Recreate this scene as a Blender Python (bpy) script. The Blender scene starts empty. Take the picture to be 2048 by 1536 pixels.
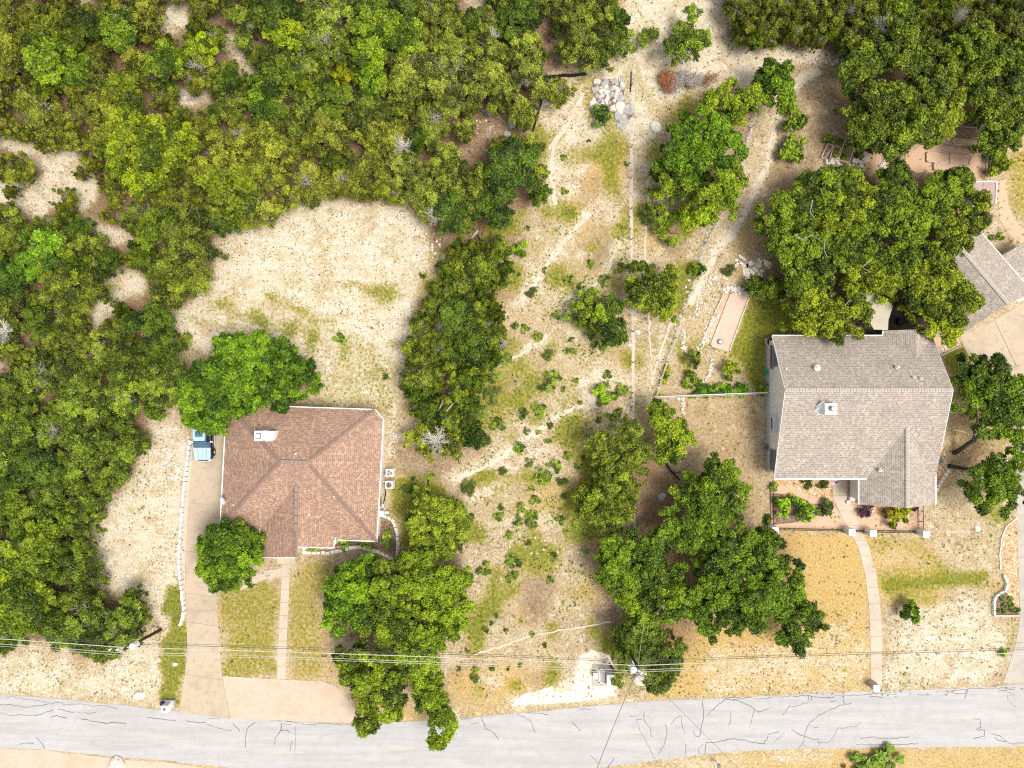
import bpy, math, random
import numpy as np
from mathutils import Vector
random.seed(7)
R = math.radians
S = 18.6          # photo pixels per metre at the ground (2048 px wide picture)
H = 80.0          # flight height of the drone
SC = bpy.context.scene
COL = SC.collection

# ------------------------------------------------------------------ camera, sky, sun, exposure
cam = bpy.data.cameras.new('camera'); co = bpy.data.objects.new('camera', cam); COL.objects.link(co)
co.location = (0, 0, H); co.rotation_euler = (0, 0, 0)
cam.sensor_width = 36; cam.lens = 36 * S * H / 2048; cam.clip_end = 2000; cam.clip_start = 1
SC.camera = co
SUN_EL, SUN_AZ = 67, 114            # azimuth from north, clockwise: south-east
w = bpy.data.worlds.new('World'); SC.world = w; w.use_nodes = True
nt = w.node_tree
sky = nt.nodes.new('ShaderNodeTexSky'); sky.sky_type = 'NISHITA'; sky.sun_disc = False
sky.sun_elevation = R(SUN_EL); sky.sun_rotation = R(SUN_AZ); sky.air_density = 0.8; sky.dust_density = 3.5; sky.ozone_density = 0.6
bg = nt.nodes['Background']; bg.inputs[1].default_value = 0.135
hs = nt.nodes.new('ShaderNodeHueSaturation'); hs.inputs['Saturation'].default_value = .30   # thin overcast: nearly white sky
nt.links.new(sky.outputs[0], hs.inputs['Color']); nt.links.new(hs.outputs[0], bg.inputs[0])
sl = bpy.data.lights.new('sun', 'SUN'); so = bpy.data.objects.new('sun', sl); COL.objects.link(so)
sl.energy = 1.6; sl.angle = R(22); sl.color = (1.0, 0.94, 0.85)
sd = Vector((math.sin(R(SUN_AZ)) * math.cos(R(SUN_EL)), math.cos(R(SUN_AZ)) * math.cos(R(SUN_EL)), math.sin(R(SUN_EL))))
so.rotation_euler = sd.to_track_quat('Z', 'Y').to_euler()
so.location = (40, -40, 60)
SC.view_settings.view_transform = 'Standard'; SC.view_settings.look = 'None'
SC.view_settings.exposure = 0.68; SC.view_settings.gamma = 1
try: SC.view_settings.use_curve_mapping = False
except Exception: pass
SC.render.engine = 'CYCLES'
SC.cycles.max_bounces = 5; SC.cycles.diffuse_bounces = 2; SC.cycles.glossy_bounces = 2
SC.cycles.transparent_max_bounces = 4; SC.cycles.use_denoising = False; SC.cycles.pixel_filter_type = 'BLACKMAN_HARRIS'; SC.cycles.filter_width = 1.15

# ------------------------------------------------------------------ helpers
def P(px, py, z=0.0):
    k = (H - z) / H / S
    return Vector(((px - 1024) * k, (768 - py) * k, z))

def tag(o, label=None, cat=None, group=None, kind=None):
    if label: o['label'] = label
    if cat: o['category'] = cat
    if group: o['group'] = group
    if kind: o['kind'] = kind
    return o

def empty(name, loc, label, cat, group=None, rz=0):
    o = bpy.data.objects.new(name, None); COL.objects.link(o)
    o.location = loc; o.rotation_euler = (0, 0, rz); o.empty_display_size = .3
    return tag(o, label, cat, group)

def link(name, me, parent=None, loc=None):
    o = bpy.data.objects.new(name, me); COL.objects.link(o)
    if parent is not None:
        o.parent = parent
        if loc is None:      # geometry given in world coordinates
            pl = parent
            off = Vector((0, 0, 0))
            while pl is not None:
                off += pl.location; pl = pl.parent
            o.location = -off
        else: o.location = loc
    elif loc is not None: o.location = loc
    return o

class MB:
    """collects faces, builds one mesh; optional uv per face"""
    def __init__(s): s.v = []; s.f = []; s.uv = []; s.hasuv = False
    def face(s, pts, uv=None):
        b = len(s.v); s.v += [tuple(p) for p in pts]; s.f.append(tuple(range(b, b + len(pts))))
        if uv is None: s.uv += [(0, 0)] * len(pts)
        else: s.uv += uv; s.hasuv = True
        return s
    def box(s, x0, x1, y0, y1, z0, z1):
        return s.prism([(x0, y0), (x1, y0), (x1, y1), (x0, y1)], z0, z1)
    def prism(s, poly, z0, z1, top=None):
        if sum(poly[i - 1][0] * poly[i][1] - poly[i][0] * poly[i - 1][1] for i in range(len(poly))) < 0: poly = poly[::-1]
        n = len(poly)
        s.face([(p[0], p[1], z1) for p in poly]); s.face([(p[0], p[1], z0) for p in poly[::-1]])
        for i in range(n):
            a, b = poly[i], poly[(i + 1) % n]
            s.face([(a[0], a[1], z0), (b[0], b[1], z0), (b[0], b[1], z1), (a[0], a[1], z1)])
        return s
    def obox(s, c, ux, L, W, z0, z1):
        ux = Vector((ux[0], ux[1])).normalized(); uy = Vector((-ux.y, ux.x)); c = Vector((c[0], c[1]))
        return s.prism([c - ux * L / 2 - uy * W / 2, c + ux * L / 2 - uy * W / 2, c + ux * L / 2 + uy * W / 2, c - ux * L / 2 + uy * W / 2], z0, z1)
    def slab(s, pts, t, eave=None):
        """3-D polygon with thickness t below; uv from the eave direction"""
        pts = [Vector(p) for p in pts]
        n = Vector((0, 0, 0))
        for i in range(len(pts)): n += (pts[i] - pts[0]).cross(pts[(i + 1) % len(pts)] - pts[0])
        if n.z < 0: pts = pts[::-1]; n = -n
        n.normalize()
        uvs = None
        if eave is not None:
            e = Vector(eave); e = (e - n * e.dot(n)).normalized(); u2 = n.cross(e)
            uvs = [(p.dot(e), p.dot(u2)) for p in pts]
        s.face(pts, uvs)
        lo = [p - Vector((0, 0, t)) for p in pts]
        s.face(lo[::-1])
        for i in range(len(pts)):
            j = (i + 1) % len(pts)
            s.face([lo[i], lo[j], pts[j], pts[i]])
        return s
    def tube(s, pts, r, n=6, r1=None):
        pts = [Vector(p) for p in pts]; r1 = r if r1 is None else r1
        rings = []
        for i, p in enumerate(pts):
            d = (pts[min(i + 1, len(pts) - 1)] - pts[max(i - 1, 0)])
            if d.length < 1e-6: d = Vector((0, 0, 1))
            d.normalize()
            a = d.cross(Vector((0, 0, 1)) if abs(d.z) < .9 else Vector((1, 0, 0))).normalized(); b = d.cross(a)
            rr = r + (r1 - r) * i / max(1, len(pts) - 1)
            rings.append([p + a * math.cos(2 * math.pi * k / n) * rr + b * math.sin(2 * math.pi * k / n) * rr for k in range(n)])
        b0 = len(s.v)
        for rg in rings: s.v += [tuple(q) for q in rg]
        for i in range(len(rings) - 1):
            for k in range(n):
                k2 = (k + 1) % n
                s.f.append((b0 + i * n + k, b0 + i * n + k2, b0 + (i + 1) * n + k2, b0 + (i + 1) * n + k)); s.uv += [(0, 0)] * 4
        s.f.append(tuple(b0 + k for k in range(n))[::-1]); s.uv += [(0, 0)] * n
        s.f.append(tuple(b0 + (len(rings) - 1) * n + k for k in range(n))); s.uv += [(0, 0)] * n
        return s
    def cyl(s, c, r, z0, z1, n=16, r1=None):
        r1 = r if r1 is None else r1
        lo = [(c[0] + r * math.cos(2 * math.pi * k / n), c[1] + r * math.sin(2 * math.pi * k / n), z0) for k in range(n)]
        hi = [(c[0] + r1 * math.cos(2 * math.pi * k / n), c[1] + r1 * math.sin(2 * math.pi * k / n), z1) for k in range(n)]
        s.face(hi); s.face(lo[::-1])
        for k in range(n):
            j = (k + 1) % n; s.face([lo[k], lo[j], hi[j], hi[k]])
        return s
    def mesh(s, name, mat):
        me = bpy.data.meshes.new(name); me.from_pydata(s.v, [], s.f)
        if s.hasuv:
            uv = me.uv_layers.new(name='UVMap'); uv.data.foreach_set('uv', np.array(s.uv, dtype=np.float32).ravel())
        if mat: me.materials.append(mat)
        return me
    def build(s, name, mat, parent=None, bevel=0):
        o = link(name, s.mesh(name, mat), parent)
        if bevel:
            m = o.modifiers.new('bevel', 'BEVEL'); m.width = bevel; m.segments = 2; m.limit_method = 'ANGLE'
        return o

# ------------------------------------------------------------------ materials
class NT:
    def __init__(s, name, rough=.8, spec=.3):
        s.m = bpy.data.materials.new(name); s.m.use_nodes = True; s.t = s.m.node_tree
        s.b = s.t.nodes['Principled BSDF']; s.b.inputs['Roughness'].default_value = rough
        s.b.inputs['Specular IOR Level'].default_value = spec
    def set(s, inp, val):
        if isinstance(val, bpy.types.NodeSocket): s.t.links.new(val, inp)
        elif isinstance(val, (tuple, list)) and len(val) == 3 and len(getattr(inp, 'default_value', [0])) == 4: inp.default_value = (*val, 1)
        else: inp.default_value = val
    def pos(s):
        return s.t.nodes.new('ShaderNodeNewGeometry').outputs['Position']
    def obj(s): return s.t.nodes.new('ShaderNodeTexCoord').outputs['Object']
    def uv(s): return s.t.nodes.new('ShaderNodeTexCoord').outputs['UV']
    def noise(s, vec, scale, detail=3, rough=.6):
        n = s.t.nodes.new('ShaderNodeTexNoise'); s.t.links.new(vec, n.inputs['Vector'])
        n.inputs['Scale'].default_value = scale; n.inputs['Detail'].default_value = detail; n.inputs['Roughness'].default_value = rough
        return n.outputs['Fac']
    def vor(s, vec, scale, out='Distance'):
        n = s.t.nodes.new('ShaderNodeTexVoronoi'); s.t.links.new(vec, n.inputs['Vector']); n.inputs['Scale'].default_value = scale
        return n.outputs[out]
    def mth(s, op, a, b=0.0, clamp=False):
        n = s.t.nodes.new('ShaderNodeMath'); n.operation = op; n.use_clamp = clamp
        s.set(n.inputs[0], a); s.set(n.inputs[1], b); return n.outputs[0]
    def rng(s, a, lo, hi, t0=0.0, t1=1.0):
        n = s.t.nodes.new('ShaderNodeMapRange'); n.interpolation_type = 'SMOOTHSTEP'
        s.set(n.inputs[0], a); n.inputs[1].default_value = lo; n.inputs[2].default_value = hi; n.inputs[3].default_value = t0; n.inputs[4].default_value = t1
        return n.outputs[0]
    def mix(s, f, a, b, mode='MIX'):
        n = s.t.nodes.new('ShaderNodeMix'); n.data_type = 'RGBA'; n.blend_type = mode
        s.set(n.inputs[0], f); s.set(n.inputs[6], a); s.set(n.inputs[7], b); return n.outputs[2]
    def scale(s, vec, v):
        n = s.t.nodes.new('ShaderNodeMapping'); s.t.links.new(vec, n.inputs['Vector']); n.inputs['Scale'].default_value = v; return n.outputs[0]
    def attr(s, name, out='Fac'):
        n = s.t.nodes.new('ShaderNodeAttribute'); n.attribute_name = name; return n.outputs[out]
    def bump(s, h, dist, strength=1.0):
        n = s.t.nodes.new('ShaderNodeBump'); s.set(n.inputs['Height'], h); n.inputs['Distance'].default_value = dist; n.inputs['Strength'].default_value = strength
        s.t.links.new(n.outputs[0], s.b.inputs['Normal'])
    def out(s, col): s.set(s.b.inputs['Base Color'], col); return s.m

def plain(name, col, rough=.7, var=.25, scale=3.0, spec=.3, metal=0.0, grain=30.0):
    n = NT(name, rough, spec); v = n.obj()
    a = n.noise(v, scale, 4); b = n.noise(v, grain, 2)
    f = n.mth('ADD', n.mth('MULTIPLY', a, .65), n.mth('MULTIPLY', b, .35))
    dark = tuple(c * (1 - var) for c in col); lite = tuple(min(1, c * (1 + var)) for c in col)
    n.b.inputs['Metallic'].default_value = metal
    return n.out(n.mix(n.rng(f, .3, .7), dark, lite))

def shingle(name, c1, c2, c3, mortar, bw=.34, bh=.17):
    n = NT(name, .9, .2); uv = n.uv()
    br = n.t.nodes.new('ShaderNodeTexBrick'); n.t.links.new(uv, br.inputs['Vector'])
    br.inputs['Scale'].default_value = 1; br.inputs['Brick Width'].default_value = bw; br.inputs['Row Height'].default_value = bh
    br.inputs['Mortar Size'].default_value = .030; br.inputs['Mortar Smooth'].default_value = .3; br.inputs['Bias'].default_value = -.1
    br.inputs['Color1'].default_value = (*c1, 1); br.inputs['Color2'].default_value = (*c2, 1); br.inputs['Mortar'].default_value = (*mortar, 1)
    big = n.noise(uv, .55, 4, .65); med = n.noise(uv, 3.2, 3, .6)
    c = n.mix(n.rng(med, .42, .68), br.outputs['Color'], c3)
    c = n.mix(n.rng(big, .3, .7, .0, .38), c, tuple(x * .55 for x in c1))
    # run-off streaks down the slope
    st = n.noise(n.scale(uv, (2.2, .12, 1)), 1.0, 3)
    c = n.mix(n.rng(st, .5, .75, 0, .22), c, tuple(min(1, x * 1.35) for x in c3))
    c = n.mix(n.rng(n.noise(uv, 22, 2), .35, .65, 0, .25), c, mortar)
    n.bump(n.mth('SUBTRACT', 1.0, br.outputs['Fac']), .012, .6)
    return n.out(c)

def foliage(name, dark, light, rough=.6, red=None):
    n = NT(name, rough - .08, .35); t = n.attr('tint')
    c = n.mix(n.rng(t, 0.0, 1.0), dark, light)
    if red: c = n.mix(n.rng(t, .965, .985), c, red)
    oi = n.t.nodes.new('ShaderNodeObjectInfo')
    c = n.mix(1.0, c, oi.outputs['Color'], 'MULTIPLY')
    n.out(c)
    tr = n.t.nodes.new('ShaderNodeBsdfTranslucent'); n.t.links.new(c, tr.inputs['Color'])
    mx = n.t.nodes.new('ShaderNodeMixShader'); mx.inputs[0].default_value = .14
    n.t.links.new(n.b.outputs[0], mx.inputs[1]); n.t.links.new(tr.outputs[0], mx.inputs[2])
    n.t.links.new(mx.outputs[0], n.t.nodes['Material Output'].inputs['Surface'])
    return n.m

def concrete(name, c, stain=.35, tone=None):
    n = NT(name, .85, .25); v = n.pos()
    big = n.noise(v, .35, 5, .65); med = n.noise(v, 1.7, 4, .65); fine = n.noise(v, 16, 2)
    tone = tone or tuple(x * .62 for x in c)
    col = n.mix(n.rng(big, .45, .72, 0, stain), c, tone)
    col = n.mix(n.rng(med, .48, .8, 0, stain), col, tuple(x * .75 for x in tone))
    col = n.mix(n.rng(fine, .3, .7, 0, .16), col, tuple(x * .6 for x in c))
    n.bump(fine, .01, .3)
    return n.out(col)

def gravel(name, a, b, c, scale=9):
    n = NT(name, .9, .2); v = n.pos()
    vc = n.vor(v, scale, 'Color'); vd = n.vor(v, scale)
    sep = n.t.nodes.new('ShaderNodeSeparateColor'); n.t.links.new(vc, sep.inputs[0])
    col = n.mix(n.rng(sep.outputs[0], .2, .8), a, b)
    col = n.mix(n.rng(sep.outputs[1], .72, .8), col, c)
    col = n.mix(n.rng(vd, .5, .9, 0, .5), col, tuple(x * .35 for x in a))
    col = n.mix(n.rng(n.noise(v, .8, 3), .4, .7, 0, .35), col, tuple(x * .7 for x in a))
    n.bump(vd, .05, .6)
    return n.out(col)

M = {}
M['leaf_juniper'] = foliage('leaf_juniper', (.034, .046, .005), (.58, .62, .045), red=(.26, .14, .04))
M['leaf_oak'] = foliage('leaf_oak', (.012, .034, .003), (.38, .50, .020))
M['leaf_bright'] = foliage('leaf_bright', (.03, .07, .003), (.56, .68, .02))
M['leaf_dark'] = foliage('leaf_dark', (.010, .032, .003), (.22, .33, .020))
M['leaf_yellow'] = foliage('leaf_yellow', (.25, .25, .01), (.75, .66, .02))
M['leaf_grass'] = foliage('leaf_grass', (.10, .14, .02), (.30, .33, .06))
M['straw'] = foliage('straw', (.20, .15, .07), (.52, .40, .20))
M['leaf_purple'] = foliage('leaf_purple', (.03, .01, .03), (.12, .03, .09))
M['leaf_dead'] = foliage('leaf_dead', (.16, .06, .02), (.42, .20, .07))
M['bark'] = plain('bark', (.10, .075, .06), .9, .4, 6)
M['bark_dark'] = plain('bark_dark', (.045, .036, .032), .9, .5, 5)
M['deadwood'] = plain('deadwood', (.33, .29, .26), .85, .35, 5)
M['deadwood_white'] = plain('deadwood_white', (.66, .62, .56), .8, .25, 5)
M['deadwood_brown'] = plain('deadwood_brown', (.34, .13, .06), .9, .4, 5)
M['roof_brown'] = shingle('roof_brown', (.40, .25, .18), (.50, .32, .22), (.60, .40, .26), (.20, .13, .11), .34, .20)
M['roof_grey'] = shingle('roof_grey', (.43, .375, .315), (.52, .46, .385), (.60, .51, .41), (.21, .175, .155), .34, .20)
M['cap_brown'] = plain('cap_brown', (.27, .175, .14), .9, .35, 6)
M['cap_grey'] = plain('cap_grey', (.45, .395, .335), .9, .2, 6)
M['white'] = plain('white', (.80, .79, .76), .6, .06)
M['offwhite'] = plain('offwhite', (.82, .80, .75), .75, .08, 1.5)
M['limestone'] = plain('limestone', (.70, .64, .54), .9, .22, 4)
M['limestone_grey'] = plain('limestone_grey', (.42, .40, .38), .9, .3, 3)
M['rock_pale'] = plain('rock_pale', (.66, .60, .52), .95, .25, 5)
M['concrete'] = concrete('concrete', (.53, .43, .31), .6)
M['concrete_grey'] = concrete('concrete_grey', (.50, .45, .38), .5)
M['walk'] = concrete('walk', (.60, .50, .385), .45)
M['pad'] = concrete('pad', (.60, .475, .36), .5, (.52, .34, .21))
M['granite_path'] = concrete('granite_path', (.66, .44, .29), .3)
M['court'] = concrete('court', (.66, .50, .38), .25)
M['gravel'] = gravel('gravel', (.52, .30, .14), (.70, .46, .26), (.80, .68, .50))
M['mulch'] = gravel('mulch', (.16, .095, .06), (.30, .19, .13), (.42, .31, .24), 12)
M['timber'] = plain('timber', (.62, .50, .38), .85, .3, 2)
M['black'] = plain('black', (.012, .011, .012), .6, .2)
M['iron'] = plain('iron', (.03, .022, .022), .6, .2)
M['pole'] = plain('pole', (.065, .035, .03), .85, .4, 4)
M['steel'] = plain('steel', (.62, .63, .65), .45, .08, metal=.3)
M['steel_dark'] = plain('steel_dark', (.16, .17, .19), .5, .2)
M['wire'] = plain('wire', (.62, .60, .55), .5, .1)
M['wire_dark'] = plain('wire_dark', (.10, .10, .10), .6, .1)
M['bluegrey'] = plain('bluegrey', (.55, .59, .64), .7, .1)
M['glass'] = plain('glass', (.05, .075, .10), .08, .3, 1, spec=.8)
M['blue_glass'] = plain('blue_glass', (.12, .20, .30), .15, .2, 1, spec=.8)
M['brick'] = plain('brick', (.36, .24, .20), .9, .25, 4)
M['carpaint'] = plain('carpaint', (.42, .56, .70), .28, .06, spec=.6)
M['carnavy'] = plain('carnavy', (.012, .018, .05), .3, .1, spec=.6)
M['carglass'] = plain('carglass', (.06, .15, .22), .12, .35, 2.5, spec=.8)
M['carblack'] = plain('carblack', (.012, .014, .03), .35, .2, spec=.6)
M['tyre'] = plain('tyre', (.02, .02, .02), .9, .3)
M['canvas'] = plain('canvas', (.47, .43, .33), .9, .08, 1)
M['shedroof'] = plain('shedroof', (.42, .30, .28), .7, .12, .8)
M['green_paint'] = plain('green_paint', (.22, .42, .33), .6, .2)
M['green_plastic'] = plain('green_plastic', (.01, .30, .17), .4, .2)
M['red'] = plain('red', (.55, .03, .04), .8, .1)
M['navy'] = plain('navy', (.02, .03, .16), .8, .1)
M['crack'] = plain('crack', (.17, .165, .17), .7, .25, 4)
M['paint_yellow'] = plain('paint_yellow', (.58, .50, .34), .8, .2, 2)
M['pipe'] = plain('pipe', (.02, .018, .016), .6, .3)
M['terracotta'] = plain('terracotta', (.45, .18, .09), .8, .2)

# ------------------------------------------------------------------ painted regions of the ground (what grows or lies where)
def smooth_noise(shape_xy, cell, seed):
    rs = np.random.RandomState(seed)
    X, Y = shape_xy
    g = rs.rand(160, 160)
    fx = (X / cell) % 159; fy = (Y / cell) % 159
    ix = np.floor(fx).astype(int); iy = np.floor(fy).astype(int); tx = fx - ix; ty = fy - iy
    tx = tx * tx * (3 - 2 * tx); ty = ty * ty * (3 - 2 * ty)
    a = g[iy, ix]; b = g[iy, ix + 1]; c = g[iy + 1, ix]; d = g[iy + 1, ix + 1]
    return (a * (1 - tx) + b * tx) * (1 - ty) + (c * (1 - tx) + d * tx) * ty

def inpoly(X, Y, poly):
    r = np.zeros(X.shape, bool); n = len(poly)
    for i in range(n):
        x0, y0 = poly[i]; x1, y1 = poly[(i + 1) % n]
        if y0 == y1: continue
        c = ((y0 > Y) != (y1 > Y)) & (X < (x1 - x0) * (Y - y0) / (y1 - y0) + x0)
        r ^= c
    return r

def distline(X, Y, pts):
    d = np.full(X.shape, 1e9)
    for i in range(len(pts) - 1):
        x0, y0 = pts[i]; x1, y1 = pts[i + 1]
        L = (x1 - x0) ** 2 + (y1 - y0) ** 2
        t = np.clip(((X - x0) * (x1 - x0) + (Y - y0) * (y1 - y0)) / L, 0, 1)
        d = np.minimum(d, np.hypot(X - x0 - t * (x1 - x0), Y - y0 - t * (y1 - y0)))
    return d

WOOD1 = [(-90,-90),(1235,-90),(1232,0),(1250,60),(1240,100),(1190,112),(1140,122),(1105,140),(1085,180),(1070,215),(1050,255),(1068,290),(1100,365),(1092,405),(1040,415),(990,445),(930,455),(880,440),(835,410),(810,395),(760,400),(700,392),(640,395),(590,405),(560,420),(545,445),(490,445),(440,462),(424,495),(420,530),(388,590),(352,612),(342,650),(345,700),(355,760),(345,800),(322,825),(300,850),(288,890),(262,945),(232,975),(190,1035),(170,1070),(175,1140),(168,1178),(220,1192),(270,1190),(292,1240),(270,1280),(228,1318),(190,1325),(170,1315),(120,1292),(60,1282),(20,1300),(-90,1315)]
CLEAR = {
 'c1': [(-90,262),(30,275),(62,285),(95,320),(120,303),(150,300),(165,335),(192,352),(192,400),(165,425),(195,452),(235,440),(272,488),(228,492),(180,458),(150,415),(112,398),(80,432),(42,438),(40,410),(-90,405),(-90,362),(20,358),(72,368),(92,340),(55,310),(0,300)],
 'c2': [(308,52),(342,-10),(368,2),(376,62),(350,72)],
 'c3': [(345,192),(400,170),(432,192),(420,208),(370,216)],
 'c4': [(210,548),(240,532),(300,565),(275,580),(242,595),(230,628),(192,652),(174,652),(184,610),(215,590)],
 'c5': [(-90,718),(18,722),(4,748),(-90,750)],
 'c6': [(455,60),(470,85),(500,130),(478,150),(462,110),(448,80)],
 'c7': [(958,215),(1008,222),(1038,268),(990,262),(940,335),(912,315),(968,242)],
 'c8': [(925,-20),(978,-20),(972,18),(935,20)],
 'c9': [(140,-30),(180,-30),(175,5),(150,12)],
 'c10': [(1085,25),(1105,35),(1100,75),(1120,120),(1105,125),(1090,80)],
}
FIELD = [(590,412),(700,398),(830,415),(862,470),(858,560),(835,620),(818,680),(808,770),(800,830),(770,815),(640,812),(640,740),(600,700),(540,670),(480,680),(400,700),(340,700),(345,620),(392,590),(425,520),(440,470),(545,450)]
LEFTCLR = [(325,822),(388,870),(378,1000),(362,1130),(340,1255),(285,1250),(295,1200),(220,1190),(165,1178),(180,1060),(260,955),(295,870)]

fine = np.arange(-80, 2129, 3.9)
outx = np.array([-5200, -2800, -1500, -700, -300, -160]); 
gx = np.concatenate([outx, fine, 2048 - outx[::-1]])
finey = np.arange(-80, 1617, 3.9)
gy = np.concatenate([outx, finey, 1536 - outx[::-1]])
GX, GY = np.meshgrid(gx, gy)
n1 = smooth_noise((GX + 6000, GY + 6000), 26, 1) - .5
n2 = smooth_noise((GX + 6000, GY + 6000), 26, 2) - .5
n3 = smooth_noise((GX + 6000, GY + 6000), 9, 3) - .5
n4 = smooth_noise((GX + 6000, GY + 6000), 9, 4) - .5
WX = GX + n1 * 26 + n3 * 11; WY = GY + n2 * 26 + n4 * 11       # wobbly edges
bare = np.zeros(GX.shape); green = bare.copy(); gold = bare.copy(); litter = bare.copy()
def paint(A, poly, v, warp=1.0):
    m = inpoly(GX + (WX - GX) * warp, GY + (WY - GY) * warp, poly); A[m] = np.maximum(A[m], v) if v > 0 else 0
def streak(A, pts, wd, v, warp=.35):
    d = distline(GX + (WX - GX) * warp, GY + (WY - GY) * warp, pts)
    k = np.clip(1.35 - d / wd, 0, 1) * v; np.maximum(A, k, out=A)
def blob(A, x, y, r, v): streak(A, [(x, y), (x + .1, y)], r, v, .5)
# woodland floor
paint(litter, WOOD1, .75); 
for k, c in CLEAR.items():
    m = inpoly(WX, WY, c); litter[m] = 0.6 if k in ('c7', 'c10') else 0.0; bare[m] = 0 if k in ('c7', 'c10') else .95
paint(bare, FIELD, .9); paint(bare, LEFTCLR, .82)
band = np.clip(1 - np.abs((GY - 600) - (GX - 380) * .33) / 75, 0, 1) * (inpoly(WX, WY, FIELD)) * (.55 + 1.2 * np.clip(n1 + n3, -.3, .5))
green = np.maximum(green, band * .95)
paint(green, [(640,740),(800,700),(808,830),(640,812)], .45)
paint(green, [(740,580),(800,560),(800,625),(750,620)], .6)
paint(litter, [(600,780),(660,785),(700,800),(690,815),(610,812)], .6)
paint(bare, [(-90,1318),(100,1300),(180,1335),(290,1270),(335,1270),(325,1408),(120,1392),(-90,1382)], .72)
paint(gold, [(150,1340),(320,1300),(322,1400),(200,1400)], .35)
# strip between the wood and the driveway
paint(gold, [(340,1000),(378,1000),(360,1130),(370,1190),(340,1200)], .5)
paint(green, [(336,1150),(372,1180),(380,1300),(372,1340),(358,1420),(318,1405),(330,1300),(332,1200)], .95)
streak(litter, [(378,870),(368,930),(355,1010)], 9, .35)
# left front lawn
paint(green, [(437,1180),(560,1160),(556,1362),(445,1352)], .62); paint(gold, [(437,1180),(560,1160),(556,1362),(445,1352)], .45)
paint(green, [(578,1130),(700,1120),(640,1200),(640,1372),(575,1364)], .55); paint(gold, [(578,1110),(700,1110),(660,1200),(700,1372),(575,1364)], .5)
blob(litter, 770, 1210, 130, .8); blob(litter, 800, 1330, 90, .55); blob(litter, 660, 1110, 60, .35)
# east of the left house
paint(green, [(775,950),(870,960),(850,1010),(830,1090),(800,1090),(790,1030)], .8); paint(litter, [(770,870),(850,880),(920,930),(870,1000),(775,945)], .55)
streak(bare, [(790,840),(785,900)], 16, .5)
# centre lot
for p in ([(1120,330),(1150,250),(1170,180),(1230,160)], [(1110,300),(1095,360),(1110,420)], [(1180,420),(1130,475),(1080,545),(1040,610)],
          [(1240,480),(1205,560),(1150,590),(1130,640)], [(1095,670),(1050,700),(1012,722)], [(1210,735),(1130,800)]):
    streak(bare, p, 13, .85)
for p in ([(1185,800),(1120,828),(1060,870),(1000,915),(940,945),(905,955)], [(1010,960),(940,1000)]):
    streak(bare, p, 11, 1.0)
streak(bare, [(1070,900),(1035,940),(1000,930)], 12, .7); streak(bare, [(940,1312),(1060,1272),(1130,1255),(1225,1243)], 3.5, .9, .1)
paint(bare, [(1085,165),(1170,150),(1262,145),(1262,260),(1190,280),(1150,400),(1100,430),(1108,300),(1070,260)], .55)
paint(bare, [(1232,-90),(1460,-90),(1470,80),(1540,100),(1700,100),(1690,125),(1590,130),(1500,170),(1440,165),(1320,215),(1290,330),(1262,330),(1262,150),(1110,150),(1150,128),(1245,108),(1255,50)], .88)
streak(bare, [(1263,190),(1262,420),(1265,560),(1268,700),(1265,830)], 5.5, 1.0, .05)
streak(bare, [(1290,330),(1285,500),(1295,700),(1300,780)], 9, .55)
streak(bare, [(1345,640),(1320,700),(1300,760)], 10, .7); streak(bare, [(1370,630),(1350,680),(1335,720)], 6, .6)
paint(gold, [(1100,420),(1260,260),(1262,900),(1180,1000),(1000,700),(1000,560)], .30)
for x, y, r, v in [(985,800,60,.75),(960,850,45,.6),(1000,760,40,.7),(1090,760,45,.5),(1050,740,35,.6),(1120,960,40,.35),(1010,1010,60,.35),(940,1030,40,.3),(1070,480,40,.3),(1200,560,40,.4),(1150,540,30,.45),(1090,600,25,.35),(1100,1000,60,.3),(960,560,35,.3)]:
    blob(green, x, y, r, v)
for x, y, r, v in [(990,600,28,.8),(975,790,50,.5),(1120,700,70,.3),(1010,1360,60,.75),(930,1370,60,.7),(1080,1350,50,.5),(1190,1180,50,.5),(960,1290,60,.4),(860,1400,40,.5)]:
    blob(gold, x, y, r, v)
for x, y, r, v in [(1200,380,90,.35),(1210,450,60,.35),(1180,1120,50,.45),(1260,980,60,.5),(885,480,42,.85),(950,480,35,.8),(900,1120,40,.6)]:
    blob(litter, x, y, r, v)
streak(litter, [(1195,1090),(1190,1140),(1215,1200),(1230,1240)], 26, .6)
# (property line strip is a sheet, built with the paths)
paint(bare, [(1160,1310),(1185,1298),(1222,1312),(1232,1375),(1228,1396),(1180,1402),(1100,1410),(1020,1412),(1045,1388),(1100,1372),(1135,1352),(1152,1340)], 1.0, .5)
paint(bare, [(1020,1395),(1100,1388),(1240,1392),(1240,1402),(1020,1420)], .7, .5)
# side yard and front yard of the right house
SY = [(1265,800),(1310,800),(1530,792),(1530,1050),(1540,1065),(1300,1080),(1270,1060)]
paint(gold, SY, .42); paint(litter, SY, .42)
blob(litter, 1320, 1020, 80, .95); blob(litter, 1290, 950, 60, .8); blob(litter, 1505, 900, 40, .25); blob(litter, 1380, 1130, 120, .85); blob(litter, 1500, 1130, 110, .85); blob(litter, 1340, 1260, 90, .6)
blob(bare, 1400, 825, 14, .5)
FY = [(1300,1240),(1400,1240),(1590,1060),(1735,1065),(1745,1150),(1740,1375),(1300,1400)]
paint(gold, FY, .85); paint(bare, [(1400,1300),(1650,1250),(1738,1180),(1740,1375),(1400,1392)], .5)
streak(gold, [(1600,1150),(1680,1120)], 30, 1.0); blob(green, 1688, 1187, 11, .85); blob(gold, 1680, 1190, 36, 1.0)
paint(gold, [(1720,1066),(1870,1066),(1900,1150),(1900,1230),(1765,1240)], .55); paint(green, [(1735,1066),(1850,1070),(1880,1110),(1870,1130),(1790,1110),(1750,1120)], .45)
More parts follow.
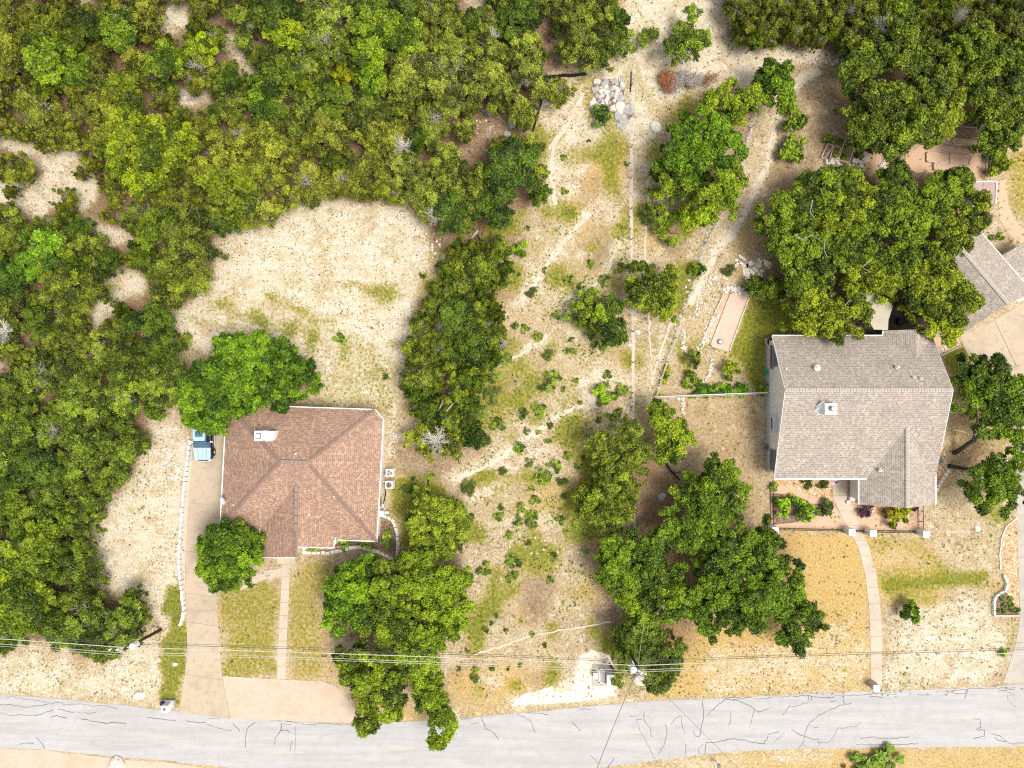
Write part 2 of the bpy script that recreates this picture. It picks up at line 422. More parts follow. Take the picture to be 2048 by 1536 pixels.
streak(green, [(1770,1172),(1840,1166),(1920,1160),(1965,1150)], 15, 1.0); streak(green, [(1765,1150),(1860,1145),(1900,1145),(1970,1165)], 20, .55); streak(green, [(1862,1105),(1890,1140)], 9, .7); streak(green,[(1780,1190),(1870,1195)],18,.6)
paint(bare, [(1770,1230),(1900,1190),(1980,1195),(1990,1240),(2020,1280),(1990,1365),(1770,1375)], .72); paint(gold, [(1766,1290),(2010,1280),(2005,1330),(1766,1330)], .7)
paint(litter, [(1870,1020),(2000,1030),(1995,1180),(1900,1150),(1880,1100)], .22)
blob(green, 1880, 985, 9, .9); blob(green, 1995, 1030, 30, .75); blob(green, 2012, 870, 22, .7); streak(green, [(2030,1240),(2018,1290)], 10, .6)
paint(green, [(1884,706),(1918,684),(1946,730),(1960,760),(1915,810)], .95); paint(litter, [(1905,790),(1990,840),(2030,900),(1900,1000),(1880,880)], .45); paint(gold,[(1905,790),(1990,840),(2030,900),(1900,1000),(1880,880)], .5)
# rear garden
LAWN = [(1498,597),(1590,600),(1620,640),(1600,668),(1545,672),(1534,690),(1532,786),(1510,786),(1500,770),(1490,740),(1455,705),(1468,680)]
paint(green, LAWN, 1.0, .4); paint(gold, [(1500,600),(1560,605),(1540,660),(1500,690),(1530,740),(1500,760),(1440,730),(1425,705),(1460,703)], .5)
paint(litter, [(1480,700),(1512,715),(1515,770),(1490,780),(1468,745)], .45, .5)
paint(gold, [(1310,795),(1345,690),(1383,580),(1440,560),(1410,690),(1440,720),(1420,795)], .35)
paint(bare, [(1400,560),(1460,540),(1490,590),(1450,590),(1400,680),(1370,690)], .3)
PATH = [(1640,140),(1600,160),(1568,195),(1545,280),(1530,340),(1500,400),(1470,462),(1432,498),(1410,550),(1375,620)]
paint(litter, [(1560,130),(1700,125),(1700,340),(1640,380),(1530,430),(1500,440),(1560,260)], .48); paint(gold, [(1560,130),(1700,125),(1700,340),(1640,380),(1530,430),(1470,480),(1540,260)], .25)
streak(bare, PATH, 11, .95, .2); streak(bare, [(1600,160),(1560,175),(1500,180)], 10, .7); streak(bare, [(1640,330),(1665,260)], 6, .85, .1); streak(bare,[(1640,330),(1620,370)],9,.7,.1)
blob(litter, 1440, 240, 90, .7); blob(litter, 1400, 350, 80, .7); blob(litter, 1810, 150, 190, .85); blob(litter, 1950, 180, 140, .85); blob(litter, 1700, 500, 230, .9); blob(litter, 1880, 560, 120, .85); blob(litter, 1850, 400, 130, .7)
paint(litter, [(1440,-90),(2200,-90),(2200,110),(1440,85)], .8)
paint(green, [(2020,300),(2200,280),(2200,460),(2048,452),(2020,420),(2014,370)], .55, .4); paint(gold, [(2020,300),(2200,280),(2200,460),(2048,452),(2020,420),(2014,370)], .6, .4)
# south side of the road
paint(gold, [(1200,1560),(1400,1500),(1700,1490),(2200,1484),(2200,1700),(1200,1700)], .6); paint(bare, [(1230,1530),(1400,1504),(1680,1494),(1680,1520),(1400,1560)], .5)
blob(green, 1780, 1510, 40, .4)
g_green = green.copy()

def boxblur(A, k):
    for ax in (0, 1):
        P_ = np.pad(A, [(k + 1, k) if i == ax else (0, 0) for i in (0, 1)], mode='edge'); c = np.cumsum(P_, axis=ax)
        A = (np.take(c, range(2 * k + 1, c.shape[ax]), axis=ax) - np.take(c, range(0, c.shape[ax] - 2 * k - 1), axis=ax)) / (2 * k + 1)
    return A
# patchiness of the vacant lot and the open ground
lotm = boxblur(((GX > 830) & (((GX < 1262) & (GY < 1400)) | ((GX < 1420) & (GY < 760))) & (GY > 130)).astype(float), 8)
pa = smooth_noise((GX + 6000 + .3 * GY, GY + 6000), 46, 11); pb = smooth_noise((GX + 6000, GY + 6000), 38, 12); pc = smooth_noise((GX + 6000, GY + 6000), 64, 13)
bare = np.maximum(bare, lotm * np.clip((pa - .60) * 2.6, 0, .60) * (litter < .5) * (green < .6))
green = np.maximum(green, lotm * np.clip((pb - .36) * 2.6, 0, .80) * (1 - .5 * bare)  * (litter < .6))
green = np.maximum(green, np.clip((pb - .62) * 1.0, 0, .22) * (bare < .5) * (litter < .5))
gold = np.maximum(gold, np.clip((pc - .5) * 1.6, 0, .6) * (litter < .6)); litter = np.maximum(litter, lotm * np.clip((.50 - pa) * 2.2, 0, .55) * (bare < .4))
bare *= 1 - .35 * np.clip((pb - .5) * 2.4, 0, 1); 
for p_, w_, v_ in (([(540,590),(600,615),(660,640)],13,.75),([(690,570),(760,585),(815,600)],16,.8),([(620,650),(690,665),(740,690)],10,.6),([(380,640),(430,655),(520,640)],12,.55),([(700,700),(780,715)],12,.6),([(560,560),(640,575)],8,.5),([(660,720),(720,745),(790,750)],12,.55),([(720,530),(790,545)],8,.45),([(500,600),(480,640)],9,.4)): streak(green, p_, w_, v_, 1.2)
for p_, w_, v_ in (([(420,560),(500,600),(580,640)],16,.4),([(640,760),(720,790),(800,800)],26,.7),([(600,430),(700,425)],8,.3),([(860,470),(850,560),(830,640)],20,.6)): streak(gold, p_, w_, v_, 1.2); streak(bare, [(0,0),(1,1)], .01, 0)
bare = boxblur(boxblur(bare, 2), 2); litter = boxblur(boxblur(litter, 3), 3); gold = boxblur(boxblur(gold, 4), 3); green = boxblur(boxblur(green, 1), 2)
nV = GX.size
pxs = GX.ravel(); pys = GY.ravel()
co_ = np.zeros((nV, 3), np.float32); co_[:, 0] = (pxs - 1024) / S; co_[:, 1] = (768 - pys) / S
ny, nx = GX.shape
idx = np.arange(nV).reshape(ny, nx)
quads = np.stack([idx[1:, :-1], idx[1:, 1:], idx[:-1, 1:], idx[:-1, :-1]], -1).reshape(-1, 4)
def fastmesh(name, verts, faces, mat, attrs=None, smooth=False):
    me = bpy.data.meshes.new(name); k = faces.shape[1]
    me.vertices.add(len(verts)); me.vertices.foreach_set('co', verts.astype(np.float32).ravel())
    me.loops.add(faces.size); me.loops.foreach_set('vertex_index', faces.astype(np.int32).ravel())
    me.polygons.add(len(faces)); me.polygons.foreach_set('loop_start', np.arange(0, faces.size, k, dtype=np.int32))
    try: me.polygons.foreach_set('loop_total', np.full(len(faces), k, dtype=np.int32))
    except Exception: pass
    me.update(calc_edges=True)
    if attrs:
        for an, (ty, arr) in attrs.items():
            a = me.attributes.new(an, ty, 'POINT')
            a.data.foreach_set('value' if ty == 'FLOAT' else 'color', arr.astype(np.float32).ravel())
    me.materials.append(mat)
    return me

def ground_mat():
    n = NT('ground', .95, .15); v = n.obj()
    at = n.t.nodes.new('ShaderNodeAttribute'); at.attribute_name = 'mask'
    sep = n.t.nodes.new('ShaderNodeSeparateColor'); n.t.links.new(at.outputs['Color'], sep.inputs[0])
    Bm, Gm, Lm = sep.outputs[0], sep.outputs[1], sep.outputs[2]; Om = at.outputs['Alpha']
    vs = n.scale(v, (1, .75, 1))
    a = n.noise(v, .55, 5, .7); b = n.noise(v, 1.9, 4, .7); c = n.noise(vs, 5.5, 3, .75); d = n.noise(v, 12, 2, .7)
    e = n.noise(n.scale(v, (1, .9, 1)), 3.2, 4, .75)
    # default: cured grass, pinkish straw with brown thatch and pale stones
    base = n.mix(n.rng(c, .34, .68), (.29, .21, .115), (.66, .535, .35))
    base = n.mix(n.rng(n.noise(v, .33, 5, .72), .48, .60, 0, .55), base, n.mix(n.rng(c, .36, .66), (.24, .16, .085), (.50, .38, .22)))
    base = n.mix(n.rng(n.noise(v, .9, 4, .7), .53, .66, 0, .6), base, (.76, .68, .53))
    base = n.mix(n.rng(b, .42, .66, 0, .4), base, (.58, .44, .22))
    base = n.mix(n.rng(a, .45, .7, 0, .35), base, (.74, .64, .44))
    gold_c = n.mix(n.rng(c, .34, .66), (.44, .265, .075), (.68, .48, .20))
    gold_c = n.mix(n.rng(n.noise(v, .8, 4, .7), .4, .65, 0, .6), gold_c, (.55, .38, .085))
    def m(mask, nz, w=1.0): # noise-broken mask
        return n.rng(n.mth('ADD', n.mth('ADD', mask, n.mth('MULTIPLY', n.mth('SUBTRACT', nz, .5), w)), n.mth('MULTIPLY', n.mth('SUBTRACT', c, .5), .75)), .24, .76)
    col = n.mix(n.mth('MULTIPLY', m(Om, b), .85), base, gold_c)
    lit = n.mix(n.rng(d, .35, .65), (.11, .060, .035), (.36, .215, .13))
    col = n.mix(n.mth('MULTIPLY', m(Lm, e), .85), col, lit)
    bar = n.mix(n.rng(c, .26, .66), (.54, .44, .29), (.76, .68, .54))
    bar = n.mix(n.rng(n.noise(v, .42, 5, .72), .47, .60, 0, .80), bar, n.mix(n.rng(c, .36, .66), (.36, .27, .14), (.64, .52, .33)))
    bar = n.mix(n.rng(n.noise(v, .75, 4, .7), .54, .66, 0, .75), bar, (.80, .74, .64))
    hz = n.noise(n.scale(v, (.22, 1.5, 1)), 1.1, 4, .7); bar = n.mix(n.rng(hz, .47, .62, 0, .45), bar, (.56, .45, .25))
    bar = n.mix(n.rng(a, .5, .72, 0, .35), bar, (.62, .46, .29))
    col = n.mix(m(Bm, b, 1.2), col, bar)
    grn = n.mix(n.rng(c, .35, .65), (.25, .215, .014), (.40, .325, .028))
    grn = n.mix(n.mth('MULTIPLY', n.rng(e, .42, .66, .2, .85), n.rng(Gm, .50, .85, .35, 1.25)), grn, (.055, .135, .004))
    col = n.mix(n.mth('MULTIPLY', m(Gm, e, 1.9), .92), col, grn)
    # sparse green flush everywhere + dark specks + pale pebbles
    col = n.mix(n.rng(n.noise(v, 2.6, 3, .7), .60, .72, 0, .45), col, (.30, .29, .06))
    vd = n.vor(v, 4.6); col = n.mix(n.mth('MULTIPLY', n.rng(vd, .24, .12), n.rng(n.noise(v, 1.3, 2), .42, .6, 0, .6)), col, (.17, .15, .09))
    ve = n.vor(n.scale(v, (1.1, 1, 1)), 3.4); col = n.mix(n.mth('MULTIPLY', n.rng(ve, .17, .09), n.rng(a, .45, .6, 0, .75)), col, (.86, .80, .72))
    col = n.mix(n.rng(d, .55, .75, 0, .35), col, (.20, .15, .09))
    n.bump(n.mth('ADD', n.mth('MULTIPLY', c, .7), d), .10, .7)
    return n.out(col)
mask = np.stack([bare.ravel(), green.ravel(), litter.ravel(), gold.ravel()], -1)
gme = fastmesh('ground', co_, quads, ground_mat(), {'mask': ('FLOAT_COLOR', mask)})
tag(link('ground', gme), 'pale caliche and cured grass ground with patches of green', kind='structure')

# ------------------------------------------------------------------ road, cracks, markings, drives
def sheet(name, pts, z, mat, parent=None, kind='structure', t=None):
    mb = MB(); w_ = [P(x, y) for x, y in pts]
    if t: mb.prism([(p.x, p.y) for p in w_], z - t, z)
    else:
        if sum(w_[i - 1].x * w_[i].y - w_[i].x * w_[i - 1].y for i in range(len(w_))) < 0: w_ = w_[::-1]
        mb.face([(p.x, p.y, z) for p in w_])
    o = mb.build(name, mat, parent)
    if parent is None and kind: o['kind'] = kind
    return o

def asphalt():
    n = NT('asphalt', .9, .25); v = n.obj()
    a = n.noise(n.scale(v, (.12, 1, 1)), .9, 5, .65); b = n.noise(v, 1.1, 5, .7); c = n.noise(v, 18, 2); e = n.noise(n.scale(v, (.05, 1.6, 1)), 1.4, 3)
    col = n.mix(n.rng(a, .35, .65), (.44, .425, .415), (.525, .51, .50))
    col = n.mix(n.rng(b, .45, .75, 0, .5), col, (.36, .34, .33))
    col = n.mix(n.rng(e, .52, .7, 0, .35), col, (.56, .53, .50))
    col = n.mix(n.rng(c, .3, .7, 0, .3), col, (.30, .29, .29))
    cr = n.vor(v, .8); 
    n.bump(c, .02, .4)
    return n.out(col)
M['asphalt'] = asphalt()
top = [(-3000,1280),(-400,1362),(0,1389),(120,1398),(230,1409),(350,1423),(512,1438),(600,1443),(700,1447),(838,1442),(930,1436),(1024,1427),(1130,1417),(1240,1407),(1380,1399),(1536,1392),(1700,1384),(1870,1378),(2048,1369),(2500,1350),(5000,1330)]
bot = [(5000,1450),(2500,1475),(2048,1492),(1870,1494),(1600,1497),(1536,1500),(1400,1508),(1230,1532),(1100,1543),(900,1552),(650,1552),(500,1540),(400,1529),(330,1521),(220,1512),(90,1498),(0,1496),(-400,1478),(-3000,1400)]
mb = MB()
tp = top; bt = bot[::-1]
def resample(pts, xs):
    X = [p[0] for p in pts]; Y = [p[1] for p in pts]; return list(zip(xs, np.interp(xs, X, Y)))
xs = sorted(set([p[0] for p in tp] + [p[0] for p in bt] + list(range(0, 2049, 60))))
ta = resample(tp, xs); ba = resample(bt, xs)
rs = random.Random(3)
ta = [(x, y + (rs.uniform(-1.4, 1.4) if 0 < x < 2048 else 0)) for x, y in ta]; ba = [(x, y + (rs.uniform(-1.4, 1.4) if 0 < x < 2048 else 0)) for x, y in ba]
for i in range(len(xs) - 1):
    mb.face([P(*ba[i], .016), P(*ba[i + 1], .016), P(*ta[i + 1], .016), P(*ta[i], .016)])
road = mb.build('road', M['asphalt']); road['kind'] = 'structure'; road['label'] = 'pale weathered asphalt road with sealed cracks'

def ribbon(mb, pts, wd, z, jit=0, rnd=rs):
    w_ = [P(x + rnd.uniform(-jit, jit), y + rnd.uniform(-jit, jit), 0) for x, y in pts]
    L = []
    for i, p in enumerate(w_):
        d = (w_[min(i + 1, len(w_) - 1)] - w_[max(i - 1, 0)]); d.z = 0; d.normalize(); nn = Vector((-d.y, d.x, 0))
        q = wd * rnd.uniform(.7, 1.3) / 2; L.append((p + nn * q, p - nn * q))
    for i in range(len(L) - 1):
        a, b = L[i]; c, d = L[i + 1]
        f = [(a.x, a.y, z), (b.x, b.y, z), (d.x, d.y, z), (c.x, c.y, z)]
        if (b - a).cross(d - a).z < 0: f = f[::-1]
        mb.face(f)
def densify(pts, step=7, jit=1.2, rnd=rs):
    out = []
    for i in range(len(pts) - 1):
        (x0, y0), (x1, y1) = pts[i], pts[i + 1]; L = math.hypot(x1 - x0, y1 - y0); k = max(1, int(L / step))
        for j in range(k):
            t = j / k; out.append((x0 + (x1 - x0) * t + (rnd.uniform(-jit, jit) if j else 0), y0 + (y1 - y0) * t + (rnd.uniform(-jit, jit) if j else 0)))
    out.append(pts[-1]); return out
T0 = lambda L: [(x / 3, 1024 + y / 3) for x, y in L]
T1 = lambda L: [(512 + x / 3, 1024 + y / 3) for x, y in L]
T2 = lambda L: [(1024 + x / 3, 1024 + y / 3) for x, y in L]
T3 = lambda L: [(1536 + x / 3, 1024 + y / 3) for x, y in L]
cracks = [T0(l) for l in ([(60,1105),(150,1125),(230,1130),(300,1152),(345,1142),(400,1158),(470,1152),(560,1165),(640,1162),(705,1182)],[(0,1155),(80,1160),(170,1170),(285,1155)],[(0,1202),(60,1220),(110,1215),(195,1222)],[(200,1222),(260,1208),(325,1185)],[(345,1182),(420,1198),(480,1205),(575,1206)],[(300,1230),(340,1220),(400,1235)],[(480,1240),(560,1255),(640,1270),(700,1262),(760,1273)],[(880,1232),(960,1240),(1055,1252)],[(1120,1250),(1180,1262),(1235,1260)],[(1240,1275),(1300,1290),(1350,1308),(1390,1310)],[(1400,1270),(1430,1300),(1438,1315)],[(1530,1262),(1490,1290),(1475,1340),(1473,1410)],[(218,1352),(250,1385),(268,1420)],[(120,1394),(160,1386),(205,1388)],[(1250,1240),(1320,1240)])]
cracks += [T1(l) for l in ([(0,1240),(90,1245),(180,1255),(280,1272),(340,1275),(400,1268),(480,1272),(590,1280)],[(150,1270),(150,1310),(120,1350),(108,1400)],[(150,1312),(190,1310),(205,1325)],[(235,1280),(240,1350),(230,1445)],[(215,1372),(203,1435)],[(1230,1245),(1300,1236)],[(1350,1225),(1375,1300),(1430,1325),(1455,1370)],[(1285,1265),(1335,1266)],[(150,1270),(215,1275)])]
cracks += [T2(l) for l in ([(30,1212),(110,1250),(142,1325)],[(90,1205),(215,1215)],[(405,1185),(478,1182)],[(360,1262),(395,1295),(408,1315)],[(470,1460),(520,1510)],[(612,1475),(575,1536)],[(705,1224),(750,1224)],[(793,1198),(792,1242),(830,1300),(837,1350)],[(745,1245),(780,1243)],[(745,1250),(765,1300),(800,1365),(830,1430),(845,1470),(862,1480)],[(920,1275),(932,1330),(915,1390),(877,1452)],[(948,1277),(985,1235),(1018,1222),(1022,1280),(1035,1330)],[(1142,1130),(1148,1240),(1125,1345),(1100,1345),(1088,1312)],[(1040,1390),(1042,1452)],[(1145,1392),(1118,1420),(1130,1455)],[(1160,1452),(1165,1385),(1240,1378),(1310,1362),(1400,1368),(1480,1388),(1515,1390),(1536,1345)],[(1168,1224),(1220,1170),(1280,1120),(1350,1130),(1420,1160),(1480,1200),(1536,1180)],[(1455,1185),(1440,1240),(1425,1290)],[(1312,1195),(1312,1240),(1300,1280)],[(1320,1132),(1420,1112),(1470,1122),(1536,1115)],[(1280,1118),(1370,1112)])]
cracks += [T3(l) for l in ([(0,1115),(60,1108),(130,1108)],[(150,1105),(240,1100),(300,1110),(385,1116)],[(240,1102),(245,1128),(262,1128),(262,1105)],[(400,1100),(520,1098),(620,1092),(690,1090)],[(450,1105),(452,1135),(460,1152),(500,1149)],[(460,1152),(380,1180),(310,1215),(250,1260),(222,1320),(215,1375),(180,1420)],[(88,1220),(130,1162),(160,1168),(242,1142)],[(140,1305),(180,1330),(220,1345),(262,1362),(300,1360),(308,1395)],[(308,1382),(360,1380),(395,1350),(412,1300),(480,1290),(530,1285),(556,1262)],[(0,1335),(40,1325),(65,1318)],[(35,1385),(100,1318)],[(270,1295),(305,1294)],[(555,1360),(640,1350),(740,1360),(845,1348)],[(530,1395),(700,1396),(800,1395),(900,1388)],[(620,1105),(690,1112)],[(895,1096),(970,1096)],[(1010,1078),(1100,1072),(1200,1062),(1350,1058),(1485,1055)],[(1090,1080),(1120,1088),(1180,1092),(1200,1065),(1178,1125)],[(1380,1074),(1480,1065)],[(1435,1100),(1440,1130),(1495,1172)],[(1230,1242),(1270,1245),(1280,1290),(1250,1305),(1300,1310),(1300,1345),(1235,1360)],[(1340,1330),(1400,1350),(1455,1390),(1536,1385)],[(1360,1350),(1380,1372),(1430,1375)],[(215,1395),(240,1420)],[(0,1180),(20,1172)],[(690,1090),(770,1095)],[(370,1138),(410,1130)])]
mb = MB()
for c in cracks: ribbon(mb, densify(c, 5, 1.4), rs.uniform(.045, .085), .020)
o = mb.build('crack_sealant', M['crack'], road); o['kind'] = 'stuff'
mb = MB()
for l in ([(107,1453),(155,1458)],[(323,1475),(378,1483)],[(545,1504),(612,1504)],[(770,1500),(830,1496)],[(1000,1487),(1060,1482)],[(1227,1468),(1287,1463)],[(1454,1451),(1507,1449)],[(1683,1441),(1736,1440)],[(1903,1436),(1963,1432)]):
    mb2 = MB(); ribbon(mb2, densify(l, 12, .2), .10, .0205); mb2.build('lane_dash', M['paint_yellow'], road)

def slabs(name, left, right, n, mat, z, label, kind='structure', gap=.035, ts=None):
    """a strip between two edges, cut into separate slabs"""
    root = bpy.data.objects.new(name, None); COL.objects.link(root); root.location = (0, 0, 0); root['kind'] = kind; root['label'] = label
    def at(line, t):
        d = [0]
        for i in range(1, len(line)): d.append(d[-1] + math.dist(line[i], line[i - 1]))
        t *= d[-1]; xs_ = np.interp(t, d, [p[0] for p in line]); ys_ = np.interp(t, d, [p[1] for p in line]); return (float(xs_), float(ys_))
    ts = ts or [i / n for i in range(n + 1)]
    for i in range(len(ts) - 1):
        t0, t1 = ts[i], ts[i + 1]; m_ = 4
        Lp = [at(left, t0 + (t1 - t0) * j / m_) for j in range(m_ + 1)]; Rp = [at(right, t0 + (t1 - t0) * j / m_) for j in range(m_ + 1)]
        ga = gap * S / 2
        def inset(a, b):
            dx, dy = b[0] - a[0], b[1] - a[1]; L = math.hypot(dx, dy) or 1; return (a[0] + dx / L * ga, a[1] + dy / L * ga)
        Lp[0] = inset(Lp[0], Lp[1]); Rp[0] = inset(Rp[0], Rp[1]); Lp[-1] = inset(Lp[-1], Lp[-2]); Rp[-1] = inset(Rp[-1], Rp[-2])
        poly = [P(*p) for p in Lp] + [P(*p) for p in Rp[::-1]]
        mb = MB(); mb.prism([(p.x, p.y) for p in poly], z - .12, z); mb.build('slab', mat, root)
    return root
slabs('driveway', [(386,826),(386,900),(380,960),(376,1020),(372,1100),(371,1160),(373,1230),(375,1290),(370,1350),(357,1425)],
      [(452,826),(449,900),(446,960),(441,1040),(434,1090),(430,1140),(433,1200),(438,1260),(443,1350),(461,1438)], 7, M['concrete'], .03, 'stained concrete driveway beside the brown roofed house', ts=[0,.145,.30,.46,.60,.695,.87,1])
sheet('parking_pad', [(445,1354),(560,1361),(640,1364),(665,1372),(690,1392),(712,1420),(712,1446),(600,1443),(512,1438),(462,1438)], .024, M['pad'], t=.1)['label'] = 'pinkish gravel parking pad along the road'
sheet('pad_edge', [(445,1352),(560,1359),(642,1362),(668,1370),(690,1386),(692,1392),(664,1375),(640,1367),(560,1364),(445,1357)], .032, M['walk'], t=.1)['label'] = 'concrete edging of the parking pad'
slabs('front_walk', [(565,1128),(561,1200),(557,1280),(554,1359)], [(581,1128),(577,1200),(574,1280),(571,1359)], 9, M['walk'], .034, 'straight concrete walk to the brown roofed house')
sheet('porch_slab', [(554,1112),(590,1112),(590,1127),(555,1127)], .15, M['walk'], t=.2)
slabs('side_walk', [(564,1136),(530,1142),(500,1153),(470,1170)], [(564,1152),(532,1158),(506,1168),(480,1182)], 3, M['walk'], .030, 'curved concrete branch walk')
WL = [(1663,958),(1668,1000),(1682,1030),(1697,1058),(1717,1095),(1730,1150),(1737,1205),(1740,1260),(1741,1320),(1742,1370)]
WR = [(1697,958),(1701,1005),(1711,1032),(1723,1058),(1738,1095),(1752,1145),(1760,1205),(1763,1260),(1764,1320),(1764,1370)]
slabs('curved_walk', WL, WR, 13, M['walk'], .034, 'curved concrete walk to the grey roofed house')
slabs('right_driveway', [(2029,860),(2033,990),(2035,1100),(2039,1190),(2040,1232),(2031,1290),(2006,1366)], [(2200,860),(2200,990),(2200,1100),(2200,1190),(2200,1232),(2200,1290),(2200,1360)], 6, M['concrete_grey'], .03, 'concrete driveway at the right edge')
TA = [(1917,673),(2034,604),(2110,580),(2150,640),(2200,760),(2100,800),(2029,860),(1985,790),(1945,727)]
court_root = bpy.data.objects.new('turning_court', None); COL.objects.link(court_root); court_root['kind'] = 'structure'; court_root['label'] = 'stained concrete turning court by the garage'
for poly in ([(1917,673),(1988,641),(2031,733),(1985,752),(1958,748),(1945,727)], [(1989,640),(2048,604),(2110,580),(2150,640),(2160,680),(2033,732)], [(2032,734),(2160,682),(2200,760),(2100,800),(2029,860),(1985,790),(1960,750),(1985,753)]):
    o = sheet('slab', poly, .031, M['concrete'], court_root, t=.1)
# neighbouring pinkish drive on the south side of the road
sheet('south_driveway', [(-200,1490),(0,1498),(90,1500),(140,1507),(222,1516),(232,1530),(215,1545),(200,1700),(-200,1700)], .012, M['pad'])['label'] = 'pinkish drive at the lower left'
sheet('south_shoulder', [(250,1520),(330,1524),(440,1540),(440,1700),(240,1700),(236,1540)], .011, M['pad'])['label'] = 'sandy road shoulder'

M['caliche'] = concrete('caliche', (.66, .57, .44), .6, (.46, .37, .24))
mb = MB(); ribbon(mb, densify([(1263,190),(1262,300),(1262,420),(1263,560),(1266,700),(1265,845)], 8, 1.3), .30, .006)
for t_, w_ in (([(1205,745),(1185,800),(1120,830),(1060,872),(1000,916),(940,946),(905,958)], .62), ([(1180,425),(1130,478),(1082,545),(1045,600)], .45), ([(1100,300),(1140,240),(1165,185)], .5), ([(1240,485),(1205,560),(1160,590)], .32), ([(1095,670),(1052,702),(1015,722)], .30), ([(1295,360),(1290,500),(1300,690),(1305,770)], .22), ([(1345,640),(1322,700),(1305,755)], .25), ([(942,1312),(1060,1272),(1222,1244)], .2), ([(1108,285),(1100,350),(1112,410)], .4)):
    zt_ = .010 if 'zt_' not in globals() else zt_ + .004
    ribbon(mb, densify(t_, 11, 2.2), w_, zt_)
o = mb.build('line_strip', M['caliche']); tag(o, 'pale bare strips and worn tracks on the vacant lot', kind='structure')
mb = MB(); ribbon(mb, densify([(1640,142),(1600,158),(1568,195),(1548,270),(1533,335),(1502,400),(1470,462),(1434,498),(1412,545),(1380,610)], 10, 2.2), .62, .006); o = mb.build('garden_track', M['caliche']); tag(o, 'worn pale footpath winding down the rear garden', kind='structure')
M['apron'] = concrete('apron', (.80, .70, .56), .35, (.66, .52, .36))
sheet('gravel_apron', densify([(1160,1312),(1185,1299),(1222,1312),(1229,1340),(1234,1375),(1228,1392),(1180,1400),(1100,1407),(1022,1412),(1045,1390),(1085,1378),(1104,1372),(1110,1385),(1142,1380),(1150,1360),(1152,1340),(1158,1325)], 9, 2.5), .006, M['apron'])['label'] = 'bare white caliche apron beside the utility cabinets'
# garden beds (flush sheets)
sheet('gravel_bed', [(1545,960),(1663,959),(1668,1000),(1650,1000),(1600,985),(1545,962)], .012, M['gravel'])['label'] = 'orange gravel bed under the front eave'
sheet('granite_path', [(1543,962),(1600,985),(1660,1000),(1685,1036),(1697,1058),(1545,1058),(1543,1040)], .008, M['granite_path'])['label'] = 'decomposed granite yard behind the front fence'
sheet('granite_path', [(1701,1005),(1840,1008),(1848,1060),(1724,1060),(1711,1032)], .008, M['granite_path'])['label'] = 'decomposed granite yard east of the walk'
sheet('mulch_bed', [(1543,985),(1580,990),(1600,1005),(1660,1010),(1640,1030),(1590,1045),(1545,1050)], .012, M['mulch'])['label'] = 'mulch bed of the front garden'
sheet('gravel_bed', [(1701,1004),(1836,1008),(1830,1018),(1780,1030),(1740,1030),(1705,1018)], .012, M['gravel'])['label'] = 'orange gravel bed before the south wing'
sheet('gravel_bed', [(1876,868),(1881,872),(1885,890),(1897,918),(1898,932),(1866,985),(1862,940),(1862,900)], .012, M['gravel'])['label'] = 'orange gravel bed east of the house'
sheet('gravel_bed', [(2034,1020),(2039,1190),(2037,1226),(2014,1226),(2010,1175),(2004,1150),(1999,1110),(2003,1075),(2016,1045)], .012, M['gravel'])['label'] = 'orange river gravel strip beside the right driveway'
sheet('mulch_bed', [(1990,1192),(2010,1184),(2014,1186),(2037,1222),(2037,1227),(1990,1227)], .016, M['mulch'])['label'] = 'mulched planter bed'
sheet('mulch_bed', [(757,1030),(780,1040),(792,1062),(791,1110),(762,1100),(720,1090),(600,1096),(600,1090),(660,1086),(745,1080)], .012, M['mulch'])['label'] = 'mulch bed round the brown roofed house'
sheet('granite_path', [(2000,360),(2014,360),(2014,380),(2016,410),(2030,440),(2060,470),(2060,500),(2020,470),(2000,440),(1996,400)], .010, M['granite_path'])['label'] = 'curved granite path near the shed'
sheet('garden_path', [(1812,288),(1870,290),(1962,300),(1966,358),(1940,362),(1900,345),(1860,345),(1830,345),(1812,330)], .009, M['granite_path'])['label'] = 'granite floor of the vegetable garden'
sheet('garden_path', [(1728,300),(1765,302),(1760,335),(1740,355),(1725,340)], .009, M['granite_path'])['label'] = 'round granite sitting place in the garden'
sheet('mulch_bed', [(1646,280),(1712,280),(1722,330),(1700,345),(1645,330)], .007, M['mulch'])['label'] = 'mulched herb garden'

# bocce court
o = empty('bocce_court', P(1460, 645), 'long pale sand bocce court with timber edges beside the lawn', 'bocce court')
A_, B_, C_, D_ = (1461,587), (1498,593), (1458,703), (1421,691)
sheet('playing_surface', [A_, B_, C_, D_], .04, M['court'], o, t=.08)
for a, b in ((A_, B_), (B_, C_), (C_, D_), (D_, A_)):
    p, q = P(*a), P(*b); mb = MB(); d = q - p; mb.obox((p + q) / 2, d, d.length + .1, .14, 0, .16); mb.build('edge_board', M['timber'], o)
p, q = P(1447, 588), P(1404, 684); mb = MB(); mb.obox((p + q) / 2, q - p, (q - p).length, .16, 0, .14); mb.build('edge_board', M['timber'], o)
sheet('side_strip', [(1449,590),(1459,590),(1421,689),(1406,684)], .03, M['granite_path'], o, t=.05)
k = empty('fire_ring', P(1440, 684), 'small white ringed bowl at the lower end of the court', 'fire pit')
mb = MB(); mb.cyl(P(1440, 684), .24, .05, .30, 20, .27); mb.build('ring', M['steel_dark'], k); mb = MB(); mb.cyl(P(1440, 684), .19, .2, .33, 20, .17); mb.build('bowl', M['white'], k)

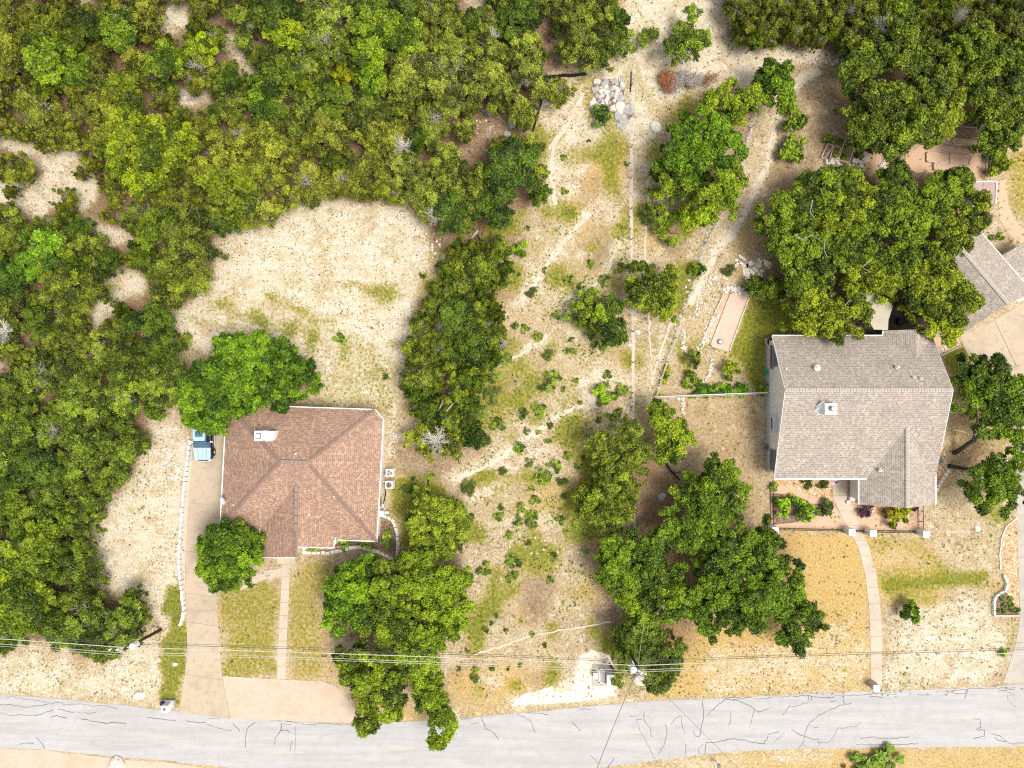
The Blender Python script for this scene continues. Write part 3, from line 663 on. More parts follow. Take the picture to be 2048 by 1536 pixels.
# ------------------------------------------------------------------ houses
def wall_prism(mb, pts, z0, z1): mb.prism([(p.x, p.y) for p in pts], z0, z1)
def cap_row(mb, a, b, w_=.40, step=.28):
    """overlapping ridge shingles from a to b"""
    a, b = Vector(a), Vector(b); d = b - a; L = d.length; d.normalize(); side = d.cross(Vector((0, 0, 1))).normalized()
    k = int(L / step)
    for i in range(k):
        p = a + d * (i * step); q = p + d * (step * .93); up = Vector((0, 0, .055 + .012 * (i % 2)))
        dn = Vector((0, 0, -.05))
        mb.face([p - side * w_ / 2 + dn + up, p + up, q + up * .7, q - side * w_ / 2 + dn + up * .7])
        mb.face([p + up, p + side * w_ / 2 + dn + up, q + side * w_ / 2 + dn + up * .7, q + up * .7])
def gutter(name, a, b, parent, mat='white', w_=.14, h=.13):
    a, b = Vector(a), Vector(b); d = b - a
    mb = MB(); n_ = Vector((-d.y, d.x, 0)).normalized() * w_ / 2
    up = Vector((0, 0, h))
    q = [a - n_, b - n_, b + n_, a + n_]
    mb.face([x + up for x in q]); mb.face([x for x in q[::-1]])
    for i in range(4): mb.face([q[i], q[(i + 1) % 4], q[(i + 1) % 4] + up, q[i] + up])
    return mb.build(name, M[mat], parent)

# --- left house
EZ = 2.8
LH = empty('brown_roof_house', P(600, 950), 'single storey house with a brown shingle hip roof and white chimney', 'house')
A, B, B2, C, D = P(453, 809, EZ), P(750, 819, EZ), P(767, 838, EZ), P(754, 1083, EZ), P(440, 1053, EZ)
R1, R2 = P(560, 923, 6.3), P(615, 925, 6.3)
rf = MB()
rf.slab([A, B, R2, R1], .12, B - A)
rf.slab([B, B2, R2], .12, B2 - B)
rf.slab([B2, C, R2], .12, C - B2)
rf.slab([C, D, R1, R2], .12, D - C)
rf.slab([D, A, R1], .12, A - D)
wz = 5.2
f0, f1 = P(591, 1114, wz), P(593, 955, wz)
rf.slab([P(519, 1114, EZ), f0, f1, P(523, 960, EZ)], .12, P(523, 960, EZ) - P(519, 1114, EZ))
f0b = P(591, 1093, wz - .01)
rf.slab([f0b, P(668, 1095, EZ), P(671, 1000, EZ), f1], .12, f1 - f0b)
roofL = rf.build('roof', M['roof_brown'], LH)
mb = MB()
for a, b in ((R1, R2), (B, R2), (C, R2), (D, R1), (A, R1), (f0, P(593, 968, wz))): cap_row(mb, a, b)
o = mb.build('ridge_cap', M['cap_brown'], roofL); o['kind'] = 'stuff'
def ridge_vent(a, b, w_, parent):
    d = (b - a); d.z = 0; d.normalize(); sd_ = Vector((-d.y, d.x, 0)) * w_ / 2; up = Vector((0, 0, .10))
    for k_ in range(6):
        p, q = a.lerp(b, k_ / 6 + .01), a.lerp(b, (k_ + 1) / 6 - .01); mb = MB(); mb.face([p - sd_ + up, q - sd_ + up, q + sd_ + up, p + sd_ + up][::-1] if False else [p + sd_ + up, p - sd_ + up, q - sd_ + up, q + sd_ + up])
        mb.face([p - sd_, q - sd_, q - sd_ + up, p - sd_ + up]); mb.face([p + sd_, p + sd_ + up, q + sd_ + up, q + sd_]); mb.build('ridge_vent', M['vent_grey'], parent)
M['vent_grey'] = plain('vent_grey', (.30, .23, .19), .9, .2, 5)
ridge_vent(P(562, 923, 6.36), P(614, 925, 6.36), .36, roofL); ridge_vent(P(593, 968, 5.26), P(592, 1062, 5.26), .30, roofL)
def inset_poly(pts, d):
    c = sum((Vector((p.x, p.y)) for p in pts), Vector((0, 0))) / len(pts)
    return [(p.x + (c.x - p.x) / abs((Vector((p.x, p.y)) - c).length) * d * 1.3, p.y + (c.y - p.y) / abs((Vector((p.x, p.y)) - c).length) * d * 1.3) for p in pts]
mb = MB(); mb.prism(inset_poly([A, B, B2, C, D], .22), 0, EZ - .1); mb.prism([(p.x, p.y) for p in (P(525, 1108, EZ), P(586, 1088, EZ), P(670, 1090, EZ), P(672, 1030, EZ), P(527, 1000, EZ))], 0, EZ - .3)
mb.build('wall', M['offwhite'], LH)
for a, b in ((A, B), (B, B2), (B2, C), (D, A), (C, P(677, 1080, EZ)), (P(668, 1096, EZ), P(592, 1094, EZ)), (P(668, 1080, EZ), P(668, 1097, EZ)), (P(519, 1114, EZ), P(519, 1050, EZ))):
    gutter('gutter', a - Vector((0, 0, .1)), b - Vector((0, 0, .1)), LH, w_=.11)
gutter('fascia', P(519, 1115, EZ), P(591, 1115, EZ + .3), LH, w_=.08)
# chimney with a sloped cricket
ch = MB(); c0 = P(527, 870, 5.2); ch.prism([(c0.x - .45, c0.y - .5), (c0.x + .35, c0.y - .5), (c0.x + .35, c0.y + .5), (c0.x - .45, c0.y + .5)], 3.8, 6.6)
ch.prism([(c0.x + .35, c0.y - .62), (c0.x + 1.15, c0.y - .5), (c0.x + 1.3, c0.y + .42), (c0.x + .35, c0.y + .4)], 3.8, 5.7)
o = ch.build('chimney', M['white'], roofL)
mb = MB(); mb.box(c0.x - .22, c0.x + .18, c0.y - .2, c0.y + .2, 6.6, 6.72); mb.build('flue', M['steel'], roofL); mb = MB(); mb.box(c0.x - .3, c0.x + .26, c0.y - .28, c0.y + .28, 6.60, 6.63); mb.build('flue_frame', M['steel_dark'], roofL)
def roof_vent(x, y, z, parent, r=.09, mat='white'):
    c = P(x, y, z + .25); mb = MB(); mb.cyl(c, r, z - .3, z + .3, 10); mb.cyl(c, r * 2.0, z - .02, z + .03, 10, r * 1.5); mb.build('vent_pipe', M[mat], parent)
for x, y, z, m_ in ((591, 908, 5.7, 'white'), (668, 993, 4.6, 'white'), (724, 1020, 3.5, 'steel'), (467, 1010, 3.4, 'steel'), (618, 1030, 4.2, 'white')): roof_vent(x, y, z, roofL, mat=m_)
# east wall windows and door, seen at a glancing angle
for y0, y1 in ((860, 890), (905, 930), (990, 1010)):
    a = P(767, y0); b = P(764, y1); mb = MB(); mb.box(min(a.x, b.x) - .30, max(a.x, b.x) - .02, b.y, a.y, 1.0, 2.2); wo = mb.build('window', M['white'], LH)
    mb = MB(); mb.box(a.x - .2, a.x - .0, b.y + .1, a.y - .1, 1.1, 2.1); mb.build('pane', M['glass'], wo)
# satellite dish
DI = empty('satellite_dish', P(448, 1000, 3.0), 'grey oval satellite dish on the west eave of the brown roof', 'satellite dish')
bm = MB(); c = P(447, 1001, 3.6); nd = Vector((-.25, -.35, .9)).normalized(); u = nd.cross(Vector((0, 1, 0))).normalized(); v_ = nd.cross(u)
ring = [[c + (u * math.cos(t) * .33 + v_ * math.sin(t) * .45) * r_ + nd * (r_ * r_ * .12) for t in [2 * math.pi * k / 20 for k in range(20)]] for r_ in (.02, .4, .7, 1)]
for i in range(3):
    for k in range(20): bm.face([ring[i][k], ring[i + 1][k], ring[i + 1][(k + 1) % 20], ring[i][(k + 1) % 20]])
bm.build('reflector', M['steel'], DI); bm = MB(); bm.tube([c, c + Vector((.5, -.1, .35))], .03); bm.tube([c, P(455, 1004, 2.9)], .04); bm.build('arm', M['steel'], DI)
# AC condensers
def ac(px, py, label, dark):
    e = empty('ac_condenser', P(px, py), label, 'air conditioner', 'condensers on the east side of the brown roofed house'); c = P(px, py, .8)
    mb = MB(); mb.box(c.x - .48, c.x + .48, c.y - .48, c.y + .48, 0.02, .10); mb.build('pad', M['walk'], e)
    mb = MB(); mb.box(c.x - .40, c.x + .40, c.y - .40, c.y + .40, .10, .84); mb.build('cabinet', M['offwhite'], e, .04)
    mb = MB(); mb.cyl(c, .29, .84, .86, 24); mb.build('fan_well', M['black' if dark else 'steel_dark'], e)
    mb = MB()
    for k_ in range(3):
        a_ = k_ * 2.09 + .5; mb.face([(c.x, c.y, .872), (c.x + .27 * math.cos(a_), c.y + .27 * math.sin(a_), .868), (c.x + .27 * math.cos(a_ + .8), c.y + .27 * math.sin(a_ + .8), .874)])
    mb.build('fan', M['terracotta' if dark else 'bluegrey'], e)
    mb = MB()
    for r_ in (.1, .2, .29): mb.tube([(c.x + r_ * math.cos(t), c.y + r_ * math.sin(t), .885) for t in [2 * math.pi * k / 16 for k in range(17)]], .008, 4)
    mb.build('grille', M['steel'], e)
ac(779, 946, 'white air conditioning condenser nearer the chimney end of the wall', False)
ac(778, 970, 'white air conditioning condenser with an open dark fan, lower of the pair', True)
mb = MB(); mb.tube([P(x, y, .05) for x, y in ((770, 975), (771, 990), (768, 1003), (764, 1012))], .06); tag(mb.build('drain_hose', M['pipe']), 'black corrugated drain hose beside the lower condenser', 'hose')
mb = MB(); mb.tube([P(x, y, .5) for x, y in ((766, 963), (779, 962))], .05); tag(mb.build('line_conduit', M['white']), 'short white conduit between wall and condensers', 'pipe')
c = P(762, 1028, .9); GP = empty('stone_pier', P(762, 1028), 'white corner pier where the curved stone edging meets the house', 'pier')
mb = MB(); mb.box(c.x - .35, c.x + .30, c.y - .3, c.y + .3, 0, .9); mb.build('pier_block', M['white'], GP); mb = MB(); mb.box(c.x + .32, c.x + .75, c.y - .05, c.y + .2, 0, .5); mb.build('bracket', M['steel'], GP)
c = P(607, 1097, .6); mb = MB(); mb.box(c.x - .18, c.x + .18, c.y - .18, c.y + .18, 0, .6); tag(mb.build('porch_post', M['white']), 'small white post beside the front porch', 'post')

# --- right house (gable roof, world frame)
RH = empty('grey_roof_house', P(1700, 830), 'large house with grey tan shingle gable roof, white gable wall and chimney', 'house')
X0, X1 = 27.06, 43.65; NE_Y, NE_Z = 4.99, 2.7; RY, RZ = -.6, 6.4; SY_, SZ = -9.74, 3.3
rf = MB()
rf.slab([(X0, NE_Y, NE_Z), (X1, NE_Y, NE_Z), (X1, RY, RZ), (X0, RY, RZ)], .16, (1, 0, 0))
rf.slab([(X0, SY_, SZ), (X1, SY_, SZ), (X1, RY, RZ), (X0, RY, RZ)], .16, (1, 0, 0))
# south wing
wx0, wx1, wr, wzr, wze = 35.98, 43.85, 39.8, 5.15, 2.95; wy = -(1009 - 768) / S * (1 - 2.95 / 80)
wy0 = -3.4
rf.slab([(wx0, wy, wze), (wr, wy, wzr), (wr, wy0, wzr), (wx0, wy0, wze)], .16, (0, 1, 0))
rf.slab([(wx1, wy, wze), (wr, wy, wzr), (wr, wy0, wzr), (wx1, wy0, wze)], .16, (0, 1, 0))
# north dormer gable
dx0, dx1, dr, dz = 38.6, 43.75, 41.15, 4.3; dy = (768 - 661) / S * (1 - 2.8 / 80)
rf.slab([(dx0, dy, 2.75), (dr, dy, dz), (dr, 2.2, dz), (dx0, 2.2, 2.75)], .16, (0, 1, 0))
rf.slab([(dx1, dy - .7, 2.75), (dr, dy, dz), (dr, 2.2, dz), (dx1, 2.2, 2.75)], .16, (0, 1, 0))
roofR = rf.build('roof', M['roof_grey'], RH)
mb = MB(); cap_row(mb, (X0, RY, RZ), (X1, RY, RZ)); cap_row(mb, (wr, wy, wzr), (wr, -3.5, wzr)); pass
o = mb.build('ridge_cap', M['cap_grey'], roofR); o['kind'] = 'stuff'
WXW = 27.42
def gable_wall(mb, x0, x1):
    prof = [(NE_Y - .4, 1.05), (SY_ + .4, 1.05), (SY_ + .4, SZ - .05), (RY, RZ - .22), (NE_Y - .4, NE_Z + .02)]
    a = [(x0, y, z) for y, z in prof]; b = [(x1, y, z) for y, z in prof]
    mb.face(a); mb.face(b[::-1])
    for i in range(5): mb.face([a[i], b[i], b[(i + 1) % 5], a[(i + 1) % 5]][::-1])
mb = MB(); gable_wall(mb, WXW, 43.35); mb.build('wall', M['offwhite'], RH)
mb = MB(); mb.box(WXW - .04, 43.4, SY_ + .36, NE_Y - .36, 0, 1.05); mb.build('foundation', M['bluegrey'], RH)
mb = MB(); mb.box(wx0 + .3, wx1 - .3, wy + .35, SY_ + .5, 0, wze - .05); mb.prism([(wx0 + .3, wy + .35), (wx1 - .3, wy + .35), (wr, wy + .36)], wze, wze + .01); mb.build('wing_wall', M['offwhite'], RH)
mb = MB(); mb.box(dx0 + .3, dx1 - .3, 3, dy - .9, 0, 2.7); mb.build('dormer_wall', M['brick'], RH)
gutter('gutter', (X0, NE_Y + .05, NE_Z - .14), (dx0, NE_Y + .05, NE_Z - .14), RH); gutter('gutter', (dx0 - .05, NE_Y, NE_Z - .14), (dx0 - .05, dy, NE_Z - .1), RH)
gutter('gutter', (X0, SY_ - .05, SZ - .14), (wx0 + .9, SY_ - .05, SZ - .14), RH, w_=.18); gutter('gutter', (wx0 - .06, wy, wze - .14), (wx0 - .06, SY_ - .1, wze - .14), RH, w_=.16); gutter('gutter', (wx1 + .06, wy, wze - .14), (wx1 + .06, SY_ + 1.6, wze - .14), RH, w_=.12)
for (a, b) in (((X0 - .02, NE_Y, NE_Z - .18), (X0 - .02, RY, RZ - .18)), ((X0 - .02, SY_, SZ - .18), (X0 - .02, RY, RZ - .18)), ((X1 + .02, NE_Y - .8, NE_Z + .3), (X1 + .02, RY, RZ - .18)), ((X1 + .02, SY_ + 3, SZ + .85), (X1 + .02, RY, RZ - .18))):
    gutter('rake_board', a, b, RH, w_=.07, h=.16)
def west_item(name, mat, y0p, y1p, z0, z1, out, parent=RH, zref=None):
    k = (1 - (z0 + z1) / 2 / H) / S; ya, yb = (768 - y0p) * k, (768 - y1p) * k
    mb = MB(); mb.box(WXW - out, WXW + .05, min(ya, yb), max(ya, yb), z0, z1); return mb.build(name, M[mat], parent)
wf = west_item('window', 'bluegrey', 829, 862, 1.6, 3.25, .14); west_item('pane', 'glass', 836, 858, 1.7, 2.2, .17, wf); west_item('shutter', 'brick', 833, 861, 2.35, 2.6, .17, wf); west_item('awning', 'bluegrey', 829, 861, 2.95, 3.3, .45, wf)
wf = west_item('window', 'brick', 690, 738, 1.25, 2.1, .10); west_item('pane', 'blue_glass', 692, 733, 2.15, 3.3, .12, wf); west_item('mullion', 'iron', 690, 735, 1.55, 1.72, .14, wf)
wf = west_item('window', 'steel_dark', 899, 940, 1.15, 2.15, .10); west_item('pane', 'blue_glass', 900, 938, 2.2, 2.75, .12, wf)
for i, (y0, y1) in enumerate(((742, 785), (785, 829), (862, 899))):   # board siding relief
    west_item('siding_batten', 'white', y0 + 2, y0 + 3.5, 1.05, 3.0, .03)
# chimney
cx = P(1657, 818, 6.9); ch = MB(); ch.box(cx.x - .35, cx.x + .85, cx.y - .55, cx.y + .55, 4.5, 6.9)
ch.slab([(cx.x - .35, cx.y + .5, 6.7), (cx.x - 1.15, cx.y - .45, 5.4), (cx.x - .35, cx.y - .62, 5.6)], .3); ch.slab([(cx.x - .9, cx.y + .1, 5.9), (cx.x - .35, cx.y + .85, 6.6), (cx.x - .2, cx.y + .5, 6.75)], .3)
ch.slab([(cx.x - .35, cx.y + .85, 6.7), (cx.x - 1.2, cx.y - .6, 5.3), (cx.x - .3, cx.y - .6, 5.5), (cx.x - .3, cx.y + .5, 6.7)], .5)
chim = ch.build('chimney', M['white'], roofR); mb = MB(); mb.cyl((cx.x + .3, cx.y + .05), .26, 6.9, 7.25, 20); mb.build('flue', M['steel_dark'], roofR); mb = MB(); mb.cyl((cx.x + .36, cx.y + .05), .24, 7.26, 7.36, 20, .2); mb.build('flue_cap', M['white'], roofR)
for x, y, z, m_, r_ in ((1637, 736, 5.3, 'white', .17), (1632, 736, 5.2, 'steel', .1), (1797, 734, 5.2, 'steel', .1), (1573, 738, 5.0, 'white', .07), (1831, 755, 5.8, 'white', .07), (1844, 757, 5.8, 'white', .07), (1763, 941, 4.1, 'white', .1)): roof_vent(x, y, z, roofR, r_, m_)
# entrance porch beside the wing
mb = MB(); c0, c1 = P(1697, 1000), P(1718, 958); mb.box(c0.x + .5, wx0 + .25, c0.y, c1.y, 0, .35); mb.build('porch_step', M['white'], RH)
mb = MB(); mb.box(c0.x - .1, c0.x + .42, c0.y, c1.y, 0, .25); mb.build('planter_wall', M['brick'], RH)
mb = MB(); mb.box(c0.x, wx0 - .1, c0.y - .35, c0.y - .02, 0, .3); mb.build('porch_step', M['offwhite'], RH)

# --- garage wing (rotated)
GH = empty('garage_wing', P(1960, 560), 'angled garage with pale shingle gable roof beyond the big oaks', 'garage')
g = [P(1930, 664, 2.8), P(2017, 607, 5.0), P(2066, 585, 2.8), P(1946, 446, 2.8), P(1897, 466, 5.0), P(1812, 524, 2.8)]
rf = MB(); rf.slab([g[0], g[1], g[4], g[5]], .14, g[5] - g[0]); rf.slab([g[1], g[2], g[3], g[4]], .14, g[3] - g[2]); rg = rf.build('roof', M['roof_grey'], GH)
mb = MB(); cap_row(mb, g[1], g[4]); o = mb.build('ridge_cap', M['cap_grey'], rg); o['kind'] = 'stuff'
gutter('gutter', g[2] - Vector((0, 0, .12)), g[3] - Vector((0, 0, .12)), GH); gutter('gutter', g[0] - Vector((0, 0, .12)), g[5] - Vector((0, 0, .12)), GH)
mb = MB(); mb.prism(inset_poly([g[0], g[2], g[3], g[5]], .3), 0, 2.7); mb.build('wall', M['offwhite'], GH)
SR = empty('lean_to', P(2035, 530), 'grey shingled lean-to roof at the right edge', 'shed')
s_ = [P(2002, 513, 2.4), P(2060, 478, 2.2), P(2120, 540, 2.2), P(2050, 578, 2.4)]
rf = MB(); rf.slab(s_, .14, s_[3] - s_[0]); rf.build('roof', M['roof_grey'], SR); mb = MB(); mb.prism(inset_poly(s_, .3), 0, 2.1); mb.build('wall', M['offwhite'], SR)
mb = MB(); mb.slab([P(2032, 600, 2.0), P(2050, 590, 2.0), P(2052, 600, 2.0), P(2036, 605, 2.0)], .1); tag(mb.build('door_canopy', M['bluegrey']), 'small pale blue canopy at the garage corner', 'canopy')
# shed with pinkish roof
SH = empty('garden_shed', P(1955, 385), 'shed with flat dusty pink panelled roof behind the oaks', 'shed')
sr = [P(1905, 365, 2.6), P(1992, 364, 2.6), P(1990, 408, 2.4), P(1905, 412, 2.4)]
mb = MB(); mb.slab([sr[0], sr[1].lerp(sr[0], .3), sr[2].lerp(sr[3], .3), sr[3]], .1); mb.build('roof_panel', M['shedroof'], SH)
mb = MB(); mb.slab([sr[1].lerp(sr[0], .29), sr[1], sr[2], sr[2].lerp(sr[3], .29)], .1); mb.build('roof_panel', M['shedroof'], SH)
mb = MB(); mb.prism(inset_poly(sr, .25), 0, 2.28); mb.build('wall', M['offwhite'], SH); gutter('gutter', sr[0] + Vector((0, .05, -.05)), sr[1] + Vector((0, .05, -.05)), SH, w_=.12); gutter('trim', sr[1] + Vector((.05, 0, -.05)), sr[2] + Vector((.05, 0, -.05)), SH, w_=.12)
# canvas shade and the dark deck beneath
CV = empty('shade_sail', P(1750, 620), 'beige canvas shade stretched between the oaks and the house', 'shade sail')
mb = MB(); cv = [P(1708, 582, 3.2), P(1745, 583, 3.4), P(1775, 600, 3.3), P(1786, 612, 3.3), P(1777, 640, 3.0), P(1776, 660, 2.9), P(1748, 659, 2.9), P(1712, 600, 3.1)]
mb.slab(cv, .04); mb.build('canvas', M['canvas'], CV)
for p in (cv[0], cv[3], cv[5]): mb = MB(); mb.tube([(p.x, p.y, 0), (p.x, p.y, p.z)], .05); mb.build('post', M['iron'], CV)
DK = empty('rear_deck', P(1790, 640), 'dark slatted deck behind the grey roofed house', 'deck')
c0, c1 = P(1715, 673), P(1860, 600)
for i in range(26):
    mb = MB(); y_ = c0.y + i * (c1.y - c0.y) / 26; mb.box(c0.x, c1.x, y_, y_ + .135, .3, .34) if False else mb.box(c0.x, c1.x, y_, y_ + (c1.y - c0.y) / 26 - .02, .3, .34); mb.build('deck_board', M['bark'], DK)
mb = MB(); mb.cyl(P(1803, 643, .8), .42, .34, 1.0, 18); tag(mb.build('round_table', M['black']), 'round black table on the rear deck', 'table')

# brick landing between house and turning court
BL = empty('tile_landing', P(1893, 690), 'row of pale square pavers between the house and the court', 'paving')
for i in range(6):
    a = P(1878 + i * 6.6, 702 - i * 3.0); mb = MB(); mb.obox((a.x, a.y), (1, .45), .32, .5, .02, .06); mb.build('paver', M['limestone'], BL)
mb = MB(); p, q = P(1879, 712), P(1922, 692); mb.obox((p + q) / 2, q - p, (q - p).length, .14, 0, .18); mb.build('kerb', M['walk'], BL)
sheet('granite_path', [(1866,676),(1912,662),(1922,690),(1880,712)], .010, M['granite_path'])['label'] = 'small granite strip at the court corner'

# ------------------------------------------------------------------ walls, edgings, rocks
def rock_mesh(name, mat, seed, sx=1, sy=1, sz=.6):
    rs_ = random.Random(seed); n_ = 9; mb = MB(); prev = None
    prof = [(1.0, 0), (1.02, .35), (.78, .8), (.0, .95)]
    ang = [2 * math.pi * k / n_ + rs_.uniform(-.2, .2) for k in range(n_)]; rad = [rs_.uniform(.75, 1.1) for k in range(n_)]
    rings = []
    for (rr, z) in prof:
        rings.append([(math.cos(a) * r_ * rr * sx * .5 * rs_.uniform(.93, 1.07), math.sin(a) * r_ * rr * sy * .5 * rs_.uniform(.93, 1.07), z * sz * rs_.uniform(.9, 1.1)) for a, r_ in zip(ang, rad)])
    b0 = 0
    for i in range(3):
        for k in range(n_):
            k2 = (k + 1) % n_
            if i < 2: mb.face([rings[i][k], rings[i][k2], rings[i + 1][k2], rings[i + 1][k]])
            else: mb.face([rings[2][k], rings[2][k2], (0, 0, .92 * sz)])
    return mb.mesh(name, mat)
ROCK = [rock_mesh('rock', M['rock_pale'], i) for i in range(5)]; ROCKG = [rock_mesh('rock', M['limestone_grey'], 20 + i) for i in range(4)]
def block_mesh(mat, seed):
    rs_ = random.Random(seed); mb = MB(); j = lambda: rs_.uniform(-.05, .05)
    mb.prism([(-.5 + j(), -.5 + j()), (.5 + j(), -.5 + j()), (.5 + j(), .5 + j()), (-.5 + j(), .5 + j())], 0, 1 + j()); return mb.mesh('stone_block', mat)
BLK = [block_mesh(M['limestone'], i) for i in range(5)]; BLKW = [block_mesh(M['white'], 9 + i) for i in range(4)]; BLKT = [block_mesh(M['timber'], 19 + i) for i in range(3)]
def pathpts(pts, step):
    out = []; d = [0]
    w_ = [P(*p) for p in pts]
    for i in range(1, len(w_)): d.append(d[-1] + (w_[i] - w_[i - 1]).length)
    k = int(d[-1] / step)
    for i in range(k):
        t = (i + .5) * d[-1] / k; x = np.interp(t, d, [p.x for p in w_]); y = np.interp(t, d, [p.y for p in w_]); x2 = np.interp(t + .05, d, [p.x for p in w_]); y2 = np.interp(t + .05, d, [p.y for p in w_])
        if t + .05 > d[-1]: x2 = x; y2 = y; x = np.interp(t - .05, d, [p.x for p in w_]); y = np.interp(t - .05, d, [p.y for p in w_])
        out.append((float(x), float(y), math.atan2(y2 - y, x2 - x)))
    return out
def block_wall(name, pts, label, cat, step=.5, wd=.3, h=.4, meshes=None, rows=1, partname='block', jit=.03, seed=0):
    meshes = meshes or BLK; rs_ = random.Random(seed + len(pts)); pp = pathpts(pts, step)
    root = empty(name, (pp[0][0], pp[0][1], 0), label, cat)
    for x, y, a in pp:
        for r_ in range(rows):
            o = bpy.data.objects.new(partname, rs_.choice(meshes)); COL.objects.link(o); o.parent = root
            o.location = (x - root.location.x + rs_.uniform(-jit, jit), y - root.location.y + rs_.uniform(-jit, jit), r_ * h / rows)
            o.rotation_euler = (0, 0, a + rs_.uniform(-.06, .06)); o.scale = (step * rs_.uniform(.86, .98), wd * rs_.uniform(.85, 1.1), h / rows * rs_.uniform(.88, 1.08))
    return root
block_wall('retaining_wall', [(383,880),(377,925),(371,975),(366,1030),(362,1090),(361,1130),(365,1170),(369,1205),(370,1222),(367,1237),(362,1250)], 'curving white limestone block wall along the driveway', 'wall', .55, .27, .5, BLKW, jit=.01)
sheet('wall_footing', [(384,880),(388,880),(386,925),(379,1000),(374,1060),(370,1130),(371,1200),(367,1150),(364,1130),(365,1060),(372,985),(380,925)], .02, M['walk'])['label'] = 'pale strip between wall and driveway'
block_wall('curved_edging', [(766,1030),(778,1034),(788,1043),(794,1060),(796,1080),(795,1110),(792,1121),(786,1118),(770,1109),(752,1101),(735,1096),(717,1093),(700,1095),(680,1101),(655,1105),(630,1105),(605,1103)], 'curved pale limestone edging round the bed of the brown roofed house', 'stone edging', .5, .34, .35, BLK)
block_wall('planter_edging', [(2005,1148),(2009,1158),(2012,1169),(2007,1181),(1998,1185),(1990,1190),(1986,1198),(1986,1212),(1986,1229)], 'white block edging of the planter beside the right driveway', 'stone edging', .5, .22, .35, BLKW)
mb = MB(); p, q = P(1985, 1230), P(2038, 1230); mb.obox((p + q) / 2, q - p, (q - p).length, .18, 0, .3); tag(mb.build('planter_board', M['timber']), 'straight pale board closing the planter beside the driveway', 'edging board')
block_wall('east_bed_edging', [(1897,938),(1886,955),(1870,982)], 'straight row of tan stones edging the east gravel bed', 'stone edging', .4, .3, .22)
block_wall('path_edging', [(2034,1035),(2012,1052),(2002,1080),(1999,1110),(2001,1140)], 'thin stone curb along the river gravel strip', 'stone edging', .7, .16, .12)
def rockrow(name, pts, label, n, size, spread, meshes=None, cat='stone edging', seed=0, part='rock'):
    rs_ = random.Random(seed); meshes = meshes or ROCK
    w_ = pathpts(pts, .12); c = w_[0]; root = empty(name, (c[0], c[1], 0), label, cat)
    for i in range(n):
        x, y, a = w_[int((i + rs_.random()) / n * len(w_)) % len(w_)]; o = bpy.data.objects.new(part, rs_.choice(meshes)); COL.objects.link(o); o.parent = root
        s = size * rs_.uniform(.55, 1.45); o.location = (x - c[0] + rs_.gauss(0, spread), y - c[1] + rs_.gauss(0, spread), -.05 * s); o.rotation_euler = (rs_.uniform(-.15, .15), rs_.uniform(-.15, .15), rs_.uniform(0, 6.28)); o.scale = (s, s * rs_.uniform(.7, 1.1), s * rs_.uniform(.6, 1.1))
    return root
rockrow('rock_border', [(1433,625),(1420,655),(1408,680),(1398,700),(1392,712)], 'white rock border left of the bocce court', 60, .3, .2, seed=1)
rockrow('rock_border', [(1385,712),(1372,702),(1364,690),(1370,660)], 'small loop of white rocks at the lower left of the rock garden', 30, .28, .12, seed=2)
rockrow('rock_border', [(1408,570),(1425,556),(1445,552),(1462,550)], 'arc of white rocks at the top of the rock garden', 50, .25, .3, seed=3)
rockrow('rock_border', [(1448,580),(1470,578),(1490,582),(1496,590)], 'white rocks heaped at the top end of the bocce court', 55, .36, .18, seed=4)
rockrow('rock_border', [(1398,640),(1404,600),(1412,580)], 'scattered white rocks of the rock garden, left side', 50, .22, .4, seed=5)
rockrow('rock_border', [(1500,592),(1520,596),(1545,599),(1567,599),(1575,590),(1588,575),(1600,560)], 'curved row of cream rocks along the upper edge of the lawn', 42, .42, .06, seed=6)
rockrow('rock_border', [(1372,705),(1365,660),(1385,640),(1398,600),(1390,620)], 'thin ring of pale stones in the side garden', 26, .2, .12, seed=7)
rockrow('rock_border', [(1423,715),(1422,735),(1415,752),(1408,768)], 'short line of whitish rocks beside the citrus bushes', 36, .26, .09, seed=8)
rockrow('rock_border', [(1352,798),(1364,800),(1366,812),(1365,828)], 'short stone row just below the garden fence', 22, .34, .08, seed=9)
rockrow('rock_border', [(1645,322),(1665,326),(1685,332),(1700,335),(1735,320),(1715,318)], 'pale boulders along the lower edge of the herb garden', 26, .5, .2, seed=10)
rockrow('rock_border', [(1762,325),(1766,335),(1760,345)], 'heap of cream stones beside the round sitting place', 22, .42, .25, seed=11)
rockrow('rock_border', [(1523,540),(1520,550),(1528,560)], 'short curved rock row by the stepping stones', 10, .35, .08, seed=12)
rockrow('rock_border', [(1560,132),(1610,125),(1660,122),(1690,118)], 'line of pale rubble along the rear track', 40, .28, .14, seed=13)
rockrow('rock_border', [(1570,385),(1560,430),(1552,470)], 'low row of pale stones left of the great oaks', 20, .3, .15, seed=14)
rockrow('rock_border', [(842,470),(860,495),(845,520),(870,480)], 'scattered whitish rocks on the brown soil east of the field', 40, .26, .6, seed=15)
rockrow('rock_scatter', [(330,925),(340,935),(355,925)], 'loose limestone chunks above the driveway wall', 40, .32, .7, seed=16)
rockrow('rock_scatter', [(790,860),(785,890),(782,915)], 'white stones strewn beside the east wall of the brown roofed house', 30, .24, .25, seed=17)
rockrow('rock_scatter', [(765,1008),(768,1020)], 'pile of pale stones at the hose end', 12, .3, .2, seed=18)
rockrow('rock_scatter', [(355,185),(385,195),(410,185)], 'weathered grey rocks in the woodland gap', 26, .34, .5, ROCKG, seed=19)
rockrow('rock_scatter', [(930,1160),(1000,1050),(1080,1080),(1120,1060)], 'small pale stones strewn through the centre lot', 70, .2, 1.6, seed=20)
rockrow('rock_scatter', [(890,250),(960,230),(985,280)], 'pale stones on the bare brown soil near the black fence', 40, .22, .6, seed=21)
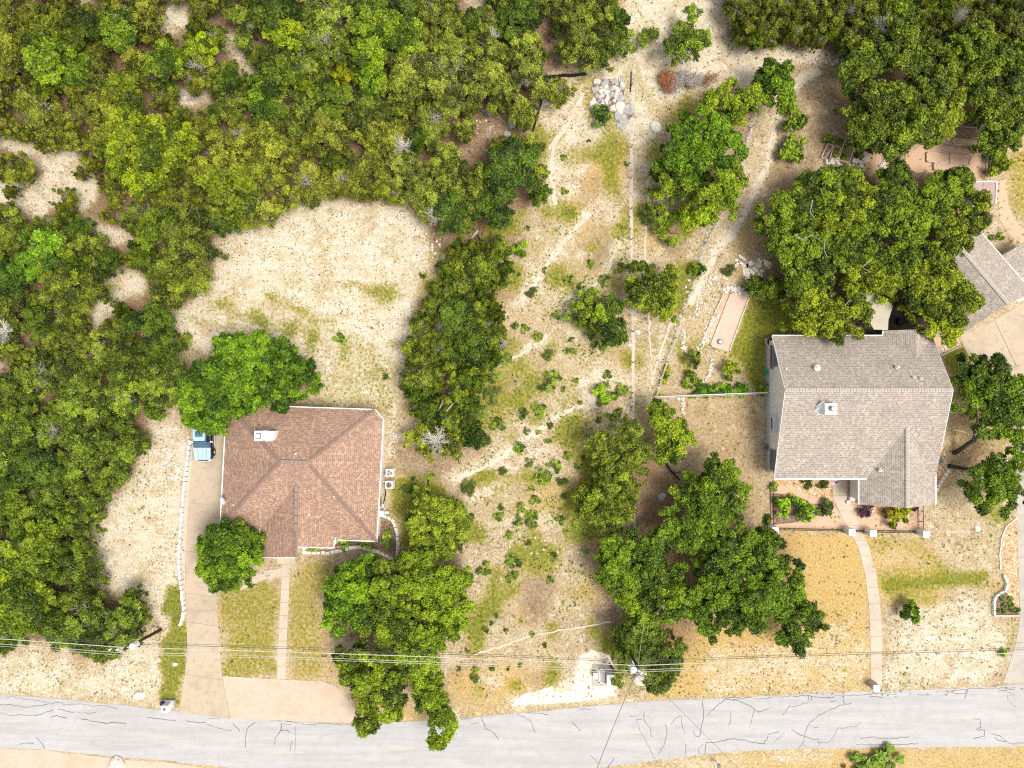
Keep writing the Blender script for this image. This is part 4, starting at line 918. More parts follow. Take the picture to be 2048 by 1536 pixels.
# the big limestone pile
RP = empty('boulder_pile', P(1218, 205), 'heap of pale grey limestone boulders left of the property line', 'rock pile')
rs_ = random.Random(5)
sheet('pile_gap_shade', [(1186,165),(1215,158),(1246,165),(1250,205),(1262,222),(1252,252),(1236,250),(1225,222),(1190,208)], .02, M['mulch'], RP, t=.03)  # dark sheet below the boulders stands in for shade in the gaps
big = [(1240,216,1.55),(1258,222,1.7),(1228,216,1.0),(1236,232,1.25),(1245,240,1.4),(1238,250,.9),(1245,253,1.15),(1234,228,.7),(1186,210,1.2),(1240,196,1.3),(1228,190,.8),(1250,228,1.0)]
for x, y, s in big:
    o = bpy.data.objects.new('boulder', rs_.choice(ROCKG + ROCK[:1])); COL.objects.link(o); o.parent = RP; o.location = P(x, y) - RP.location - Vector((0, 0, .1)); o.rotation_euler = (0, 0, rs_.uniform(0, 6.3)); o.scale = (s, s * .85, s * .5)
for i in range(85):
    x = rs_.uniform(1186, 1246); y = rs_.uniform(160, 212); s = rs_.uniform(.3, .75)
    o = bpy.data.objects.new('boulder', rs_.choice(ROCKG + ROCK)); COL.objects.link(o); o.parent = RP; o.location = P(x, y) - RP.location; o.rotation_euler = (0, 0, rs_.uniform(0, 6.3)); o.scale = (s, s * .85, s * .6)
def boulder(x, y, s, label, mesh=None, sy=.8):
    o = bpy.data.objects.new('boulder', mesh or (ROCKG[0] if 'grey' in label else ROCK[int(x) % 5])); COL.objects.link(o); o.location = P(x, y, -.05); o.rotation_euler = (0, 0, x); o.scale = (s, s * sy, s * .5); tag(o, label, 'boulder')
for a in ((1025,245,1.5,'grey wedge shaped boulder, larger of the pair near the black fence'),(1036,243,1.0,'pale boulder touching the wedge shaped one near the black fence'),(1029,226,1.1,'tall narrow pale boulder above the wedge shaped one'),(1014,268,1.0,'blue grey boulder at the woodland edge below the wedge shaped one'),(978,225,.8,'small grey boulder deep in the brown gap of the wood'),(1309,853,1.0,'grey rock between the two trees below the fence corner'),(1323,993,1.1,'dark grey rock on leaf litter left of the big oaks'),(357,998-60,.9,'pale rock at the top of the driveway wall'),(1953,1056,.95,'white rock alone on the right front lawn'),(1090,206,.9,'whitish rock right of the black fence'),(1312,255,1.6,'flat pale outcrop right of the property line'),(1275,664,.7,'small white rock left of the side track'),(1260,690,.6,'small white rock on the property line'),(237,1530,2.2,'pale flat stone slab by the lower left drive'),(280,1390,1.3,'flat pinkish stone near the left road shoulder'),(1278,1358,1.6,'pale rock in the bush below the transformer pole')): boulder(*a)
# stepping stones
SP = empty('stepping_stones', P(1500, 545), 'two lines of pale rectangular stepping stones meeting above the lawn', 'stepping stones')
for x, y, a, l in ((1490,531,.1,.75),(1492,540,.05,.75),(1493,548,.0,.75),(1495,556,0,.6),(1496,564,.1,.55),(1496,571,0,.55),(1497,578,0,.5),(1520,523,-.7,.75),(1516,531,-.7,.7),(1511,539,-.75,.7),(1504,544,-.75,.65),(1500,527,.4,.95),(1534,528,-.6,1.1)):
    c = P(x, y); mb = MB(); mb.obox((c.x, c.y), (math.cos(a), math.sin(a)), l, l * .55, 0, .06); mb.build('stepping_stone', M['limestone'], SP, .02)
TB = empty('white_boards', P(1483, 518), 'white T-shaped boards lying on the garden track', 'boards')
for (a, b) in (((1470,519),(1486,529)), ((1478,523),(1467,536)), ((1477,510),(1491,521))):
    p, q = P(*a), P(*b); mb = MB(); mb.obox((p + q) / 2, q - p, (q - p).length, .22, 0, .12); mb.build('board', M['white'], TB)

# ------------------------------------------------------------------ fences
def run_fence(name, pts, label, h, mat_post, mat_rail, step, rails, pr=.04, rr=.015, cat='fence', group=None):
    pp = pathpts(pts, step); root = empty(name, (pp[0][0], pp[0][1], 0), label, cat, group)
    pm = MB(); pm.box(-pr, pr, -pr, pr, 0, h * 1.05); pm = pm.mesh('post', M[mat_post])
    for x, y, a in pp:
        o = bpy.data.objects.new('post', pm); COL.objects.link(o); o.parent = root; o.location = (x - root.location.x, y - root.location.y, 0)
    w_ = [P(*p) for p in pts]
    for z in rails:
        mb = MB(); mb.tube([(p.x, p.y, z) for p in w_], rr, 4); mb.build('rail', M[mat_rail], root)
    return root
run_fence('wire_fence', [(1263,142),(1262,300),(1262,420),(1264,560),(1266,700),(1265,845),(1267,1062)], 'long wire fence on the pale property line down the centre', 1.1, 'deadwood', 'wire', 3.2, (.3, .7, 1.05), .05, .014)
mb = MB(); mb.tube([P(1263,143,.06), P(1261,184,.06)], .07, 6); tag(mb.build('dark_bar', M['pole']), 'dark bar lying at the top end of the property line', 'post')  # dark bar lying on the ground along the property line
run_fence('garden_fence', [(1508,232),(1490,300),(1467,385),(1437,440),(1410,490),(1385,570),(1362,640),(1345,690),(1325,745),(1310,795)], 'low garden fence running down from the rear trees to the corner', .9, 'steel_dark', 'wire', 2.6, (.35, .85), .04, .03)
rockrow('rock_border', [(1503,238),(1490,290),(1470,375),(1455,415)], 'pale stones along the upper garden fence', 46, .26, .07, seed=31)
rockrow('rock_border', [(1425,440),(1412,480),(1395,520),(1380,560),(1370,600),(1350,660)], 'pale stones along the middle garden fence', 50, .28, .15, seed=32)
run_fence('green_rail_fence', [(1310,796),(1372,793),(1450,790),(1500,788),(1536,787)], 'pale green topped fence joining the corner to the gable wall', .95, 'steel_dark', 'wire', 2.2, (.2, .55, .92), .04, .035)
mb = MB(); mb.tube([P(1310, 794, 1.0), P(1372, 791, 1.0), P(1450, 788, 1.0), P(1536, 785, 1.0)], .05, 4); tag(mb.build('fence_cap_rail', M['offwhite']), 'pale cap rail above the green topped garden fence', 'rail')
for i, (pts, lb) in enumerate((([(1089,159),(1128,154),(1150,154),(1173,151)], 'black silt fence running across the sandy strip'), ([(1083,190),(1080,215),(1070,248),(1058,286)], 'black silt fence running down beside the woodland'))):
    r0 = P(*pts[0]); e = empty('silt_fence', r0, lb, 'silt fence'); mb = MB(); w_ = [P(*p) for p in densify(pts, 10, .8)]
    for j in range(len(w_) - 1):
        a, b = w_[j], w_[j + 1]; up = Vector((0, .10, .62)) if i == 0 else Vector((.10, 0, .62)); ww = Vector((.0, .03, 0)) if i == 0 else Vector((.03, 0, 0))
        mb.face([a, b, b + up, a + up]); mb.face([a + ww, a + up + ww, b + up + ww, b + ww]); mb.face([a + up, b + up, b + up + ww, a + up + ww])
    mb.build('fabric', M['black'], e)
    for j in range(0, len(w_), 3):
        mb = MB(); mb.box(w_[j].x - .025, w_[j].x + .025, w_[j].y - .025, w_[j].y + .025, 0, .75); mb.build('stake', M['bark'], e)
# front fence of the right house: stone piers and iron panels
piers = [(1541, 1056), (1692, 1060), (1734, 1062), (1838, 1063)]
names = ['white stone pier at the left corner of the front fence', 'white stone pier left of the curved walk', 'white stone pier right of the curved walk', 'white stone pier at the right end of the front fence']
for (x, y), lb in zip(piers, names):
    e = empty('stone_pier', P(x, y), lb, 'pier', 'piers of the front iron fence'); c = P(x, y)
    mb = MB(); mb.box(c.x - .32, c.x + .32, c.y - .32, c.y + .32, 0, 1.35); mb.build('shaft', M['white'], e)
    mb = MB(); mb.box(c.x - .35, c.x + .35, c.y - .35, c.y + .35, 1.35, 1.45); mb.build('cap', M['white'], e, .02)
def iron(name, a, b, label, h=1.0, step=.14):
    p, q = P(*a), P(*b); d = q - p; L = d.length; d.normalize(); e = empty(name, p, label, 'fence', 'iron fence panels of the front garden')
    for z in (.12, h): mb = MB(); mb.tube([p + Vector((0, 0, z)), q + Vector((0, 0, z))], .028, 4); mb.build('rail', M['iron'], e)
    mm = MB(); mm.box(-.012, .012, -.012, .012, .05, h + .06); mm = mm.mesh('picket', M['iron'])
    for i in range(int(L / step)):
        o = bpy.data.objects.new('picket', mm); COL.objects.link(o); o.parent = e; o.location = d * (i + .5) * step
iron('iron_fence', (1549,1056), (1684,1059), 'black iron fence panel left of the curved walk', step=.2); iron('iron_gate', (1700,1060), (1727,1061), 'short black iron gate across the curved walk'); iron('iron_fence', (1742,1061), (1830,1062), 'black iron fence panel right of the curved walk', step=.2)
iron('iron_fence', (1540,965), (1541,1048), 'black iron fence panel at the left side of the front garden', step=.25); iron('iron_fence', (1836,1008), (1837,1056), 'black iron fence panel at the right side of the front garden', step=.2)
mb = MB()
LD = empty('ladder_trellis', P(1843, 1030), 'dark ladder shaped trellis beside the right end pier', 'trellis')
mb.tube([P(1835, 1008, .8), P(1836, 1056, .8)], .03, 4); mb.tube([P(1846, 1008, .8), P(1847, 1056, .8)], .03, 4); mb.build('side_rail', M['iron'], LD)
for y in (1022, 1043): mb = MB(); mb.tube([P(1835, y, .8), P(1847, y, .8)], .035, 4); mb.build('rung', M['iron'], LD)

# ------------------------------------------------------------------ raised beds of the vegetable garden
def frame(name, corners, label, mat='timber', h=.25, w_=.09, cat='raised bed', cross=None, group=None):
    e = empty(name, P(*corners[0]), label, cat, group)
    for i in range(len(corners)):
        p, q = P(*corners[i]), P(*corners[(i + 1) % len(corners)]); mb = MB(); mb.obox((p + q) / 2, q - p, (q - p).length + w_, w_, 0, h); mb.build('board', M[mat], e)
    for a, b in cross or ():
        p, q = P(*a), P(*b); mb = MB(); mb.obox((p + q) / 2, q - p, (q - p).length, w_, 0, h); mb.build('board', M[mat], e)
    sheet('soil', corners, h * .6, M['mulch' if 'herb' in label else 'concrete_grey' if 'utility' in label else 'granite_path'], e, t=h * .5)
    return e
frame('raised_bed', [(1852,306),(1941,313),(1936,330),(1852,324)], 'large timber raised bed in the vegetable garden, upper tier', cross=[((1898,309),(1898,328))])
frame('raised_bed', [(1866,327),(1925,332),(1925,343),(1866,340)], 'narrow timber raised bed just below the large one')
frame('raised_bed', [(1881,275),(1903,277),(1903,289),(1881,286)], 'small two part timber raised bed left of the round oak')
frame('raised_bed', [(1905,277),(1955,283),(1955,293),(1905,289)], 'long overgrown timber bed beside the small one', h=.2)
frame('raised_bed', [(1654,288),(1666,292),(1648,318),(1641,316)], 'left herb bed with timber edges')
frame('raised_bed', [(1667,292),(1680,296),(1672,320),(1658,317)], 'middle herb bed with a yellow bush')
frame('raised_bed', [(1687,283),(1709,289),(1697,326),(1675,321)], 'right herb bed, the largest, with white board edges')
frame('sand_frame', [(1945,230),(1964,230),(1963,248),(1944,247)], 'pale green wooden frame around an orange soil square', 'green_paint', .7, .16, 'planter box')
mb = MB(); mb.tube([P(1909,252,.9), P(1960,256,.9)], .05, 4); tag(mb.build('timber_rail', M['timber']), 'long timber rail below the green frame', 'rail')
run_fence('garden_screen', [(1970,300),(1968,330),(1966,360)], 'dark fence at the right side of the vegetable garden', 1.3, 'iron', 'iron', 1.1, (.3, .8, 1.3), .04, .03)

# ------------------------------------------------------------------ vehicle
def pickup():
    c = P(405, 905, 1.0); e = empty('pickup_truck', (c.x, c.y, 0), 'pale blue pickup truck parked half under the tree beside the brown roofed house', 'truck')
    X = c.x; YF = P(405, 921, .7).y      # front bumper
    def loft(name, secs, mat, parent=e, bev=.0):
        """secs: list of (y from front, half width bottom, half width top, z0, z1)"""
        mb = MB(); rings = []
        for y, wb, wt, z0, z1 in secs:
            rings.append([(X - wb, YF + y, z0), (X - wb * 1.0, YF + y, (z0 + z1) * .55), (X - wt, YF + y, z1), (X + wt, YF + y, z1), (X + wb, YF + y, (z0 + z1) * .55), (X + wb, YF + y, z0)])
        for i in range(len(rings) - 1):
            for k in range(6):
                k2 = (k + 1) % 6; mb.face([rings[i][k], rings[i][k2], rings[i + 1][k2], rings[i + 1][k]])
        mb.face(rings[0][::-1]); mb.face(rings[-1])
        o = mb.build(name, M[mat], parent)
        import bmesh
        b = bmesh.new(); b.from_mesh(o.data); bmesh.ops.remove_doubles(b, verts=b.verts, dist=.0005); bmesh.ops.recalc_face_normals(b, faces=b.faces); b.to_mesh(o.data); b.free()
        if bev:
            m = o.modifiers.new('bevel', 'BEVEL'); m.width = bev; m.segments = 3; m.limit_method = 'ANGLE'; m.angle_limit = R(25)
        return o
    loft('body', [(.0, .70, .62, .45, .80), (.12, .88, .78, .38, .92), (.45, .96, .84, .36, 1.0), (1.35, .98, .86, .35, 1.10), (2.0, .98, .90, .35, 1.12), (3.7, .98, .92, .35, 1.12), (5.6, .97, .93, .38, 1.10)], 'carnavy', bev=.05)
    loft('hood', [(.10, .80, .76, .84, .93), (.5, .88, .84, .92, 1.03), (1.40, .91, .87, 1.03, 1.14)], 'carpaint', bev=.03)
    loft('front_bumper', [(-.10, .70, .66, .42, .66), (.16, .95, .92, .42, .80)], 'white', bev=.04)
    loft('windscreen', [(1.42, .78, .72, 1.10, 1.14), (1.95, .72, .60, 1.12, 1.68), (2.1, .70, .60, 1.12, 1.70)], 'carglass')
    loft('cab', [(2.05, .80, .66, 1.10, 1.74), (2.4, .82, .70, 1.10, 1.80), (3.5, .82, .70, 1.10, 1.80), (3.75, .80, .68, 1.10, 1.72)], 'carnavy', bev=.06)
    loft('roof_panel', [(2.15, .60, .58, 1.76, 1.79), (2.5, .66, .63, 1.80, 1.83), (3.4, .66, .63, 1.80, 1.83), (3.65, .62, .58, 1.74, 1.77)], 'carpaint', bev=.02)
    for sx in (-1, 1):
        mb = MB(); xw = X + sx * .79
        mb.face([(X + sx * .835, YF + 2.25, 1.16), (X + sx * .835, YF + 2.85, 1.16), (X + sx * .745, YF + 2.85, 1.62), (X + sx * .745, YF + 2.45, 1.62)]); mb.face([(X + sx * .835, YF + 2.92, 1.16), (X + sx * .835, YF + 3.6, 1.16), (X + sx * .745, YF + 3.5, 1.62), (X + sx * .745, YF + 2.92, 1.62)]); mb.build('side_window', M['glass'], e)
        mb = MB(); mb.box(X + sx * .99, X + sx * .999, YF + 1.7, YF + 4.0, .55, 1.0); mb.build('door', M['carblack'], e)
        mb = MB(); mb.box(min(X + sx * .9, X + sx * 1.14), max(X + sx * .9, X + sx * 1.14), YF + 1.95, YF + 2.1, 1.08, 1.24); mb.build('wing_mirror', M['white'], e, .03)
        mb = MB(); mb.box(min(X + sx * .58, X + sx * .82), max(X + sx * .58, X + sx * .82), YF - .02, YF + .16, .72, .88); mb.build('headlight', M['steel'], e, .03)
        mb = MB(); mb.tube([(X + sx * 1.03, YF + 1.6, .42), (X + sx * 1.03, YF + 3.7, .42)], .05); mb.build('running_board', M['steel'], e)
        for yy in (.85, 4.6):
            mb = MB(); mb.tube([(X + sx * .80, YF + yy, .38), (X + sx * 1.03, YF + yy, .38)], .38, 20); t = mb.build('wheel', M['tyre'], e); mb = MB(); mb.tube([(X + sx * .98, YF + yy, .38), (X + sx * 1.045, YF + yy, .38)], .2, 16); mb.build('rim', M['steel'], t)
    for xx in (-.42, .0, .42): mb = MB(); mb.tube([(X + xx, YF + .3, 1.0), (X + xx * 1.1, YF + 1.35, 1.145)], .012, 4); mb.build('hood_crease', M['steel_dark'], e)
    mb = MB(); mb.box(X - .82, X + .82, YF + 3.85, YF + 5.5, 1.10, 1.125); mb.build('bed_floor', M['carblack'], e)
    mb = MB(); mb.box(X - .5, X + .5, YF - .03, YF + .03, .5, .78); mb.build('grille', M['black'], e)
    mb = MB(); mb.box(X - .45, X + .35, YF + 2.6, YF + 3.2, 1.83, 1.84); mb.build('sunroof', M['carglass'], e)
pickup()

# ------------------------------------------------------------------ mailboxes, boxes, lids, small things
MBX = empty('mailbox_pillar', P(342, 1408), 'white masonry mailbox beside the left driveway', 'mailbox'); c = P(340, 1406)
mb = MB(); mb.box(c.x - .75, c.x + .65, c.y - .40, c.y + .45, 0, .45); mb.build('plinth', M['limestone_grey'], MBX, .03); mb = MB(); mb.box(c.x - .35, c.x + .35, c.y - .5, c.y + .25, .45, 1.3); mb.build('shaft', M['offwhite'], MBX, .03)
mb = MB(); mb.cyl((c.x + .02, c.y - .12), .17, 1.3, 1.34, 18); mb.build('lamp_base', M['brick'], MBX); mb = MB(); mb.cyl((c.x + .02, c.y - .12), .09, 1.34, 1.42, 14); mb.build('finial', M['steel_dark'], MBX); mb = MB(); mb.box(c.x - .72, c.x - .36, c.y + .05, c.y + .4, .45, .8); mb.build('letter_slot', M['navy'], MBX)
MB2 = empty('mailbox_pillar', P(1740, 1368), 'white square mailbox pillar at the street end of the curved walk', 'mailbox'); c = P(1741, 1366)
mb = MB(); mb.box(c.x - .30, c.x + .30, c.y - .30, c.y + .30, 0, 1.3); mb.build('shaft', M['limestone_grey'], MB2); mb = MB(); mb.box(c.x - .34, c.x + .34, c.y - .34, c.y + .34, 1.3, 1.4); mb.build('cap', M['white'], MB2, .02)
MB3 = empty('mailbox', P(1432, 1522), 'small mailbox on a post south of the road', 'mailbox'); c = P(1432, 1522)
mb = MB(); mb.box(c.x - .05, c.x + .05, c.y - .05, c.y + .05, 0, 1.05); mb.build('post', M['white'], MB3); mb = MB(); mb.box(c.x - .13, c.x + .15, c.y - .35, c.y + .25, 1.05, 1.3); mb.build('box', M['steel_dark'], MB3, .03)
UB = empty('utility_pad', P(1206, 1350), 'concrete pad with utility cabinets beside the pale apron', 'utility cabinet')
sheet('pad', [(1184,1329),(1224,1328),(1228,1371),(1184,1373)], .05, M['concrete_grey'], UB, t=.1)
for (x0, x1, y0, y1, h) in ((1185.5, 1193, 1341, 1352, .75), (1212, 1226, 1343, 1366, .9)):
    a, b = P(x0, y1), P(x1, y0); mb = MB(); mb.box(a.x, b.x, a.y, b.y, .05, h); o = mb.build('cabinet', M['bluegrey'], UB, .03); mb = MB(); mb.box(a.x - .02, b.x + .02, a.y - .02, b.y + .02, h, h + .04); mb.build('lid', M['white'], o)
frame('cable_frame', [(1198,1338),(1208,1338),(1208,1364),(1198,1364)], 'small open frame between the two utility cabinets', 'offwhite', .15, .12, 'frame')
def lid(x, y, w_, h_, mat, label):
    c = P(x, y); mb = MB(); mb.box(c.x - w_ / 2, c.x + w_ / 2, c.y - h_ / 2, c.y + h_ / 2, 0, .06); tag(mb.build('meter_cover', M[mat]), label, 'utility lid')
lid(350.5, 1329, .48, .34, 'white', 'white rectangular meter lid in the green strip'); lid(303, 1339, .22, .30, 'bluegrey', 'small blue lid on the bare verge'); lid(2018, 1300, .3, .35, 'steel_dark', 'dark grey box beside the right driveway')
mb = MB(); 
FL = empty('house_flag', P(1672, 962, 2.6), 'red, white and blue flag hanging beside the front entrance', 'flag')
p0 = Vector((P(1668, 962, 2.7).x, P(1668, 962, 2.7).y, 2.7))
mb.tube([p0 + Vector((.5, .3, .1)), p0 + Vector((-.1, -.3, -.2))], .02); mb.build('staff', M['white'], FL)
for i in range(7):
    mb = MB(); y_ = p0.y - .06 - i * .055; mb.slab([(p0.x - .35, y_, 2.5), (p0.x + .15, y_, 2.55), (p0.x + .15, y_ - .054, 2.53), (p0.x - .35, y_ - .054, 2.48)], .01); mb.build('stripe', M['red' if i % 2 == 0 else 'white'], FL)
mb = MB(); mb.slab([(p0.x + .155, p0.y - .05, 2.56), (p0.x + .5, p0.y - .05, 2.6), (p0.x + .5, p0.y - .26, 2.58), (p0.x + .155, p0.y - .26, 2.54)], .01); mb.build('canton', M['navy'], FL)
def reel(x, y, mat, label):
    c = P(x, y, .6); e = empty('hose_reel', P(x, y), label, 'hose reel'); mb = MB()
    for r_ in (.16, .22, .27): mb.tube([(c.x + r_ * math.cos(t), c.y + r_ * math.sin(t) * 1.1, .55 + .1 * math.cos(t)) for t in [2 * math.pi * k / 14 for k in range(15)]], .035, 5)
    mb.build('hose', M[mat], e); mb = MB(); mb.cyl(c, .08, 0, .6, 10); mb.build('stand', M['steel_dark'], e)
reel(1533, 743, 'green_plastic', 'green garden hose coiled against the gable wall'); reel(1534, 770, 'steel_dark', 'dark hose reel on the gable wall above the fence'); reel(1534, 894, 'steel_dark', 'dark hose reel on the gable wall below the window')
KG = empty('round_grill', P(1537, 684), 'round black grill on the small pad at the northwest house corner', 'grill'); c = P(1538, 685)
mb = MB(); mb.cyl(c, .34, .4, .75, 20, .40); mb.cyl(c, .40, .75, .98, 20, .12); mb.build('kettle', M['black'], KG); mb = MB()
for k_ in range(3): mb.tube([(c.x, c.y, .5), (c.x + .35 * math.cos(k_ * 2.1), c.y + .35 * math.sin(k_ * 2.1), 0)], .03)
mb.build('leg', M['iron'], KG)
sheet('corner_pad', [(1528,677),(1543,677),(1543,690),(1532,690)], .03, M['limestone_grey'] if False else M['walk'], t=.05)['label'] = 'small pad at the house corner'
mb = MB(); mb.obox((P(1871, 921).x + .4, P(1871, 921).y), (1, .2), .35, .5, 0, .3); 
tag(mb.build('valve_box', M['steel_dark'], None, .04), 'dark grey box in the east gravel bed', 'box')
mb = MB(); mb.tube([(P(1866,855).x, P(1866,855).y, 4.0), P(1960,872,3.2), P(2030,892,2.4)], .018, 4); tag(mb.build('clothes_line', M['wire']), 'thin pale cable from the east gable to the driveway', 'cable')
for x, y in ((2026, 893), (2027, 898)): 
    c = P(x, y); mb = MB(); mb.obox((c.x, c.y), (1, -.3), .5, .09, 0, .1); o = mb.build('marker_board', M['white']); tag(o, 'pale short board at the driveway edge, %s one' % ('upper' if y == 893 else 'lower'), 'board')

# ------------------------------------------------------------------ poles and wires
def pole(base, topp, zt, label, cans):
    b, t = P(*base), P(topp[0], topp[1], zt); e = empty('utility_pole', b, label, 'utility pole')
    mb = MB(); mb.tube([b, b.lerp(t, .5), t], .17, 10, .12); mb.build('shaft', M['pole'], e)
    for (dx, dy, z, r_, h) in cans:
        c = Vector((t.x + dx, t.y + dy)); mb = MB(); mb.cyl(c, r_, z - h / 2, z + h / 2, 18); mb.cyl(c, r_ * 1.04, z + h / 2, z + h / 2 + .04, 18, r_ * .7); k_ = mb.build('transformer', M['offwhite'], e)
        for q in (-.1, .12): mb = MB(); mb.cyl((c.x + q, c.y + .05), .035, z + h / 2, z + h / 2 + .22, 8); mb.build('bushing', M['white'], k_)
    return e, t
PL, tL = pole((322, 1259), (248, 1299), 8.6, 'dark leaning utility pole with a grey transformer at the left', [(.55, .10, 7.7, .30, .9)])
mb = MB(); mb.tube([tL + Vector((-.9, -.2, -.6)), tL + Vector((.2, .1, -.5))], .05); mb.build('bracket', M['steel'], PL)
for d in (-.9, -1.6): mb = MB(); mb.cyl((tL.x + d, tL.y - .18), .09, 7.9, 8.25, 10); mb.build('insulator', M['white'], PL)
PR_, tR = pole((1252, 1290), (1276, 1336), 8.6, 'utility pole with transformer and white insulators above the round bush', [(-.35, -.30, 7.9, .30, .8)])
mb = MB(); mb.tube([tR + Vector((-.9, .1, -.6)), tR + Vector((.9, -.9, -.6))], .06); mb.tube([tR + Vector((-.5, .5, -.5)), tR + Vector((.2, -.6, -.5))], .05); mb.build('crossarm', M['bluegrey'], PR_)
for dx, dy in ((.35, -.75), (.85, -.75), (-.55, -.7)): mb = MB(); mb.cyl((tR.x + dx, tR.y + dy), .13, 7.8, 8.1, 12, .07); mb.cyl((tR.x + dx, tR.y + dy), .05, 8.1, 8.2, 8); mb.build('insulator', M['white'], PR_)
P3, t3 = pole((1236, 1354), (1219, 1327), 1.9, 'short black bar standing in for the shadow beside the utility cabinets', [])  # black leaning bar put in where the shadow by the cabinets lies
def wire(pts, z0, z1, sag, mat, r_, label, group='overhead wires along the road', n=14):
    (x0, y0), (x1, y1) = pts; a, b = P(x0, y0, z0), P(x1, y1, z1); L = []
    for i in range(n + 1):
        t = i / n; p = a.lerp(b, t); p.z -= sag * 4 * t * (1 - t); L.append(p)
    mb = MB(); mb.tube(L, r_, 4); tag(mb.build('overhead_wire', M[mat]), label, 'wire', group)
spans = [('left', (-700, 1240), (248, 1298)), ('middle', (248, 1298), (1276, 1334)), ('right', (1276, 1334), (2500, 1298))]
for nm, a, b in spans:
    sg = 0.35
    wire([(a[0], a[1] + (0 if nm == 'left' else 0) - 3), (b[0], b[1] - 3)], 8.2, 8.2, sg, 'wire', .034, 'thick pale main wire, %s span' % nm)
    wire([(a[0], a[1] - 10), (b[0], b[1] - 9)], 7.2, 7.2, sg, 'wire_dark', .024, 'dark communication wire uppermost, %s span' % nm)
    wire([(a[0], a[1] - 13), (b[0], b[1] - 12)], 7.2, 7.2, sg * 1.3, 'wire_dark', .018, 'second dark wire beside the uppermost, %s span' % nm)
    wire([(a[0], a[1] + 6), (b[0], b[1] + 8)], 8.4, 8.4, sg, 'wire', .020, 'thin pale lower wire, %s span' % nm)
    wire([(a[0], a[1] + 10), (b[0], b[1] + 13)], 8.4, 8.4, sg * 1.2, 'wire', .018, 'lowest thin pale wire, %s span' % nm)
wire([(1276, 1336), (1185, 1560)], 8.2, 7.0, .2, 'wire_dark', .028, 'dark service wire crossing the road towards the south', 'wires crossing the road')
wire([(1276, 1336), (1500, 1560)], 8.2, 2.0, .1, 'wire_dark', .016, 'thin dark guy wire running southeast over the road', 'wires crossing the road')
wire([(248, 1298), (20, 1600)], 8.2, 7.0, .1, 'wire', .014, 'thin pale service wire crossing the road at the left', 'wires crossing the road')
wire([(262, 1300), (40, 1600)], 7.9, 7.0, .1, 'wire', .012, 'second thin pale service wire crossing the road at the left', 'wires crossing the road')
wire([(1276, 1336), (1290, 1230)], 8.0, 5.5, .1, 'wire', .014, 'thin wire going up from the pole into the trees', 'wires crossing the road')

# ------------------------------------------------------------------ foliage
def leaf_quads(centers, radii, counts, L, W, seed, up=.35, radial=.0, shell=.35, tnt=None):
    """leaf sized faces spread through ball shaped tufts; returns verts, faces, tint"""
    rs = np.random.RandomState(seed)
    n = int(counts.sum()); idx = np.repeat(np.arange(len(counts)), counts)
    d = rs.normal(size=(n, 3)); d[:, 2] = np.abs(d[:, 2]) * 1.0 + up * .3; flip = rs.rand(n) < .18; d[flip, 2] *= -.5
    d /= np.linalg.norm(d, axis=1)[:, None]
    rad = radii[idx] * (shell + (1 - shell) * rs.rand(n) ** .6) * (1 + .18 * rs.normal(size=n))
    p = centers[idx] + d * rad[:, None]
    nrm = d * .55 + rs.normal(size=(n, 3)) * .55; nrm[:, 2] += up; nrm /= np.linalg.norm(nrm, axis=1)[:, None]
    t = rs.normal(size=(n, 3)) * (1 - radial) + d * radial * 2.0
    t -= nrm * (t * nrm).sum(1)[:, None]; t /= np.linalg.norm(t, axis=1)[:, None] + 1e-9
    b = np.cross(nrm, t)
    s = rs.uniform(.65, 1.35, n)[:, None]
    v = np.empty((n, 4, 3)); v[:, 0] = p - t * L * .5 * s; v[:, 1] = p + b * W * .5 * s - t * L * .05 * s; v[:, 2] = p + t * L * .5 * s; v[:, 3] = p - b * W * .5 * s - t * L * .05 * s
    f = np.arange(n * 4).reshape(n, 4)
    tt = np.clip((tnt[idx] if tnt is not None else .5) * .62 + rs.rand(n) * .38, 0, 1) ** 1.2
    return v.reshape(-1, 3), f, np.repeat(tt, 4)

